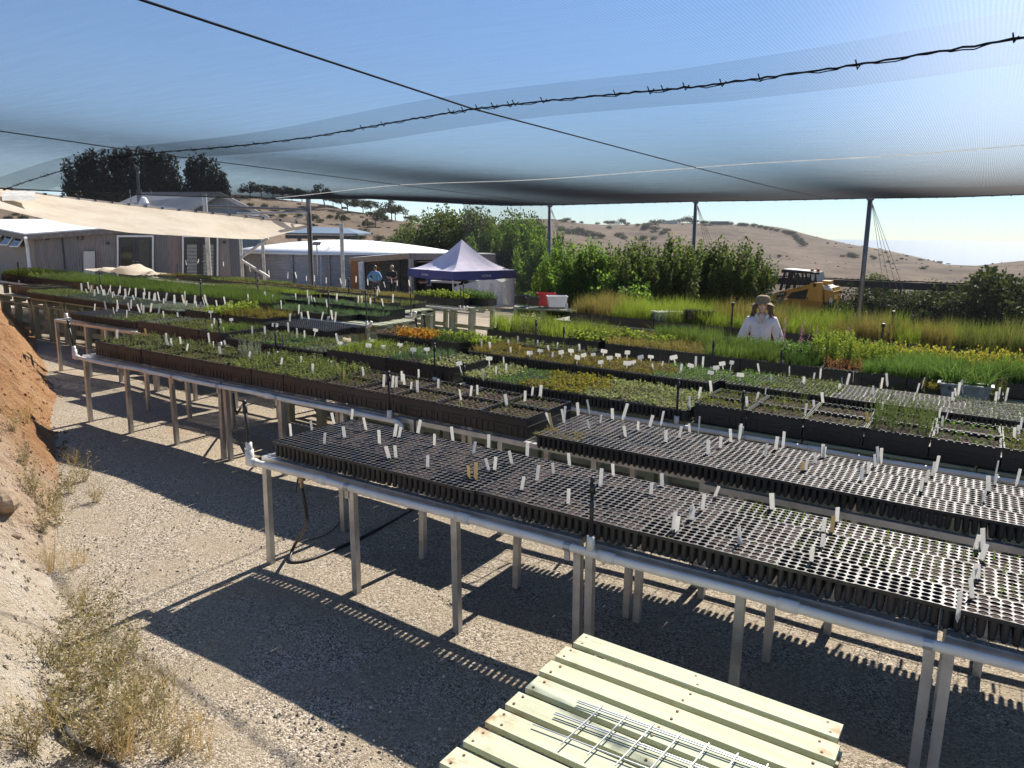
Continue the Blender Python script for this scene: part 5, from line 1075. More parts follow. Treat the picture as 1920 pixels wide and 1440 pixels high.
# ================================================================== VEGETATION
BARK = solid('bark', (.10, .075, .055), .9, 0, .35, 8, .5, 20)
G['poplar'] = leafm('poplar_leaf', (.045, .095, .018), (.085, .155, .028), (.14, .21, .05), trans=.55)
G['shrub'] = leafm('shrub_leaf', (.035, .062, .017), (.065, .10, .03), (.12, .135, .045), trans=.5)
G['gum'] = leafm('gum_leaf', (.022, .030, .016), (.038, .048, .024), (.06, .066, .034), trans=.25)
G['pine'] = leafm('pine_needle', (.020, .028, .016), (.036, .045, .024), (.06, .066, .036), trans=.25)
G['dusty'] = leafm('dusty_leaf', (.035, .055, .022), (.065, .09, .035), (.11, .125, .055), trans=.4)
G['hedge'] = leafm('hedge_leaf', (.018, .028, .010), (.032, .045, .016), (.05, .065, .024), trans=.3)
def upright(h, n_st, n_leaf, leaf, spread, fan, trunk_r=.03, low=.06, seed=0):
    """many-stemmed upright shrub: stems fan from the base, leaves hang along each"""
    nb = NB(); mb = MB()
    for s in range(n_st):
        a = rng.uniform(0, 2 * np.pi); l = fan * math.sqrt(rng.uniform(0, 1)); hh = h * rng.uniform(.62, 1.0) * (1 - .18 * l / max(fan, .01))
        P = [np.array([math.cos(a) * (l * (t ** .8)) * 1.0 + .05 * math.cos(a), math.sin(a) * (l * (t ** .8)) + .05 * math.sin(a), hh * t]) + rng.normal(0, .02, 3) * (t > 0) for t in np.linspace(0, 1, 6)]
        mb.tube(P, [trunk_r * (1 - .85 * t) for t in np.linspace(0, 1, 6)], 5)
        n = int(n_leaf * rng.uniform(.7, 1.2)); t = rng.uniform(low, 1.02, n) ** .85; Pa = np.array(P); B = np.stack([np.interp(t, np.linspace(0, 1, 6), Pa[:, i]) for i in range(3)], 1)
        rad_ = spread * (np.sin(np.pi * np.clip(t * .86 + .1, 0, 1)) ** .7) * np.sqrt(rng.uniform(0, 1, n)); th = rng.uniform(0, 2 * np.pi, n)
        B = B + np.stack([np.cos(th) * rad_, np.sin(th) * rad_, rng.normal(0, .05, n)], 1)
        Dv = unit(np.stack([np.cos(th), np.sin(th), rng.normal(-.35, .5, n)], 1)) * (leaf * rng.uniform(.6, 1.2, n))[:, None]
        nb.leaves(B, Dv, side(Dv, np.linalg.norm(Dv, axis=1) * .32))
    return nb, mb
def clumped(h, w_, n_cl, n_leaf, leaf, cl_r, trunk_h, flat=.6, forks=5, tr=.12, base=.35, shape='dome'):
    """tree with forking limbs that end in leaf clumps"""
    nb = NB(); mb = MB(); mb.tube([(0, 0, -.3), (.03 * w_, 0, trunk_h * .6), (0, .02 * w_, trunk_h)], [tr * 1.25, tr, tr * .8], 7); cl = []
    for i in range(n_cl):
        a = rng.uniform(0, 2 * np.pi); t = rng.uniform(0, 1); r = w_ / 2 * math.sqrt(rng.uniform(.02, 1))
        if shape == 'dome': z = trunk_h + (h - trunk_h) * (base * rng.uniform(0, 1) + (1 - base) * (1 - (r / (w_ / 2)) ** 2) * rng.uniform(.55, 1))
        else: z = h * rng.uniform(.06, 1) ; r *= max(.12, (1 - (z / h) ** 2.2)) ; 
        cl.append((r * math.cos(a), r * math.sin(a), z))
    for c in cl[:forks * 4]:
        m_ = (c[0] * .45, c[1] * .45, trunk_h + (c[2] - trunk_h) * .55); mb.tube([(0, 0, trunk_h * .9), m_, c], [tr * .55, tr * .3, tr * .1], 5)
    for c in cl:
        n = int(n_leaf * rng.uniform(.6, 1.3)); d = rdir(n) * (cl_r * rng.uniform(.35, 1.0, n) ** .6 * rng.uniform(.7, 1.15))[:, None]; d[:, 2] *= flat
        B = np.array(c) + d; Dv = unit(d + rng.normal(0, .5 * cl_r, (n, 3)) + np.array([0, 0, -.15 * cl_r])) * (leaf * rng.uniform(.6, 1.2, n))[:, None]; nb.leaves(B, Dv, side(Dv, np.linalg.norm(Dv, axis=1) * .35))
    return nb, mb
def plant_proto(nm, nb, mb, leafk):
    c = nb.mesh('crown'); c.materials.append(G[leafk]); t = mb.mesh('trunk'); t.materials.append(BARK); return (nm, c, t)
def place(pr, loc, s, rz, label, cat, grp, sxy=None):
    nm, c, t = pr; e = thing(nm, label, cat, loc, rz, grp); e.scale = (sxy or s, sxy or s, s)
    for n_, me in (('trunk', t), ('crown', c)): o = bpy.data.objects.new(n_, me); COL.objects.link(o); o.parent = e
    return e
def spot(px, py_top, D):
    """ground point below a tree top seen at px, py_top at depth D, and the tree's height"""
    p = at(px, py_top, D); return p
def stand(pr, px, ytop, D, label, cat, grp, wide=1.0, sink=.1):
    p = at(px, ytop, D); g = gzf(p[0], p[1]) - sink; return place(pr, (p[0], p[1], g), p[2] - g, R.uniform(0, 6.28), label, cat, grp, (p[2] - g) * wide)
# tall bright shrubs behind the gazebo and the hedge (unit height protos)
POP = [plant_proto('leafy_shrub', *upright(1.0, 18, 560, .040, .075, .34, .010), 'poplar') for _ in range(2)]
SHR = [plant_proto('hedge_shrub', *upright(1.0, 18, 460, .036, .060, .36, .010), 'shrub') for _ in range(3)]
ROU = plant_proto('round_shrub', *clumped(1.0, .95, 60, 90, .05, .15, .12, .8, 6, .02, .5), 'poplar')
gb = 'tall bright green shrubs behind the gazebo'
for i, (x, y, D, w_) in enumerate([(908, 428, 36, .75), (932, 406, 36, .7), (960, 400, 35.5, .7), (986, 396, 35, .7), (1010, 402, 34, .7), (1030, 438, 30, .75), (1000, 440, 30.5, .75)]):
    stand(POP[i % 2], x, y, D, f'tall bright green leafy shrub, {nth(i + 1)} planted of those behind the gazebo', 'shrub', gb, w_)
hs = [(1048, 462), (1068, 446), (1090, 448), (1112, 452), (1135, 436), (1158, 442), (1182, 440), (1205, 446), (1228, 434), (1252, 440), (1275, 438), (1298, 446), (1320, 438), (1344, 446), (1366, 448), (1386, 450), (1408, 446), (1120, 470), (1215, 468), (1330, 470)]
for i, (x, y) in enumerate(hs):
    stand(POP[i % 2] if i in (0, 1, 2, 3, 4) else SHR[i % 3], x, y, 23.2 + R.uniform(-.6, .9), f'upright hedge shrub, {nth(i + 1)} in the long hedge left of the loader', 'shrub', 'hedge of upright shrubs', .8 if i < 17 else 1.0)
stand(ROU, 1150, 487, 22.2, 'rounded glossy green shrub in front of the hedge behind the white tub', 'shrub', None, 1.0)
stand(ROU, 1122, 518, 22.6, 'low rounded green shrub beside the white tub at the hedge foot', 'shrub', None, 1.2)
stand(ROU, 995, 540, 26.5, 'small green bush growing just past the right wall of the gazebo', 'shrub', None, .8)
# dusty trees behind the side net
DUS = [plant_proto('dusty_tree', *clumped(1.0, .9, 90, 110, .040, .14, .12, .8, 7, .025, .55), 'dusty') for _ in range(2)]
for i, (x, y, D, w_) in enumerate([(775, 410, 47, .8), (815, 384, 48, .9), (858, 378, 47, .9), (905, 384, 46, .8), (950, 388, 47, .7), (740, 440, 46, .9), (985, 392, 50, .6)]):
    stand(DUS[i % 2], x, y, D, f'dusty green tree behind the grey side net, {nth(i + 1)} of the clump', 'tree', 'dusty trees behind the side net', w_)
# dark pines at the far left
PIN = [plant_proto('pine_tree', *clumped(1.0, .36, 60, 80, .036, .075, .1, 1.3, 6, .02, .5, 'col'), 'pine') for _ in range(3)]
for i, (x, y) in enumerate([(128, 312), (152, 300), (172, 291), (195, 296), (218, 290), (240, 289), (262, 293), (283, 291), (304, 297), (324, 306), (358, 303), (378, 300), (398, 311), (416, 326)]):
    p = at(x, y, 78); g = 1.0; place(PIN[i % 3], (p[0], p[1], g), p[2] - g, R.uniform(0, 6), f'tall dark pine, {nth(i + 1)} from the left seen through the shade net above the sail', 'tree', 'dark pines behind the houses', (p[2] - g) * .82)
# gum trees on the left hill
GUM = [plant_proto('gum_tree', *clumped(1.0, 1.25, 26, 70, .075, .17, .42, .55, 5, .028, .35), 'gum') for _ in range(3)]
gl = [(470, 372, 30), (490, 368, 26), (512, 372, 28), (530, 372, 24), (548, 374, 26), (566, 374, 24), (607, 388, 42), (625, 386, 26), (640, 380, 26), (652, 396, 34), (680, 398, 30), (695, 396, 28), (735, 412, 38), (742, 400, 26), (705, 424, 36), (690, 428, 20), (641, 420, 24), (770, 424, 26)]
for i, (x, yb, hp) in enumerate(sorted(gl)):
    p, r = on_hill(x, yb + 2, 55); h = hp * r / F * (1.0); place(GUM[i % 3], tuple(p - (0, 0, .2)), h, R.uniform(0, 6), f'dark spreading gum tree on the dry left hill, {nth(i + 1)} from the left', 'tree', 'gum trees on the dry hill', h * R.uniform(.85, 1.15))
BUS = [plant_proto('hill_bush', *clumped(1.0, 1.3, 22, 50, .12, .26, .1, .8, 3, .03, .6), 'gum') for _ in range(2)]
bl = [(480, 400, 9), (497, 390, 8), (516, 396, 10), (530, 408, 9), (545, 402, 12), (505, 408, 10), (588, 414, 13), (600, 418, 9), (560, 408, 9), (470, 388, 8), (620, 410, 8), (675, 450, 12), (710, 452, 13), (735, 450, 9), (682, 440, 12), (15, 412, 8), (45, 412, 9), (78, 415, 9), (30, 405, 6)]
for i, (x, yb, hp) in enumerate(sorted(bl)):
    p, r = on_hill(x, yb, 55); h = hp * r / F; place(BUS[i % 2], tuple(p - (0, 0, .1)), h, R.uniform(0, 6), f'small scrubby bush on the near dry hillside, {nth(i + 1)} from the left', 'bush', 'bushes on the near hillside', h * 1.2)
# bushes and trees of the far ridge
far = [(1010, 413, 5), (1032, 414, 5), (1055, 415, 6), (1062, 414, 7), (1075, 417, 5), (1090, 418, 5), (1140, 420, 8), (1150, 420, 8), (1165, 419, 11), (1175, 421, 6), (1120, 420, 5), (1195, 423, 5), (1142, 428, 6), (1215, 425, 9), (1228, 421, 10), (1240, 418, 8), (1262, 418, 7), (1275, 417, 8), (1288, 416, 11), (1300, 418, 8), (1318, 419, 7), (1330, 420, 7), (1371, 421, 6), (1388, 423, 7), (1398, 424, 7), (1413, 425, 7), (1425, 427, 6), (1436, 429, 6), (1447, 431, 5), (1457, 433, 5), (1470, 435, 5), (1480, 438, 6), (1487, 440, 7), (1492, 446, 8), (1497, 452, 8), (1502, 456, 8), (1507, 460, 7), (1230, 432, 8), (1250, 434, 8), (1242, 437, 6), (1210, 428, 8), (1052, 432, 8), (1068, 436, 9), (1085, 436, 11), (1100, 440, 10), (1115, 444, 10), (1128, 446, 9), (1160, 444, 9), (1170, 448, 8), (1205, 448, 8), (1225, 450, 8), (1022, 428, 6), (1008, 432, 7), (1580, 480, 4), (1596, 480, 7), (1604, 482, 6), (1640, 484, 5), (1635, 482, 4), (1660, 474, 4), (1690, 486, 4), (1725, 488, 4), (1762, 492, 4), (1811, 522, 4), (1665, 492, 4), (1730, 504, 5), (1462, 481, 4), (1552, 456, 3), (1625, 470, 3), (1700, 480, 3)]
for i, (x, yb, hp) in enumerate(sorted(far)):
    p, r = on_hill(x, yb + 1, 120); h = hp * r / F * 1.1; place(BUS[i % 2], tuple(p - (0, 0, .3)), h, R.uniform(0, 6), f'distant dark tree or bush on the far ridge, {nth(i + 1)} from the left', 'bush', 'trees on the far ridge', h * R.uniform(1.0, 1.5))
# low scrub dotted over the hills, past counting
mb = MB(); rc = random.Random(3)
for i in range(560):
    px = rc.uniform(1000, 1920) if i % 3 else rc.uniform(440, 780); d_ = ray(px, 440); a = math.atan2(d_[0], d_[1]); rc_ = float(np.interp(a, CA[:, 0], CA[:, 2])); r = rc_ * rc.uniform(.35, 1.0) ** .7
    if rc.random() < .55 and vn(px * .012, r * .012, 1, 4) < .02: continue
    x, y, z = terrain(np.float64(a), np.float64(r)); s = (.0011 if px > 900 else .0022) * r * rc.uniform(.5, 1.3); an = rc.uniform(0, 6)
    for k in range(3): mb.ell((x + s * rc.uniform(-.8, .8), y + s * rc.uniform(-.8, .8), z + s * .25), (s * rc.uniform(.4, .8), s * rc.uniform(.4, .8), s * rc.uniform(.3, .6)), 6, 4)
tag(mb.build('hill_scrub', solid('scrub', (.050, .048, .030), .9, 0, .4, 1.0)), kind='stuff', label='low dark scrub dotted over the dry hills')
# ridge houses
for px, py, L_, lab, c in ((1258, 417.5, 9.5, 'long pale low house among trees on the ridge', (.55, .53, .48)), (1350, 419, 13, 'grey flat-roofed house on the ridge skyline', (.16, .17, .19))):
    p, r = on_hill(px, py + 2, 120); h = 5.5 * r / F; t = thing('ridge_house', lab, 'house', tuple(p), YAW - math.atan((px - 960) / F))
    wdt = L_ * 2.4 * r / F; mb = MB(); mb.box((0, 0, h * .4), (wdt, 6, h)); mb.build('wall', solid('ridge_wall' + lab[:4], c, .8), t); mb = MB(); mb.box((0, 0, h * .93), (wdt * 1.06, 7, h * .14)); mb.build('roof', solid('ridge_roof' + lab[:4], tuple(x * .8 for x in c), .6), t)
# hedge and dark tree behind the fence on the right
HED = [plant_proto('dark_shrub', *clumped(1.0, 1.15, 46, 90, .06, .19, .08, .8, 4, .02, .6), 'hedge') for _ in range(2)]
for i, (x, y, D) in enumerate([(1415, 548, 26), (1590, 540, 25.5), (1572, 555, 25), (1640, 548, 25), (1668, 541, 25), (1700, 556, 24.5), (1728, 550, 25), (1755, 548, 24.5), (1785, 548, 24), (1812, 552, 24), (1838, 562, 23.5), (1545, 560, 26.5), (1860, 555, 23.5), (1440, 560, 25.8), (1475, 566, 27)]):
    stand(HED[i % 2], x, y, D, f'dark backlit shrub along the windbreak fence, {nth(i + 1)} one counted', 'shrub', 'dark shrubs along the windbreak fence', .95)
stand(HED[0], 1905, 492, 22.5, 'dark tree at the right edge rising above the windbreak fence', 'tree', None, .85); stand(HED[1], 1868, 516, 23.2, 'dark bushy tree beside the tallest dark tree at the right edge', 'tree', None, .8); stand(DUS[0], 1845, 508, 27, 'olive green tree just beyond the fence near the right edge', 'tree', None, .9); stand(DUS[1], 1655, 508, 29, 'small olive tree showing above the fence behind the grey post', 'tree', None, .7); stand(DUS[0], 1745, 522, 29, 'low olive bush showing over the fence top', 'bush', None, .9)
# weeds at the foot of the bank
G['weed'] = leafm('weed_leaf', (.17, .16, .08), (.30, .25, .14), (.42, .33, .20), trans=.25); G['straw'] = leafm('straw', (.36, .25, .10), (.46, .34, .16), (.34, .22, .10), trans=.2)
def weed(h, n, br, leafy=1.0):
    nb = NB()
    for i in range(n):
        a = rng.uniform(0, 6.28); l = rng.uniform(.1, .75); hh = h * rng.uniform(.5, 1.05); d = np.array([math.cos(a) * l, math.sin(a) * l, 1.0]); d *= hh / np.linalg.norm(d); b0 = np.array([rng.normal(0, .03), rng.normal(0, .03), -.02])
        nb.blades(b0[None], d[None] * .8, np.array([[.0022, .001, 0]]), (d * .2)[None])
        for k in range(br):
            t = rng.uniform(.2, .98); q = b0 + d * t; e = unit(rdir(1)[0] * .8 + np.array([0, 0, .8]))[None] * hh * .26 * rng.uniform(.5, 1.2); nb.blades(q[None], e * .8, np.array([[.0012, .0006, 0]]), e * .2)
            m_ = int(5 * leafy) + 1; B = q + e * rng.uniform(.2, 1.05, m_)[:, None]; Dv = unit(rdir(m_) + np.array([0, 0, .3])) * rng.uniform(.010, .030, m_)[:, None]; nb.leaves(B, Dv, side(Dv, np.linalg.norm(Dv, axis=1) * .22))
        m_ = int(12 * leafy); t = rng.uniform(0, .9, m_); B = b0 + d * t[:, None]; Dv = unit(rdir(m_) + np.array([0, 0, .2])) * rng.uniform(.015, .05, m_)[:, None]; nb.leaves(B, Dv, side(Dv, np.linalg.norm(Dv, axis=1) * .16))
    return nb
WEE = []
for k in range(3): me = weed(.50, 14, 7, .75).mesh('weed_clump'); me.materials.append(G['weed']); WEE.append(me)
nb = NB(); grassp(nb, .35, .35, 60, .5, .0022, .4); me = nb.mesh('straw_tuft'); me.materials.append(G['straw']); STR = me
wl = [(95, 965, .8), (60, 935, .7), (130, 930, .75), (160, 905, .6), (110, 985, .7), (85, 1000, .6), (200, 1190, .8), (165, 1230, .9), (215, 1265, .85), (250, 1230, .7), (140, 1290, .8), (190, 1330, .95), (240, 1345, .8), (120, 1370, .7), (290, 1380, .75), (225, 1415, .9), (160, 1430, .9), (105, 1260, .7), (150, 1160, .55), (270, 1300, .6), (60, 1420, .7), (330, 1430, .5), (45, 875, .5), (180, 945, .5), (30, 820, .45)]
def bank_hit(px, py):
    d = ray(px, py); lo = .6
    for t in np.arange(.8, 25, .06):
        p = C0 + d * t; s = gzf(p[0], p[1]) + max(0.0, bank_h(p[0], p[1]) if p[0] < 3 else 0)
        if p[2] < s: return np.array([p[0], p[1], s])
    return hit(px, py)
for i, (x, y, s) in enumerate(sorted(wl)):
    p = bank_hit(x, y); o = bpy.data.objects.new('weed_clump', WEE[i % 3]); COL.objects.link(o); o.location = tuple(p); o.scale = (s,) * 3; o.rotation_euler = (0, 0, R.uniform(0, 6)); tag(o, f'dry seeding weed at the foot of the earth bank, {nth(i + 1)} from the left', 'weed', 'dry weeds along the earth bank')
sl_ = [(260, 1400), (300, 1410), (340, 1380), (380, 1395), (130, 1080), (95, 1060), (60, 1380), (310, 1330), (355, 1430), (150, 870), (60, 790), (200, 1440)]
for i, (x, y) in enumerate(sorted(sl_)):
    p = bank_hit(x, y); o = bpy.data.objects.new('straw_tuft', STR); COL.objects.link(o); o.location = tuple(p); o.scale = (R.uniform(.4, .8),) * 3; o.rotation_euler = (R.uniform(-.3, .3), R.uniform(-.3, .3), R.uniform(0, 6)); tag(o, f'golden straw tuft on the gravel edge, {nth(i + 1)} from the left', 'grass tuft', 'straw tufts on the gravel edge')
# loose stones: small gravel too many to count
nb = MB()
for i in range(2600):
    px, py = R.uniform(60, 900), R.uniform(760, 1440); p = hit(px, py)
    if bank_d(p[0], p[1]) > .1: continue
    s = R.choice((.004, .005, .006, .007, .009, .012)) * R.uniform(.7, 1.3); z = gzf(p[0], p[1]) + s * .25
    ang = R.uniform(0, 6.28); v = []
    for k in range(5): r_ = s * R.uniform(.7, 1.2); v.append((p[0] + r_ * math.cos(ang + k * 1.257), p[1] + r_ * .8 * math.sin(ang + k * 1.257), z - s * .3))
    v.append((p[0] + s * .2, p[1], z + s * R.uniform(.3, .8))); nb.add(v, [(k, (k + 1) % 5, 5) for k in range(5)])
st_, nt, bs = newmat('loose_stone'); g_ = N(nt, 'ShaderNodeNewGeometry'); L(nt, ramp(nt, g_.outputs['Random Per Island'], [(0, (.17, .15, .13)), (.4, (.30, .27, .22)), (.8, (.42, .37, .3)), (1, (.6, .57, .52))]), bs.inputs['Base Color']); bs.inputs['Roughness'].default_value = .9
tag(nb.build('loose_stones', st_), kind='stuff', label='loose gravel stones scattered over the yard')
# boulders in the bank
for i, (x, y, s) in enumerate([(4, 940, .17), (30, 1015, .04)]):
    p = bank_hit(x, y); mb = MB(); mb.ell((0, 0, 0), (s, s * .7, s * .55), 12, 8); mb.v = [(a * (1 + .35 * vn(a * 9 + i, b * 9, 1 / s * .15)), b * (1 + .3 * vn(b * 9, c * 9 + i, 1 / s * .15)), c) for a, b, c in mb.v]
    o = mb.build('bank_rock', solid('rock%d' % i, (.26, .19, .125), .9, 0, .4, 9, .8, 30)); o.location = tuple(p); o.rotation_euler = (0, 0, i); tag(o, ['large weathered rock bedded in the earth bank', 'small stone bedded in the pale bank below the large rock'][i], 'rock')
# ================================================================== FOREGROUND PALLET
pal = pallet_table_proto(1.15, 1.10, .55, 8, PALE, True); PX, PY = -.86, 2.40
pal.location = (PX, PY, gzf(PX, PY)); pal.rotation_euler = (0, SL, rad(-1.5)); tag(pal, 'pale treated pine pallet table in the foreground holding a wire panel', 'pallet', None)
NAIL = solid('rusty_nail', (.14, .06, .03), .7, .3)
mb = MB()
for i in range(8):
    for x in (-.53, -.0, .53):
        for k in (-.03, .028): mb.lathe((x + R.uniform(-.02, .02), -.55 + 1.10 / 8 * (i + .5) + k, .550), [(0, .0026), (.0055, .0022), (.0055, -.002)], 8)
mb.build('nails', NAIL, pal)
for ch in pal.children:
    if ch.name.startswith('deck'): ch.data.materials[0] = PALE
WZ = gzf(PX, PY) + .558
wp = thing('wire_panel', 'small galvanised wire grid panel lying on the pale pallet', 'wire panel', (PX, PY, WZ), world=False); wp.rotation_euler = (0, SL, 0)
def wl2(px, py): p = onz(px, py, WZ + .01); return (p[0] - PX, p[1] - PY)
mb = MB()
a_, b_ = wl2(1084, 1314), wl2(1445, 1435); dx, dy = (b_[0] - a_[0]), (b_[1] - a_[1]); ln = math.hypot(dx, dy); ux, uy = dx / ln, dy / ln
for k, off in ((0, 0), (1, -.012), (2, -.115), (3, -.127), (4, -.225)):
    s0 = -.0 - .035 * (k // 2); mb.tube([(a_[0] - uy * off * -1 + ux * s0, a_[1] + ux * off + uy * s0, .004), (a_[0] + uy * off + ux * 1.0, a_[1] + ux * off + uy * 1.0, .004)], .0028, 6)
mb.build('long_wires', MESHW, wp)
mb = MB()
for i in range(7):
    s = .10 + i * .105; mb.tube([(a_[0] + ux * s, a_[1] + uy * s + .012, .011), (a_[0] + ux * s - .03, a_[1] + uy * s - .28, .011)], .0030, 6)
mb.build('cross_wires', MESHW, wp)
# ================================================================== HOSES
def hose(pts, r, label, n=40, mat=POLY):
    P = [np.array(p) for p in pts]; Q = []
    for i in range(len(P) - 1):
        p0, p1, p2, p3 = P[max(i - 1, 0)], P[i], P[i + 1], P[min(i + 2, len(P) - 1)]
        for t in np.linspace(0, 1, 10, endpoint=False): Q.append(tuple(.5 * (2 * p1 + (p2 - p0) * t + (2 * p0 - 5 * p1 + 4 * p2 - p3) * t * t + (3 * p1 - p0 - 3 * p2 + p3) * t ** 3)))
    Q.append(tuple(P[-1])); mb = MB(); mb.tube(Q, r, 8); return tag(mb.build('garden_hose', mat, smooth=True), label, 'hose')
def gp2(px, py, z=.014): p = hit(px, py); p[2] = gzf(p[0], p[1]) + z; return p
a_ = hit(565, 898, .70); hs_ = thing('tap_fitting', 'brass and plastic valve hanging under the nearest bench pipe', 'valve', tuple(a_))
mb = MB(); mb.tube([(0, 0, .10), (0, 0, .04)], .026, 10); mb.build('tee', PVC, hs_); mb = MB(); mb.tube([(0, 0, .04), (.005, -.005, -.06)], .014, 8); mb.box((0, 0, 0), (.05, .03, .02)); mb.build('valve_body', solid('dull_brass', (.25, .20, .12), .4, .8), hs_); mb = MB(); mb.bar((-.02, -.01, -.0), (-.03, -.03, -.09), .014, .01); mb.build('lever', CHAR, hs_)
f = hit(545, 1052); p1 = a_ + (f - a_) * .5; p1 = np.array([p1[0] + .07, p1[1] + .02, (a_[2] + .02) * .5])
hose([a_ + (.005, -.005, -.06), a_ + (.035, 0, -.25), p1, gp2(552, 1040) + (0, 0, .05), gp2(545, 1057), gp2(580, 1053), gp2(640, 1028), gp2(700, 1000), gp2(790, 950)], .012, 'black hose hanging from the nearest bench and curving over the gravel')
a_ = hit(437, 738, .72); hose([a_, a_ + (.02, .01, -.2), gp2(462, 800) + (0, 0, .25), gp2(470, 852), gp2(500, 858), gp2(560, 842)], .012, 'black hose hanging from the left part of the second bench')
a_ = hit(556, 752, .62); hose([a_, gp2(585, 790) + (0, 0, .2), gp2(604, 800), gp2(580, 815)], .012, 'short black hose looping below the middle of the second bench')
hose([bank_hit(98, 1322) + (0, 0, .02), bank_hit(92, 1335) + (0, 0, .03), bank_hit(105, 1360) + (0, 0, .03), bank_hit(140, 1400) + (0, 0, .025), bank_hit(205, 1445) + (0, 0, .02), bank_hit(260, 1475) + (0, 0, .02)], .014, 'dusty black poly hose emerging from the pale bank among weeds', mat=solid('dusty_poly', (.05, .048, .046), .7, 0, .5, 30))
hose([gp2(565, 1020), gp2(612, 1005), gp2(640, 980)], .004, 'thin cord lying beside the hose on the gravel')
# ================================================================== BINS AND OTHER THINGS ON THE BENCHES
def tub(nm, px, py, D, w_, d, h, mat, label, cat, taper=.85, lip=True):
    p = at(px, py, D); mb = MB(); t = .012
    o_ = [(-w_ / 2, -d / 2), (w_ / 2, -d / 2), (w_ / 2, d / 2), (-w_ / 2, d / 2)]
    for i in range(4):
        a, b_ = o_[i], o_[(i + 1) % 4]; k = taper
        mb.add([(a[0] * k, a[1] * k, 0), (b_[0] * k, b_[1] * k, 0), (b_[0], b_[1], h), (a[0], a[1], h), (a[0] * k * .95, a[1] * k * .95, .012), (b_[0] * k * .95, b_[1] * k * .95, .012), (b_[0] * .95, b_[1] * .95, h), (a[0] * .95, a[1] * .95, h)], [(0, 1, 2, 3), (5, 4, 7, 6), (3, 2, 6, 7)])
        if lip: mb.bar((a[0] * 1.02, a[1] * 1.02, h - .012), (b_[0] * 1.02, b_[1] * 1.02, h - .012), .025, .03)
        for s in (.3, .5, .7): c = (a[0] + (b_[0] - a[0]) * s, a[1] + (b_[1] - a[1]) * s); mb.bar((c[0] * k, c[1] * k, .02), (c[0], c[1], h - .03), .012, .012)
    mb.add([(x * taper, y * taper, .006) for x, y in o_], [(0, 1, 2, 3)])
    o = mb.build(nm, mat); o.location = tuple(p); o.rotation_euler = (0, 0, YAW * .9 + .12); return tag(o, label, cat)
# low table the bins stand on
B0, B1_ = at(962, 577, 21.6), at(1150, 586, 21.0)
tb = thing('bin_table', 'low weathered plank table carrying the red and white tubs', 'table', tuple((B0 + B1_) / 2), world=True); dd = np.array([-.45, .85, 0]) * .95
mb = MB()
for k in range(6): o_ = dd * (k / 6); mb.prism([tuple(B0 + o_), tuple(B1_ + o_), tuple(B1_ + o_ + dd * .14), tuple(B0 + o_ + dd * .14)], (0, 0, -.035))
mb.build('planks', TIMBER, tb)
for t in (.03, .3, .6, .97):
    for o_ in (dd * .05, dd * .9):
        p = B0 + (B1_ - B0) * t + o_; mb = MB(); mb.bar((p[0], p[1], gzf(*p[:2]) - .02), (p[0], p[1], p[2] - .035), .09, .09, (0, 1, 0)); mb.build('leg', TIMBER, tb)
RED = solid('red_plastic', (.52, .018, .025), .4, 0, .08, 3); WHP = solid('translucent_white_plastic', (.72, .72, .72), .35, 0, .06, 3)
tub('red_tub', 1024, 572.5, 21.9, .50, .40, .36, RED, 'bright red plastic tub on the low plank table', 'tub', .88); tub('white_tub', 1044, 575, 21.2, .54, .40, .30, WHP, 'translucent white tub in front of the red tub', 'tub', .86)
tub('black_tub', 980, 569, 21.8, .40, .35, .24, BLACKPL, 'black tub left of the red tub, nearest the gazebo', 'tub'); tub('black_tub', 998, 572, 21.2, .36, .32, .22, BLACKPL, 'black tub standing right against the red tub', 'tub')
p = at(1062, 579, 20.9); mb = MB(); mb.lathe((0, 0, 0), [(0, 0), (.04, 0), (.042, .12), (.018, .16), (.018, .19), (0, .19)], 12); o = mb.build('spray_bottle', solid('bottle_plastic', (.5, .5, .5), .4)); o.location = tuple(p); tag(o, 'small clear bottle to the right of the white tub', 'bottle')
# white foam box, round pots
p = at(1254, 604, 14.6); mb = MB(); mb.box((0, 0, .09), (.62, .40, .18)); mb.box((-.12, 0, .20), (.40, .36, .03), .02); mb.box((.17, .02, .195), (.26, .30, .02), -.1); o = mb.build('foam_box', solid('white_foam', (.70, .70, .68), .7, 0, .05, 5)); o.location = tuple(p); o.rotation_euler = (0, 0, YAW + .25); tag(o, 'white polystyrene box lying among the dry grasses', 'box')
for px, py, nm in ((1298, 598, 'black pot of soil beside the white foam box'), (1322, 600, 'black pot with bright moss near the foam box')):
    p = at(px, py, 14.2); t = thing('round_pot', nm, 'pot', tuple(p)); mb = MB(); mb.lathe((0, 0, 0), [(0, 0), (.14, 0), (.17, .16), (.18, .16), (.18, .18), (.165, .18), (.155, .13), (0, .13)], 20); mb.build('pot', BLACKPL, t)
    if 'moss' in nm: nb = NB(); herbp(nb, .24, .24, 90, .09, .03, 9); me = nb.mesh('seedlings'); me.materials.append(G['lime']); o = bpy.data.objects.new('seedlings', me); COL.objects.link(o); o.parent = t; o.location = (0, 0, .14); o['kind'] = 'stuff'
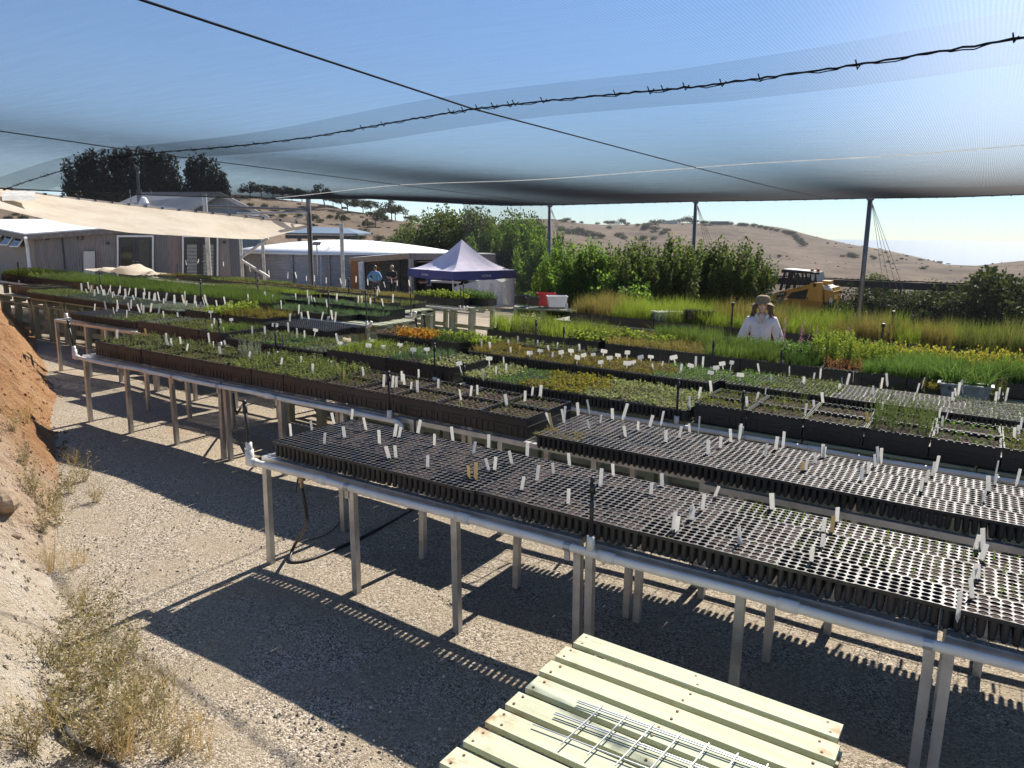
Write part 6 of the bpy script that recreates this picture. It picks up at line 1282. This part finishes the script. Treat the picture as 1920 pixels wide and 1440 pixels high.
# grey trough with green blades
p = pp(1798, 728, 'five', .0); p[1] = 8.98; p[0] = -.02; t = thing('planter_trough', 'scuffed grey plastic trough of green blades on the front edge', 'trough', (p[0], p[1], deck('five', p[0]) + .012))
mb = MB(); o_ = [(-.23, -.09), (.23, -.09), (.23, .09), (-.23, .09)]
for i in range(4):
    a, b_ = o_[i], o_[(i + 1) % 4]; mb.add([(a[0] * .85, a[1] * .8, 0), (b_[0] * .85, b_[1] * .8, 0), (*b_, .17), (*a, .17)], [(0, 1, 2, 3)]); mb.bar((a[0] * 1.03, a[1] * 1.06, .17), (b_[0] * 1.03, b_[1] * 1.06, .17), .03, .02)
mb.add([(x * .85, y * .8, .0) for x, y in o_], [(0, 1, 2, 3)]); mb.build('trough', solid('scuffed_grey_plastic', (.16, .19, .22), .45, 0, .45, 12), t)
mb = MB(); mb.add([(x * .97, y * .97, .14) for x, y in o_], [(0, 1, 2, 3)]); mb.build('soil', SOILD, t)
nb = NB(); grassp(nb, .40, .13, 160, .42, .005, .42, .4, .5); me = nb.mesh('seedlings'); me.materials.append(G['fresh']); o = bpy.data.objects.new('seedlings', me); COL.objects.link(o); o.parent = t; o.location = (0, 0, .14); o['kind'] = 'stuff'
# silver bush in a crate of the second bench
p = pp(470, 672, 'two', .13); nb = NB(); herbp(nb, .22, .2, 60, .20, .022, 30, .3, flat=.9); me = nb.mesh('silver_bush'); me.materials.append(G['silver']); o = bpy.data.objects.new('silver_bush', me); COL.objects.link(o); o.location = tuple(p); tag(o, 'silvery feathery bush standing up from a brown crate', 'plant')
p = pp(1755, 728, 'four', .1); nb = NB(); herbp(nb, .26, .2, 60, .07, .03, 12); me = nb.mesh('yellow_green_plant'); me.materials.append(G['gold']); o = bpy.data.objects.new('yellow_green_plant', me); COL.objects.link(o); o.location = tuple(p); tag(o, 'yellow-green leafy plant alone among the pale cell trays', 'plant')
# sprinkler riser posts among the far plants
for px, y0, y1, D, lab in ((1675, 620, 588, 12.6, 'black sprinkler stake rising behind the yellow-tipped plants'), (1374, 598, 572, 13.5, 'black sprinkler stake left of the woman among dry reeds'), (1656, 618, 612, 11.6, 'short black sprinkler head beside the yellow-tipped plants')):
    p = at(px, y1, D); g = gzf(p[0], p[1]); mb = MB(); mb.tube([(p[0], p[1], g), tuple(p)], .016, 7); mb.lathe(tuple(p), [(.0, .05), (.03, .045), (.03, .0), (.016, -.02)], 8); tag(mb.build('sprinkler_stake', POLY), lab, 'sprinkler')
for px, y0, y1, D, lab in ((780, 624, 600, 12.4, 'left black stake leaning by the pallet table gap'), (795, 620, 594, 12.2, 'right black stake leaning by the pallet table gap')):
    p = at(px, y1, D); g = gzf(p[0], p[1]); mb = MB(); mb.tube([(p[0] + .12, p[1], g), tuple(p)], .014, 7); mb.lathe(tuple(p), [(.0, .04), (.025, .03), (.025, -.02), (.014, -.03)], 8); tag(mb.build('sprinkler_stake', POLY), lab, 'sprinkler')
# ================================================================== LOADER
LD = 24.6; LA, LB = at(1420, 560, LD + 1.2), at(1600, 560, LD - .5)
YEL = solid('loader_yellow', (.52, .275, .03), .5, 0, .12, 2.5); LBL = solid('loader_black', (.012, .012, .012), .5); DUSTY = solid('dusty_roof', (.24, .24, .23), .6, 0, .12, 4)
lo = thing('skid_steer_loader', 'yellow and black skid steer loader parked before the windbreak fence', 'loader', (LA[0] * .5 + LB[0] * .5, LA[1] * .5 + LB[1] * .5, gzf(*((LA + LB) / 2)[:2])), world=True)
ln_ = np.array([-(LB[1] - LA[1]), LB[0] - LA[0], 0]); ln_ /= np.linalg.norm(ln_); ln_ = -ln_ if np.dot(ln_, C0 - LA) > 0 else ln_   # away from the camera
def lq(pts, off, th, mat, nm, par=None, mbx=None):
    mb = mbx or MB(); mb.prism([tuple(onwall(LA, LB, *p) + ln_ * off) for p in pts], tuple(ln_ * th))
    return mb if mbx is not None else mb.build(nm, mat, par or lo)
zs = lambda y: y
body = lq([(1462, 565), (1520, 545), (1560, 540), (1562, 590), (1462, 590)], .28, 1.0, YEL, 'body')
lq([(1437, 566), (1456, 548), (1521, 532.5), (1520, 541), (1482, 549), (1472, 556), (1455, 558), (1447, 566), (1444, 575)], 0, .14, YEL, 'lift_arm'); arm = lq([(1437, 566), (1456, 548), (1521, 532.5), (1520, 541), (1482, 549), (1472, 556), (1455, 558), (1447, 566), (1444, 575)], 1.42, .14, YEL, 'lift_arm')
lq([(1520, 530), (1542, 530), (1541, 566), (1510, 563)], -.02, .2, YEL, 'rear_tower'); lq([(1520, 530), (1542, 530), (1541, 566), (1510, 563)], 1.38, .2, YEL, 'rear_tower')
lq([(1544, 541), (1556, 541), (1561, 548), (1559, 562), (1544, 568)], .15, 1.2, YEL, 'engine_cover'); lq([(1541, 535), (1549, 540), (1556, 540), (1559, 546), (1554, 546), (1543, 542)], .1, 1.3, solid('loader_white', (.62, .62, .6), .5), 'rear_hood')
lq([(1537, 527), (1553, 528), (1552, 535), (1543, 534)], .3, .5, YEL, 'air_cleaner'); lq([(1555, 558), (1559, 558), (1558, 575), (1552, 575)], .1, 1.3, solid('loader_white_tail', (.62, .62, .6), .5), 'tail_guard')
lq([(1470, 560), (1482, 549), (1520, 541), (1512, 562)], .16, .1, LBL, 'side_vent'); lq([(1455, 558), (1462, 547.5), (1476, 547), (1473, 554), (1468, 556)], -.012, .02, LBL, 'logo_plate'); 
pz = onwall(LA, LB, 1465.5, 551) - ln_ * .03
text3d('CAT', .11, 'logo', WHITE, lo, pz, (LB - LA) / np.linalg.norm(LB - LA)); text3d('247B', .05, 'model_lettering', LBL, lo, onwall(LA, LB, 1498, 540.8) - ln_ * .015, (LB - LA) + np.array([0, 0, .55]))
cab = lq([(1462, 506), (1525, 511), (1525, 514), (1462, 511.5)], .2, 1.15, LBL, 'cab_roof'); lq([(1464, 504.6), (1520, 509.5), (1520, 511), (1464, 506.2)], .22, 1.1, DUSTY, 'roof_top', cab)
fr_ = MB()
for pts in ([(1466, 511), (1470, 511), (1462, 545), (1457, 545)], [(1476, 511.5), (1479.5, 511.5), (1472, 544), (1468, 544)], [(1484, 512), (1487, 512), (1492, 534), (1489, 534)], [(1490, 513), (1493, 513), (1501, 531), (1497, 532)]):
    lq(pts, .22, .06, None, '', None, fr_); lq(pts, 1.24, .06, None, '', None, fr_)
fr_.build('cab_pillar', LBL, lo)
lq([(1517, 511), (1527, 512), (1530, 531), (1518, 532), (1495, 536), (1512, 528)], .2, 1.12, LBL, 'cab_rear'); lq([(1519, 514), (1525, 514.5), (1524, 525), (1521.5, 528), (1518.5, 524)], .18, .02, solid('pale_window', (.5, .55, .58), .2), 'rear_window')
mb = MB()
for k in range(14): x = 1471 + k * 3.2; a, b_ = onwall(LA, LB, x, 513) + ln_ * .26, onwall(LA, LB, x - 4 + k * .25, 540) + ln_ * .26; mb.bar(a, b_, .014, .014)
for k in range(11): y = 514 + k * 2.6; a, b_ = onwall(LA, LB, 1469 - k * .7, y) + ln_ * .26, onwall(LA, LB, 1516, y + 1) + ln_ * .26; mb.bar(a, b_, .014, .014)
mb.build('cab_screen', LBL, lo)
for x, o_ in ((1516.5, .45), (1523, .8)): p = onwall(LA, LB, x, 509.5) + ln_ * o_; mb = MB(); mb.lathe(tuple(p), [(0, .09), (.05, .08), (.055, 0), (.055, -.02), (0, -.02)], 12); mb.build('amber_beacon', solid('amber_lens', (.55, .16, .03), .3), lo)
p = onwall(LA, LB, 1530, 513) + ln_ * .2; mb = MB(); mb.box(tuple(p), (.12, .06, .07)); mb.bar(onwall(LA, LB, 1525, 514) + ln_ * .2, p, .025, .025); mb.build('work_light', LBL, lo)
mb = MB(); p = [onwall(LA, LB, *q) + ln_ * .1 for q in ((1465, 521), (1459, 521), (1456, 532), (1460, 536))]; mb.tube([tuple(q) for q in p], .015, 6); mb.build('grab_handle', LBL, lo)
mb = MB(); mb.tube([tuple(onwall(LA, LB, 1528, 535) - ln_ * .03), tuple(onwall(LA, LB, 1528, 535) + ln_ * .03)], .055, 14); mb.tube([tuple(onwall(LA, LB, 1514.5, 559) - ln_ * .03), tuple(onwall(LA, LB, 1514.5, 559) + ln_ * .03)], .03, 12); mb.build('pivot_pin', LBL, lo)
g_ = lo.location.z; u_ = (LB - LA) / np.linalg.norm(LB - LA); m0 = onwall(LA, LB, 1463, 575); m1 = onwall(LA, LB, 1556, 575)
for o_ in (0, 1.15):
    mb = MB(); c0, c1 = m0 + ln_ * o_, m1 + ln_ * o_; P = []
    for (c, s) in ((c1, 1), (c0, -1)):
        for k in range(9): a = -math.pi / 2 + math.pi * k / 8; q = np.array([c[0], c[1], g_ + .33]) + u_ * s * .32 * math.cos(a) + np.array([0, 0, .32 * math.sin(a) * s]); P.append(tuple(q))
    mb.prism(P, tuple(ln_ * .36)); mb.build('track', LBL, lo)
b0 = onwall(LA, LB, 1428, 577); mb = MB(); mb.prism([tuple(onwall(LA, LB, *q) + ln_ * -.1) for q in ((1424, 590), (1426, 566), (1440, 552), (1446, 566), (1442, 592))], tuple(ln_ * 1.8)); mb.build('bucket', LBL, lo)
# ================================================================== PEOPLE
def skin(nodes, edges, rads, name, mat, parent, sub=2):
    me = bpy.data.meshes.new(name); me.from_pydata([tuple(p) for p in nodes], edges, []); o = bpy.data.objects.new(name, me); COL.objects.link(o)
    o.modifiers.new('s', 'SKIN'); sv = me.skin_vertices[0].data if me.skin_vertices else None
    if sv is None: me.skin_vertices.new() if hasattr(me.skin_vertices, 'new') else None; sv = me.skin_vertices[0].data
    for i, r in enumerate(rads): sv[i].radius = (r, r) if isinstance(r, (int, float)) else r; sv[i].use_root = (i == 0)
    o.modifiers.new('u', 'SUBSURF').levels = sub; o.modifiers['u'].render_levels = sub
    dg = bpy.context.evaluated_depsgraph_get(); m2 = bpy.data.meshes.new_from_object(o.evaluated_get(dg)); bpy.data.objects.remove(o); return m2
def join(meshes):
    V, Fc = [], []
    for m_ in meshes:
        o = len(V); V += [tuple(v.co) for v in m_.vertices]; Fc += [tuple(i + o for i in p.vertices) for p in m_.polygons]
    me = bpy.data.meshes.new('j'); me.from_pydata(V, [], Fc); me.update(); return me
def head_mesh(c, s=1.0, n=24, m_=18):
    V = []; mb = MB()
    P = []
    for j in range(m_ + 1):
        th = math.pi * j / m_
        for k in range(n):
            ph = 2 * math.pi * k / n; x, y, z = math.sin(th) * math.cos(ph), math.sin(th) * math.sin(ph), math.cos(th)
            w_ = .074 * (1 - .22 * max(0, -z) ** 1.5); d = .095 * (1 - .10 * max(0, -z)); p = [x * w_, y * d, z * .118]
            if y < 0:                                              # face looks along -y
                p[1] -= .022 * math.exp(-((x / .20) ** 2) - ((z + .12) / .20) ** 2) * (-y)      # nose
                p[1] += .008 * (math.exp(-(((abs(x) - .42) / .18) ** 2) - ((z - .12) / .13) ** 2)) * (-y)   # sockets
                p[1] -= .007 * math.exp(-((x / .4) ** 2) - ((z + .80) / .18) ** 2)                # chin
                p[1] -= .004 * math.exp(-((x / .35) ** 2) - ((z + .45) / .10) ** 2)               # lips
            P.append((c[0] + p[0] * s, c[1] + p[1] * s, c[2] + p[2] * s))
    mb.add(P, [(j * n + k, (j + 1) * n + k, (j + 1) * n + (k + 1) % n, j * n + (k + 1) % n) for j in range(m_) for k in range(n)])
    for sx in (-1, 1): mb.ell((c[0] + sx * .074 * s, c[1] + .01, c[2] - .005), (.012 * s, .022 * s, .033 * s), 8, 6)
    return mb.mesh('h')
def person(loc, rz, h, label, skinc, shirt, pants, arms, sleeves=1.0, hair=None, cap=None, face=False, hatc=None, hairlong=False, broad=1.0):
    t = thing('person', label, 'person', loc, rz); k = h / 1.72
    SK = solid('skin' + label[:8], skinc, .55, 0, .06, 10)
    Nn = [(0, 0, .95), (0, 0, 1.10), (0, -.005, 1.28), (0, 0, 1.41), (0, .0, 1.475), (0, -.012, 1.55)]; E_ = [(i, i + 1) for i in range(5)]; Rr = [(.15 * broad, .105), (.125 * broad, .095), (.155 * broad, .105), (.12 * broad, .075), (.052, .055), (.05, .06)]
    def limb(par, pts, rs):
        a = par
        for p, r in zip(pts, rs): Nn.append(p); Rr.append(r); E_.append((a, len(Nn) - 1)); a = len(Nn) - 1
        return a
    ARM = []
    for s, (el, wr, hd) in zip((-1, 1), arms):
        sh = (s * .172 * broad, 0, 1.385); w_ = limb(3, [sh, el, wr], [.058, .043, .030]); hd = np.array(hd, float); wr = np.array(wr, float); dv = unit(hd - wr); pal = wr + dv * .055; a = limb(w_, [tuple(pal)], [.030]); ARM.append((sh, el, tuple(wr)))
        sd_ = unit(np.cross(dv, np.array([0, -1, .2])))
        for f_, (o_, ln) in enumerate(((-.030, .062), (-.011, .075), (.009, .070), (.027, .055))):
            q = pal + dv * .030 + sd_ * o_; limb(a, [tuple(q), tuple(q + dv * ln * .55), tuple(q + dv * ln + np.array([0, -.012, -.008]))], [.010, .009, .007])
        q = pal - dv * .015 + sd_ * -.035; limb(a, [tuple(q), tuple(q + dv * .045 - sd_ * .018)], [.011, .008])
    LEG = []
    for s in (-1, 1): P = [(s * .095, 0, .88), (s * .10, -.01, .50), (s * .105, .01, .09), (s * .11, -.13, .035)]; limb(0, P, [.092, .062, .042, .034]); LEG.append(P)
    sc = lambda L_: [tuple(np.array(p) * k) for p in L_]; rs = lambda L_: [tuple(np.array(r) * k) if isinstance(r, tuple) else r * k for r in L_]
    b = skin(sc(Nn), E_, rs(Rr), 'body', SK, t, 1); hc = np.array((0, -.022, 1.615)) * k; hm = head_mesh(tuple(hc), k); link('body', join([b, hm]), SK, t, True)
    # shirt
    n_ = [(0, 0, .93), (0, 0, 1.10), (0, -.005, 1.28), (0, 0, 1.405), (0, .005, 1.46)]; e_ = [(i, i + 1) for i in range(4)]; r_ = [(.178 * broad, .125), (.158 * broad, .118), (.185 * broad, .135), (.135 * broad, .098), (.068, .066)]
    for sh, el, wr in ARM:
        el, wr, sh_ = np.array(el), np.array(wr), np.array(sh); end = el + (wr - el) * .92 if sleeves == 1 else sh_ + (el - sh_) * .75; pts = [sh, tuple(el), tuple(end)] if sleeves == 1 else [sh, tuple(end)]
        a = 3
        for p, r in zip(pts, (.086, .072, .056)): n_.append(p); r_.append(r); e_.append((a, len(n_) - 1)); a = len(n_) - 1
    SH = solid('shirt' + label[:8], shirt, .85, 0, .08, 6, .6, 14); link('shirt', skin(sc(n_), e_, rs(r_), 'shirt', SH, t, 2), SH, t, True)
    n_ = [(0, 0, .97)]; e_ = []; r_ = [(.165 * broad, .12)]
    for P in LEG:
        a = 0
        for p, r in zip(P[:3], (.112, .082, .066)): n_.append(p); r_.append(r); e_.append((a, len(n_) - 1)); a = len(n_) - 1
    PN = solid('trousers' + label[:8], pants, .85, 0, .1, 6); link('trousers', skin(sc(n_), e_, rs(r_), 'trousers', PN, t, 1), PN, t, True)
    mb = MB()
    for s in (-1, 1): mb.ell((s * .11 * k, -.06 * k, .035 * k), (.05 * k, .14 * k, .05 * k), 12, 8)
    mb.build('shoes', CHAR, t, True)
    if hair:
        HM = solid('hair' + label[:8], hair, .55, 0, .3, 30, .5, 60); mb = MB(); c = hc; nn, mm = 18, 12; P = []
        for j in range(mm + 1):
            for q in range(nn):
                ph = 2 * math.pi * q / nn; y = math.sin(ph); th = math.pi * (.62 - .34 * max(0, min(1, (-y + .15) * 1.6))) * j / mm; P.append((c[0] + .083 * k * math.sin(th) * math.cos(ph), c[1] + .012 * k + .102 * k * math.sin(th) * y, c[2] + .010 * k + .122 * k * math.cos(th)))
        mb.add(P, [(j * nn + q, (j + 1) * nn + q, (j + 1) * nn + (q + 1) % nn, j * nn + (q + 1) % nn) for j in range(mm) for q in range(nn)])
        if hairlong:
            for s in (-1, 1):
                for i in range(26):
                    u = i / 25; x0 = c[0] + s * .078 * k * math.cos(.5 * u); y0 = c[1] + (-.05 + .13 * u) * k; ln = R.uniform(.15, .25) * k; P = []
                    for q in range(7): v = q / 6; P.append((x0 + s * (.004 + (.02 + .065 * (i * 7 % 10) / 9) * v ** .7 + .012 * math.sin(v * 9 + i)) * k, y0 - .02 * k * v + .008 * k * math.cos(v * 8 + i * 2), c[2] + .035 * k - v * ln))
                    mb.tube(P, [.014 * k * (1 - .7 * (q / 6) ** 2) for q in range(7)], 5)
        mb.build('hair', HM, t, True)
    if cap:
        CM = solid('cap' + label[:8], cap, .8); mb = MB(); mb.v = []; mb.lathe((hc[0], hc[1] + .008 * k, hc[2] + .03 * k), [(.088 * k, 0), (.088 * k, .04 * k), (.07 * k, .085 * k), (.03 * k, .103 * k), (0, .106 * k)], 18); mb.prism([(x, y, hc[2] + .035 * k) for x, y in ((-.06 * k, hc[1] - .07 * k), (-.045 * k, hc[1] - .165 * k), (.045 * k, hc[1] - .165 * k), (.06 * k, hc[1] - .07 * k))], (0, 0, .008)); mb.build('cap', CM, t, True)
    if hatc:
        CM = solid('hat_cloth', hatc, .85, 0, .15, 14); mb = MB(); c = (hc[0], hc[1] + .006 * k, hc[2] + .030 * k)
        mb.lathe(c, [(.104 * k, .016 * k), (.102 * k, .035 * k), (.097 * k, .075 * k), (.086 * k, .102 * k), (.05 * k, .118 * k), (0, .121 * k)], 28); G_ = []
        for q in range(29):
            ph = 2 * math.pi * q / 28; fr = max(0, -math.sin(ph)) ** 2; sd2 = abs(math.cos(ph)); dr = (.062 - .050 * fr) * k; G_.append([(c[0] + r_ * k * math.cos(ph) * 1.05, c[1] + r_ * k * math.sin(ph), c[2] + .016 * k - dr * t_) for r_, t_ in ((.103, 0), (.122, .25), (.145, .62), (.168, 1.0), (.165, 1.06), (.142, .70), (.118, .34))])
        mb.sheet(G_); mb.build('sun_hat', CM, t, True)
    if face:
        y = hc[1] - .093 * k
        mb = MB()
        for s in (-1, 1): mb.ell((s * .030 * k, hc[1] - .083 * k, hc[2] + .012 * k), (.011 * k, .008 * k, .006 * k), 10, 8)
        mb.build('eyes', solid('eye_dark', (.03, .02, .015), .25), t, True); mb = MB()
        for s in (-1, 1): mb.bar((s * .016 * k, y + .001, hc[2] + .030 * k), (s * .044 * k, y + .014 * k, hc[2] + .031 * k), .004, .005)
        mb.build('eyebrows', solid('brow', (.08, .05, .03), .8), t); mb = MB(); mb.tube([(math.sin(a) * .030 * k, y - .006 * k + .016 * k * (1 - math.cos(a)), hc[2] - .046 * k - .011 * k * math.cos(a)) for a in np.linspace(-1.2, 1.2, 9)], [.003, .006, .0075, .008, .008, .008, .0075, .006, .003], 8); mb.build('lips', solid('lip', (.32, .11, .09), .5), t, True)
        mb = MB(); mb.tube([(math.sin(a) * .025 * k, y - .011 * k + .016 * k * (1 - math.cos(a)), hc[2] - .045 * k - .010 * k * math.cos(a)) for a in np.linspace(-1.1, 1.1, 9)], [.002, .0045, .0055, .006, .006, .006, .0055, .0045, .002], 8); mb.build('teeth', solid('teeth_white', (.75, .72, .68), .3), t, True)
        mb = MB()
        mb.prism([(-.070 * k, -.08 * k, 1.515 * k), (-.006 * k, -.142 * k, 1.37 * k), (-.035 * k, -.146 * k, 1.355 * k), (-.105 * k, -.095 * k, 1.465 * k)], (0, .012, .006)); mb.prism([(.070 * k, -.08 * k, 1.515 * k), (.006 * k, -.142 * k, 1.37 * k), (.035 * k, -.146 * k, 1.355 * k), (.105 * k, -.095 * k, 1.465 * k)], (0, .012, .006)); mb.build('collar', SH, t, True)
        mb = MB(); mb.prism([(-.042 * k, -.10 * k, 1.485 * k), (.042 * k, -.10 * k, 1.485 * k), (0, -.140 * k, 1.345 * k)], (0, .03, 0)); mb.build('neckline_skin', SK, t)
        mb = MB()
        for z in (1.33, 1.26, 1.19): mb.ell((0, -.128 * k, z * k), (.006, .004, .006), 8, 6)
        mb.build('buttons', WHITE, t)
    return t
def dn(s, x=.24, y=.0, z=1.12): return ((s * x, y + .03, z), (s * (x + .03), y - .03, z - .25), (s * (x + .03), y - .04, z - .40))
# the smiling woman among the plants: stands between the benches
pw = at(1431, 560, 10.55); gw = gzf(pw[0], pw[1]); hw = float(pw[2]) - gw + .0
fz = math.atan2(C0[0] - pw[0], -(C0[1] - pw[1]))
person((pw[0], pw[1], gw), fz, hw * 1.005, 'smiling woman in a brown sun hat and pale pink shirt among the tall plants', (.80, .50, .38), (.78, .69, .72), (.06, .07, .09), (dn(-1, .27), dn(1, .27)), 1.0, (.17, .09, .05), None, True, (.26, .19, .11), True, .93)
pd = 29.5
def grd(px, py, D): p = at(px, py, D); return p, gzf(p[0], p[1])
p, g = grd(703, 498, pd); person((p[0], p[1], g), YAW + rad(165), p[2] - g, 'person in a light blue shirt seen from behind, hands on hips by the shed', (.36, .2, .14), (.10, .24, .40), (.05, .055, .07), (((-.34, .10, 1.16), (-.19, -.02, 1.02), (-.12, -.06, .98)), ((.34, .10, 1.16), (.19, -.02, 1.02), (.12, -.06, .98))), 1.0, (.09, .06, .045))
p, g = grd(735, 498, 30.6); person((p[0], p[1], g), YAW - rad(25), p[2] - g, 'person in dark clothes and a tan cap standing in the shed opening', (.36, .2, .14), (.012, .012, .016), (.02, .02, .022), (((-.27, -.04, 1.14), (-.05, -.19, 1.16), (.06, -.20, 1.17)), ((.27, -.04, 1.14), (.06, -.17, 1.13), (-.05, -.19, 1.13))), .5, (.05, .035, .02), (.42, .34, .2))
p, g = grd(803, 506, 29.8); person((p[0], p[1], g), YAW - rad(80), p[2] - g, 'person in a royal blue shirt and pale cap under the gazebo edge', (.38, .21, .15), (.018, .065, .22), (.03, .03, .035), (((-.25, -.08, 1.12), (-.2, -.32, 1.12), (-.15, -.42, 1.14)), ((.25, -.08, 1.12), (.2, -.32, 1.10), (.15, -.42, 1.12))), .5, (.2, .18, .16), (.40, .36, .28))
for o in bpy.data.objects:
    if '_w' in o: del o['_w']
# ================================================================== AIR
HZ, nt, bs = newmat('hazy_air'); nt.nodes.remove(bs)
pv_ = N(nt, 'ShaderNodeVolumePrincipled'); pv_.inputs['Color'].default_value = (.93, .95, 1, 1); pv_.inputs['Density'].default_value = .00020; pv_.inputs['Anisotropy'].default_value = .0
L(nt, pv_.outputs[0], nt.nodes['Material Output'].inputs['Volume'])
mb = MB(); mb.box((-100, 300, 25), (2600, 2400, 190)); tag(mb.build('haze', HZ), kind='stuff', label='thin sea haze lying over the far hills')
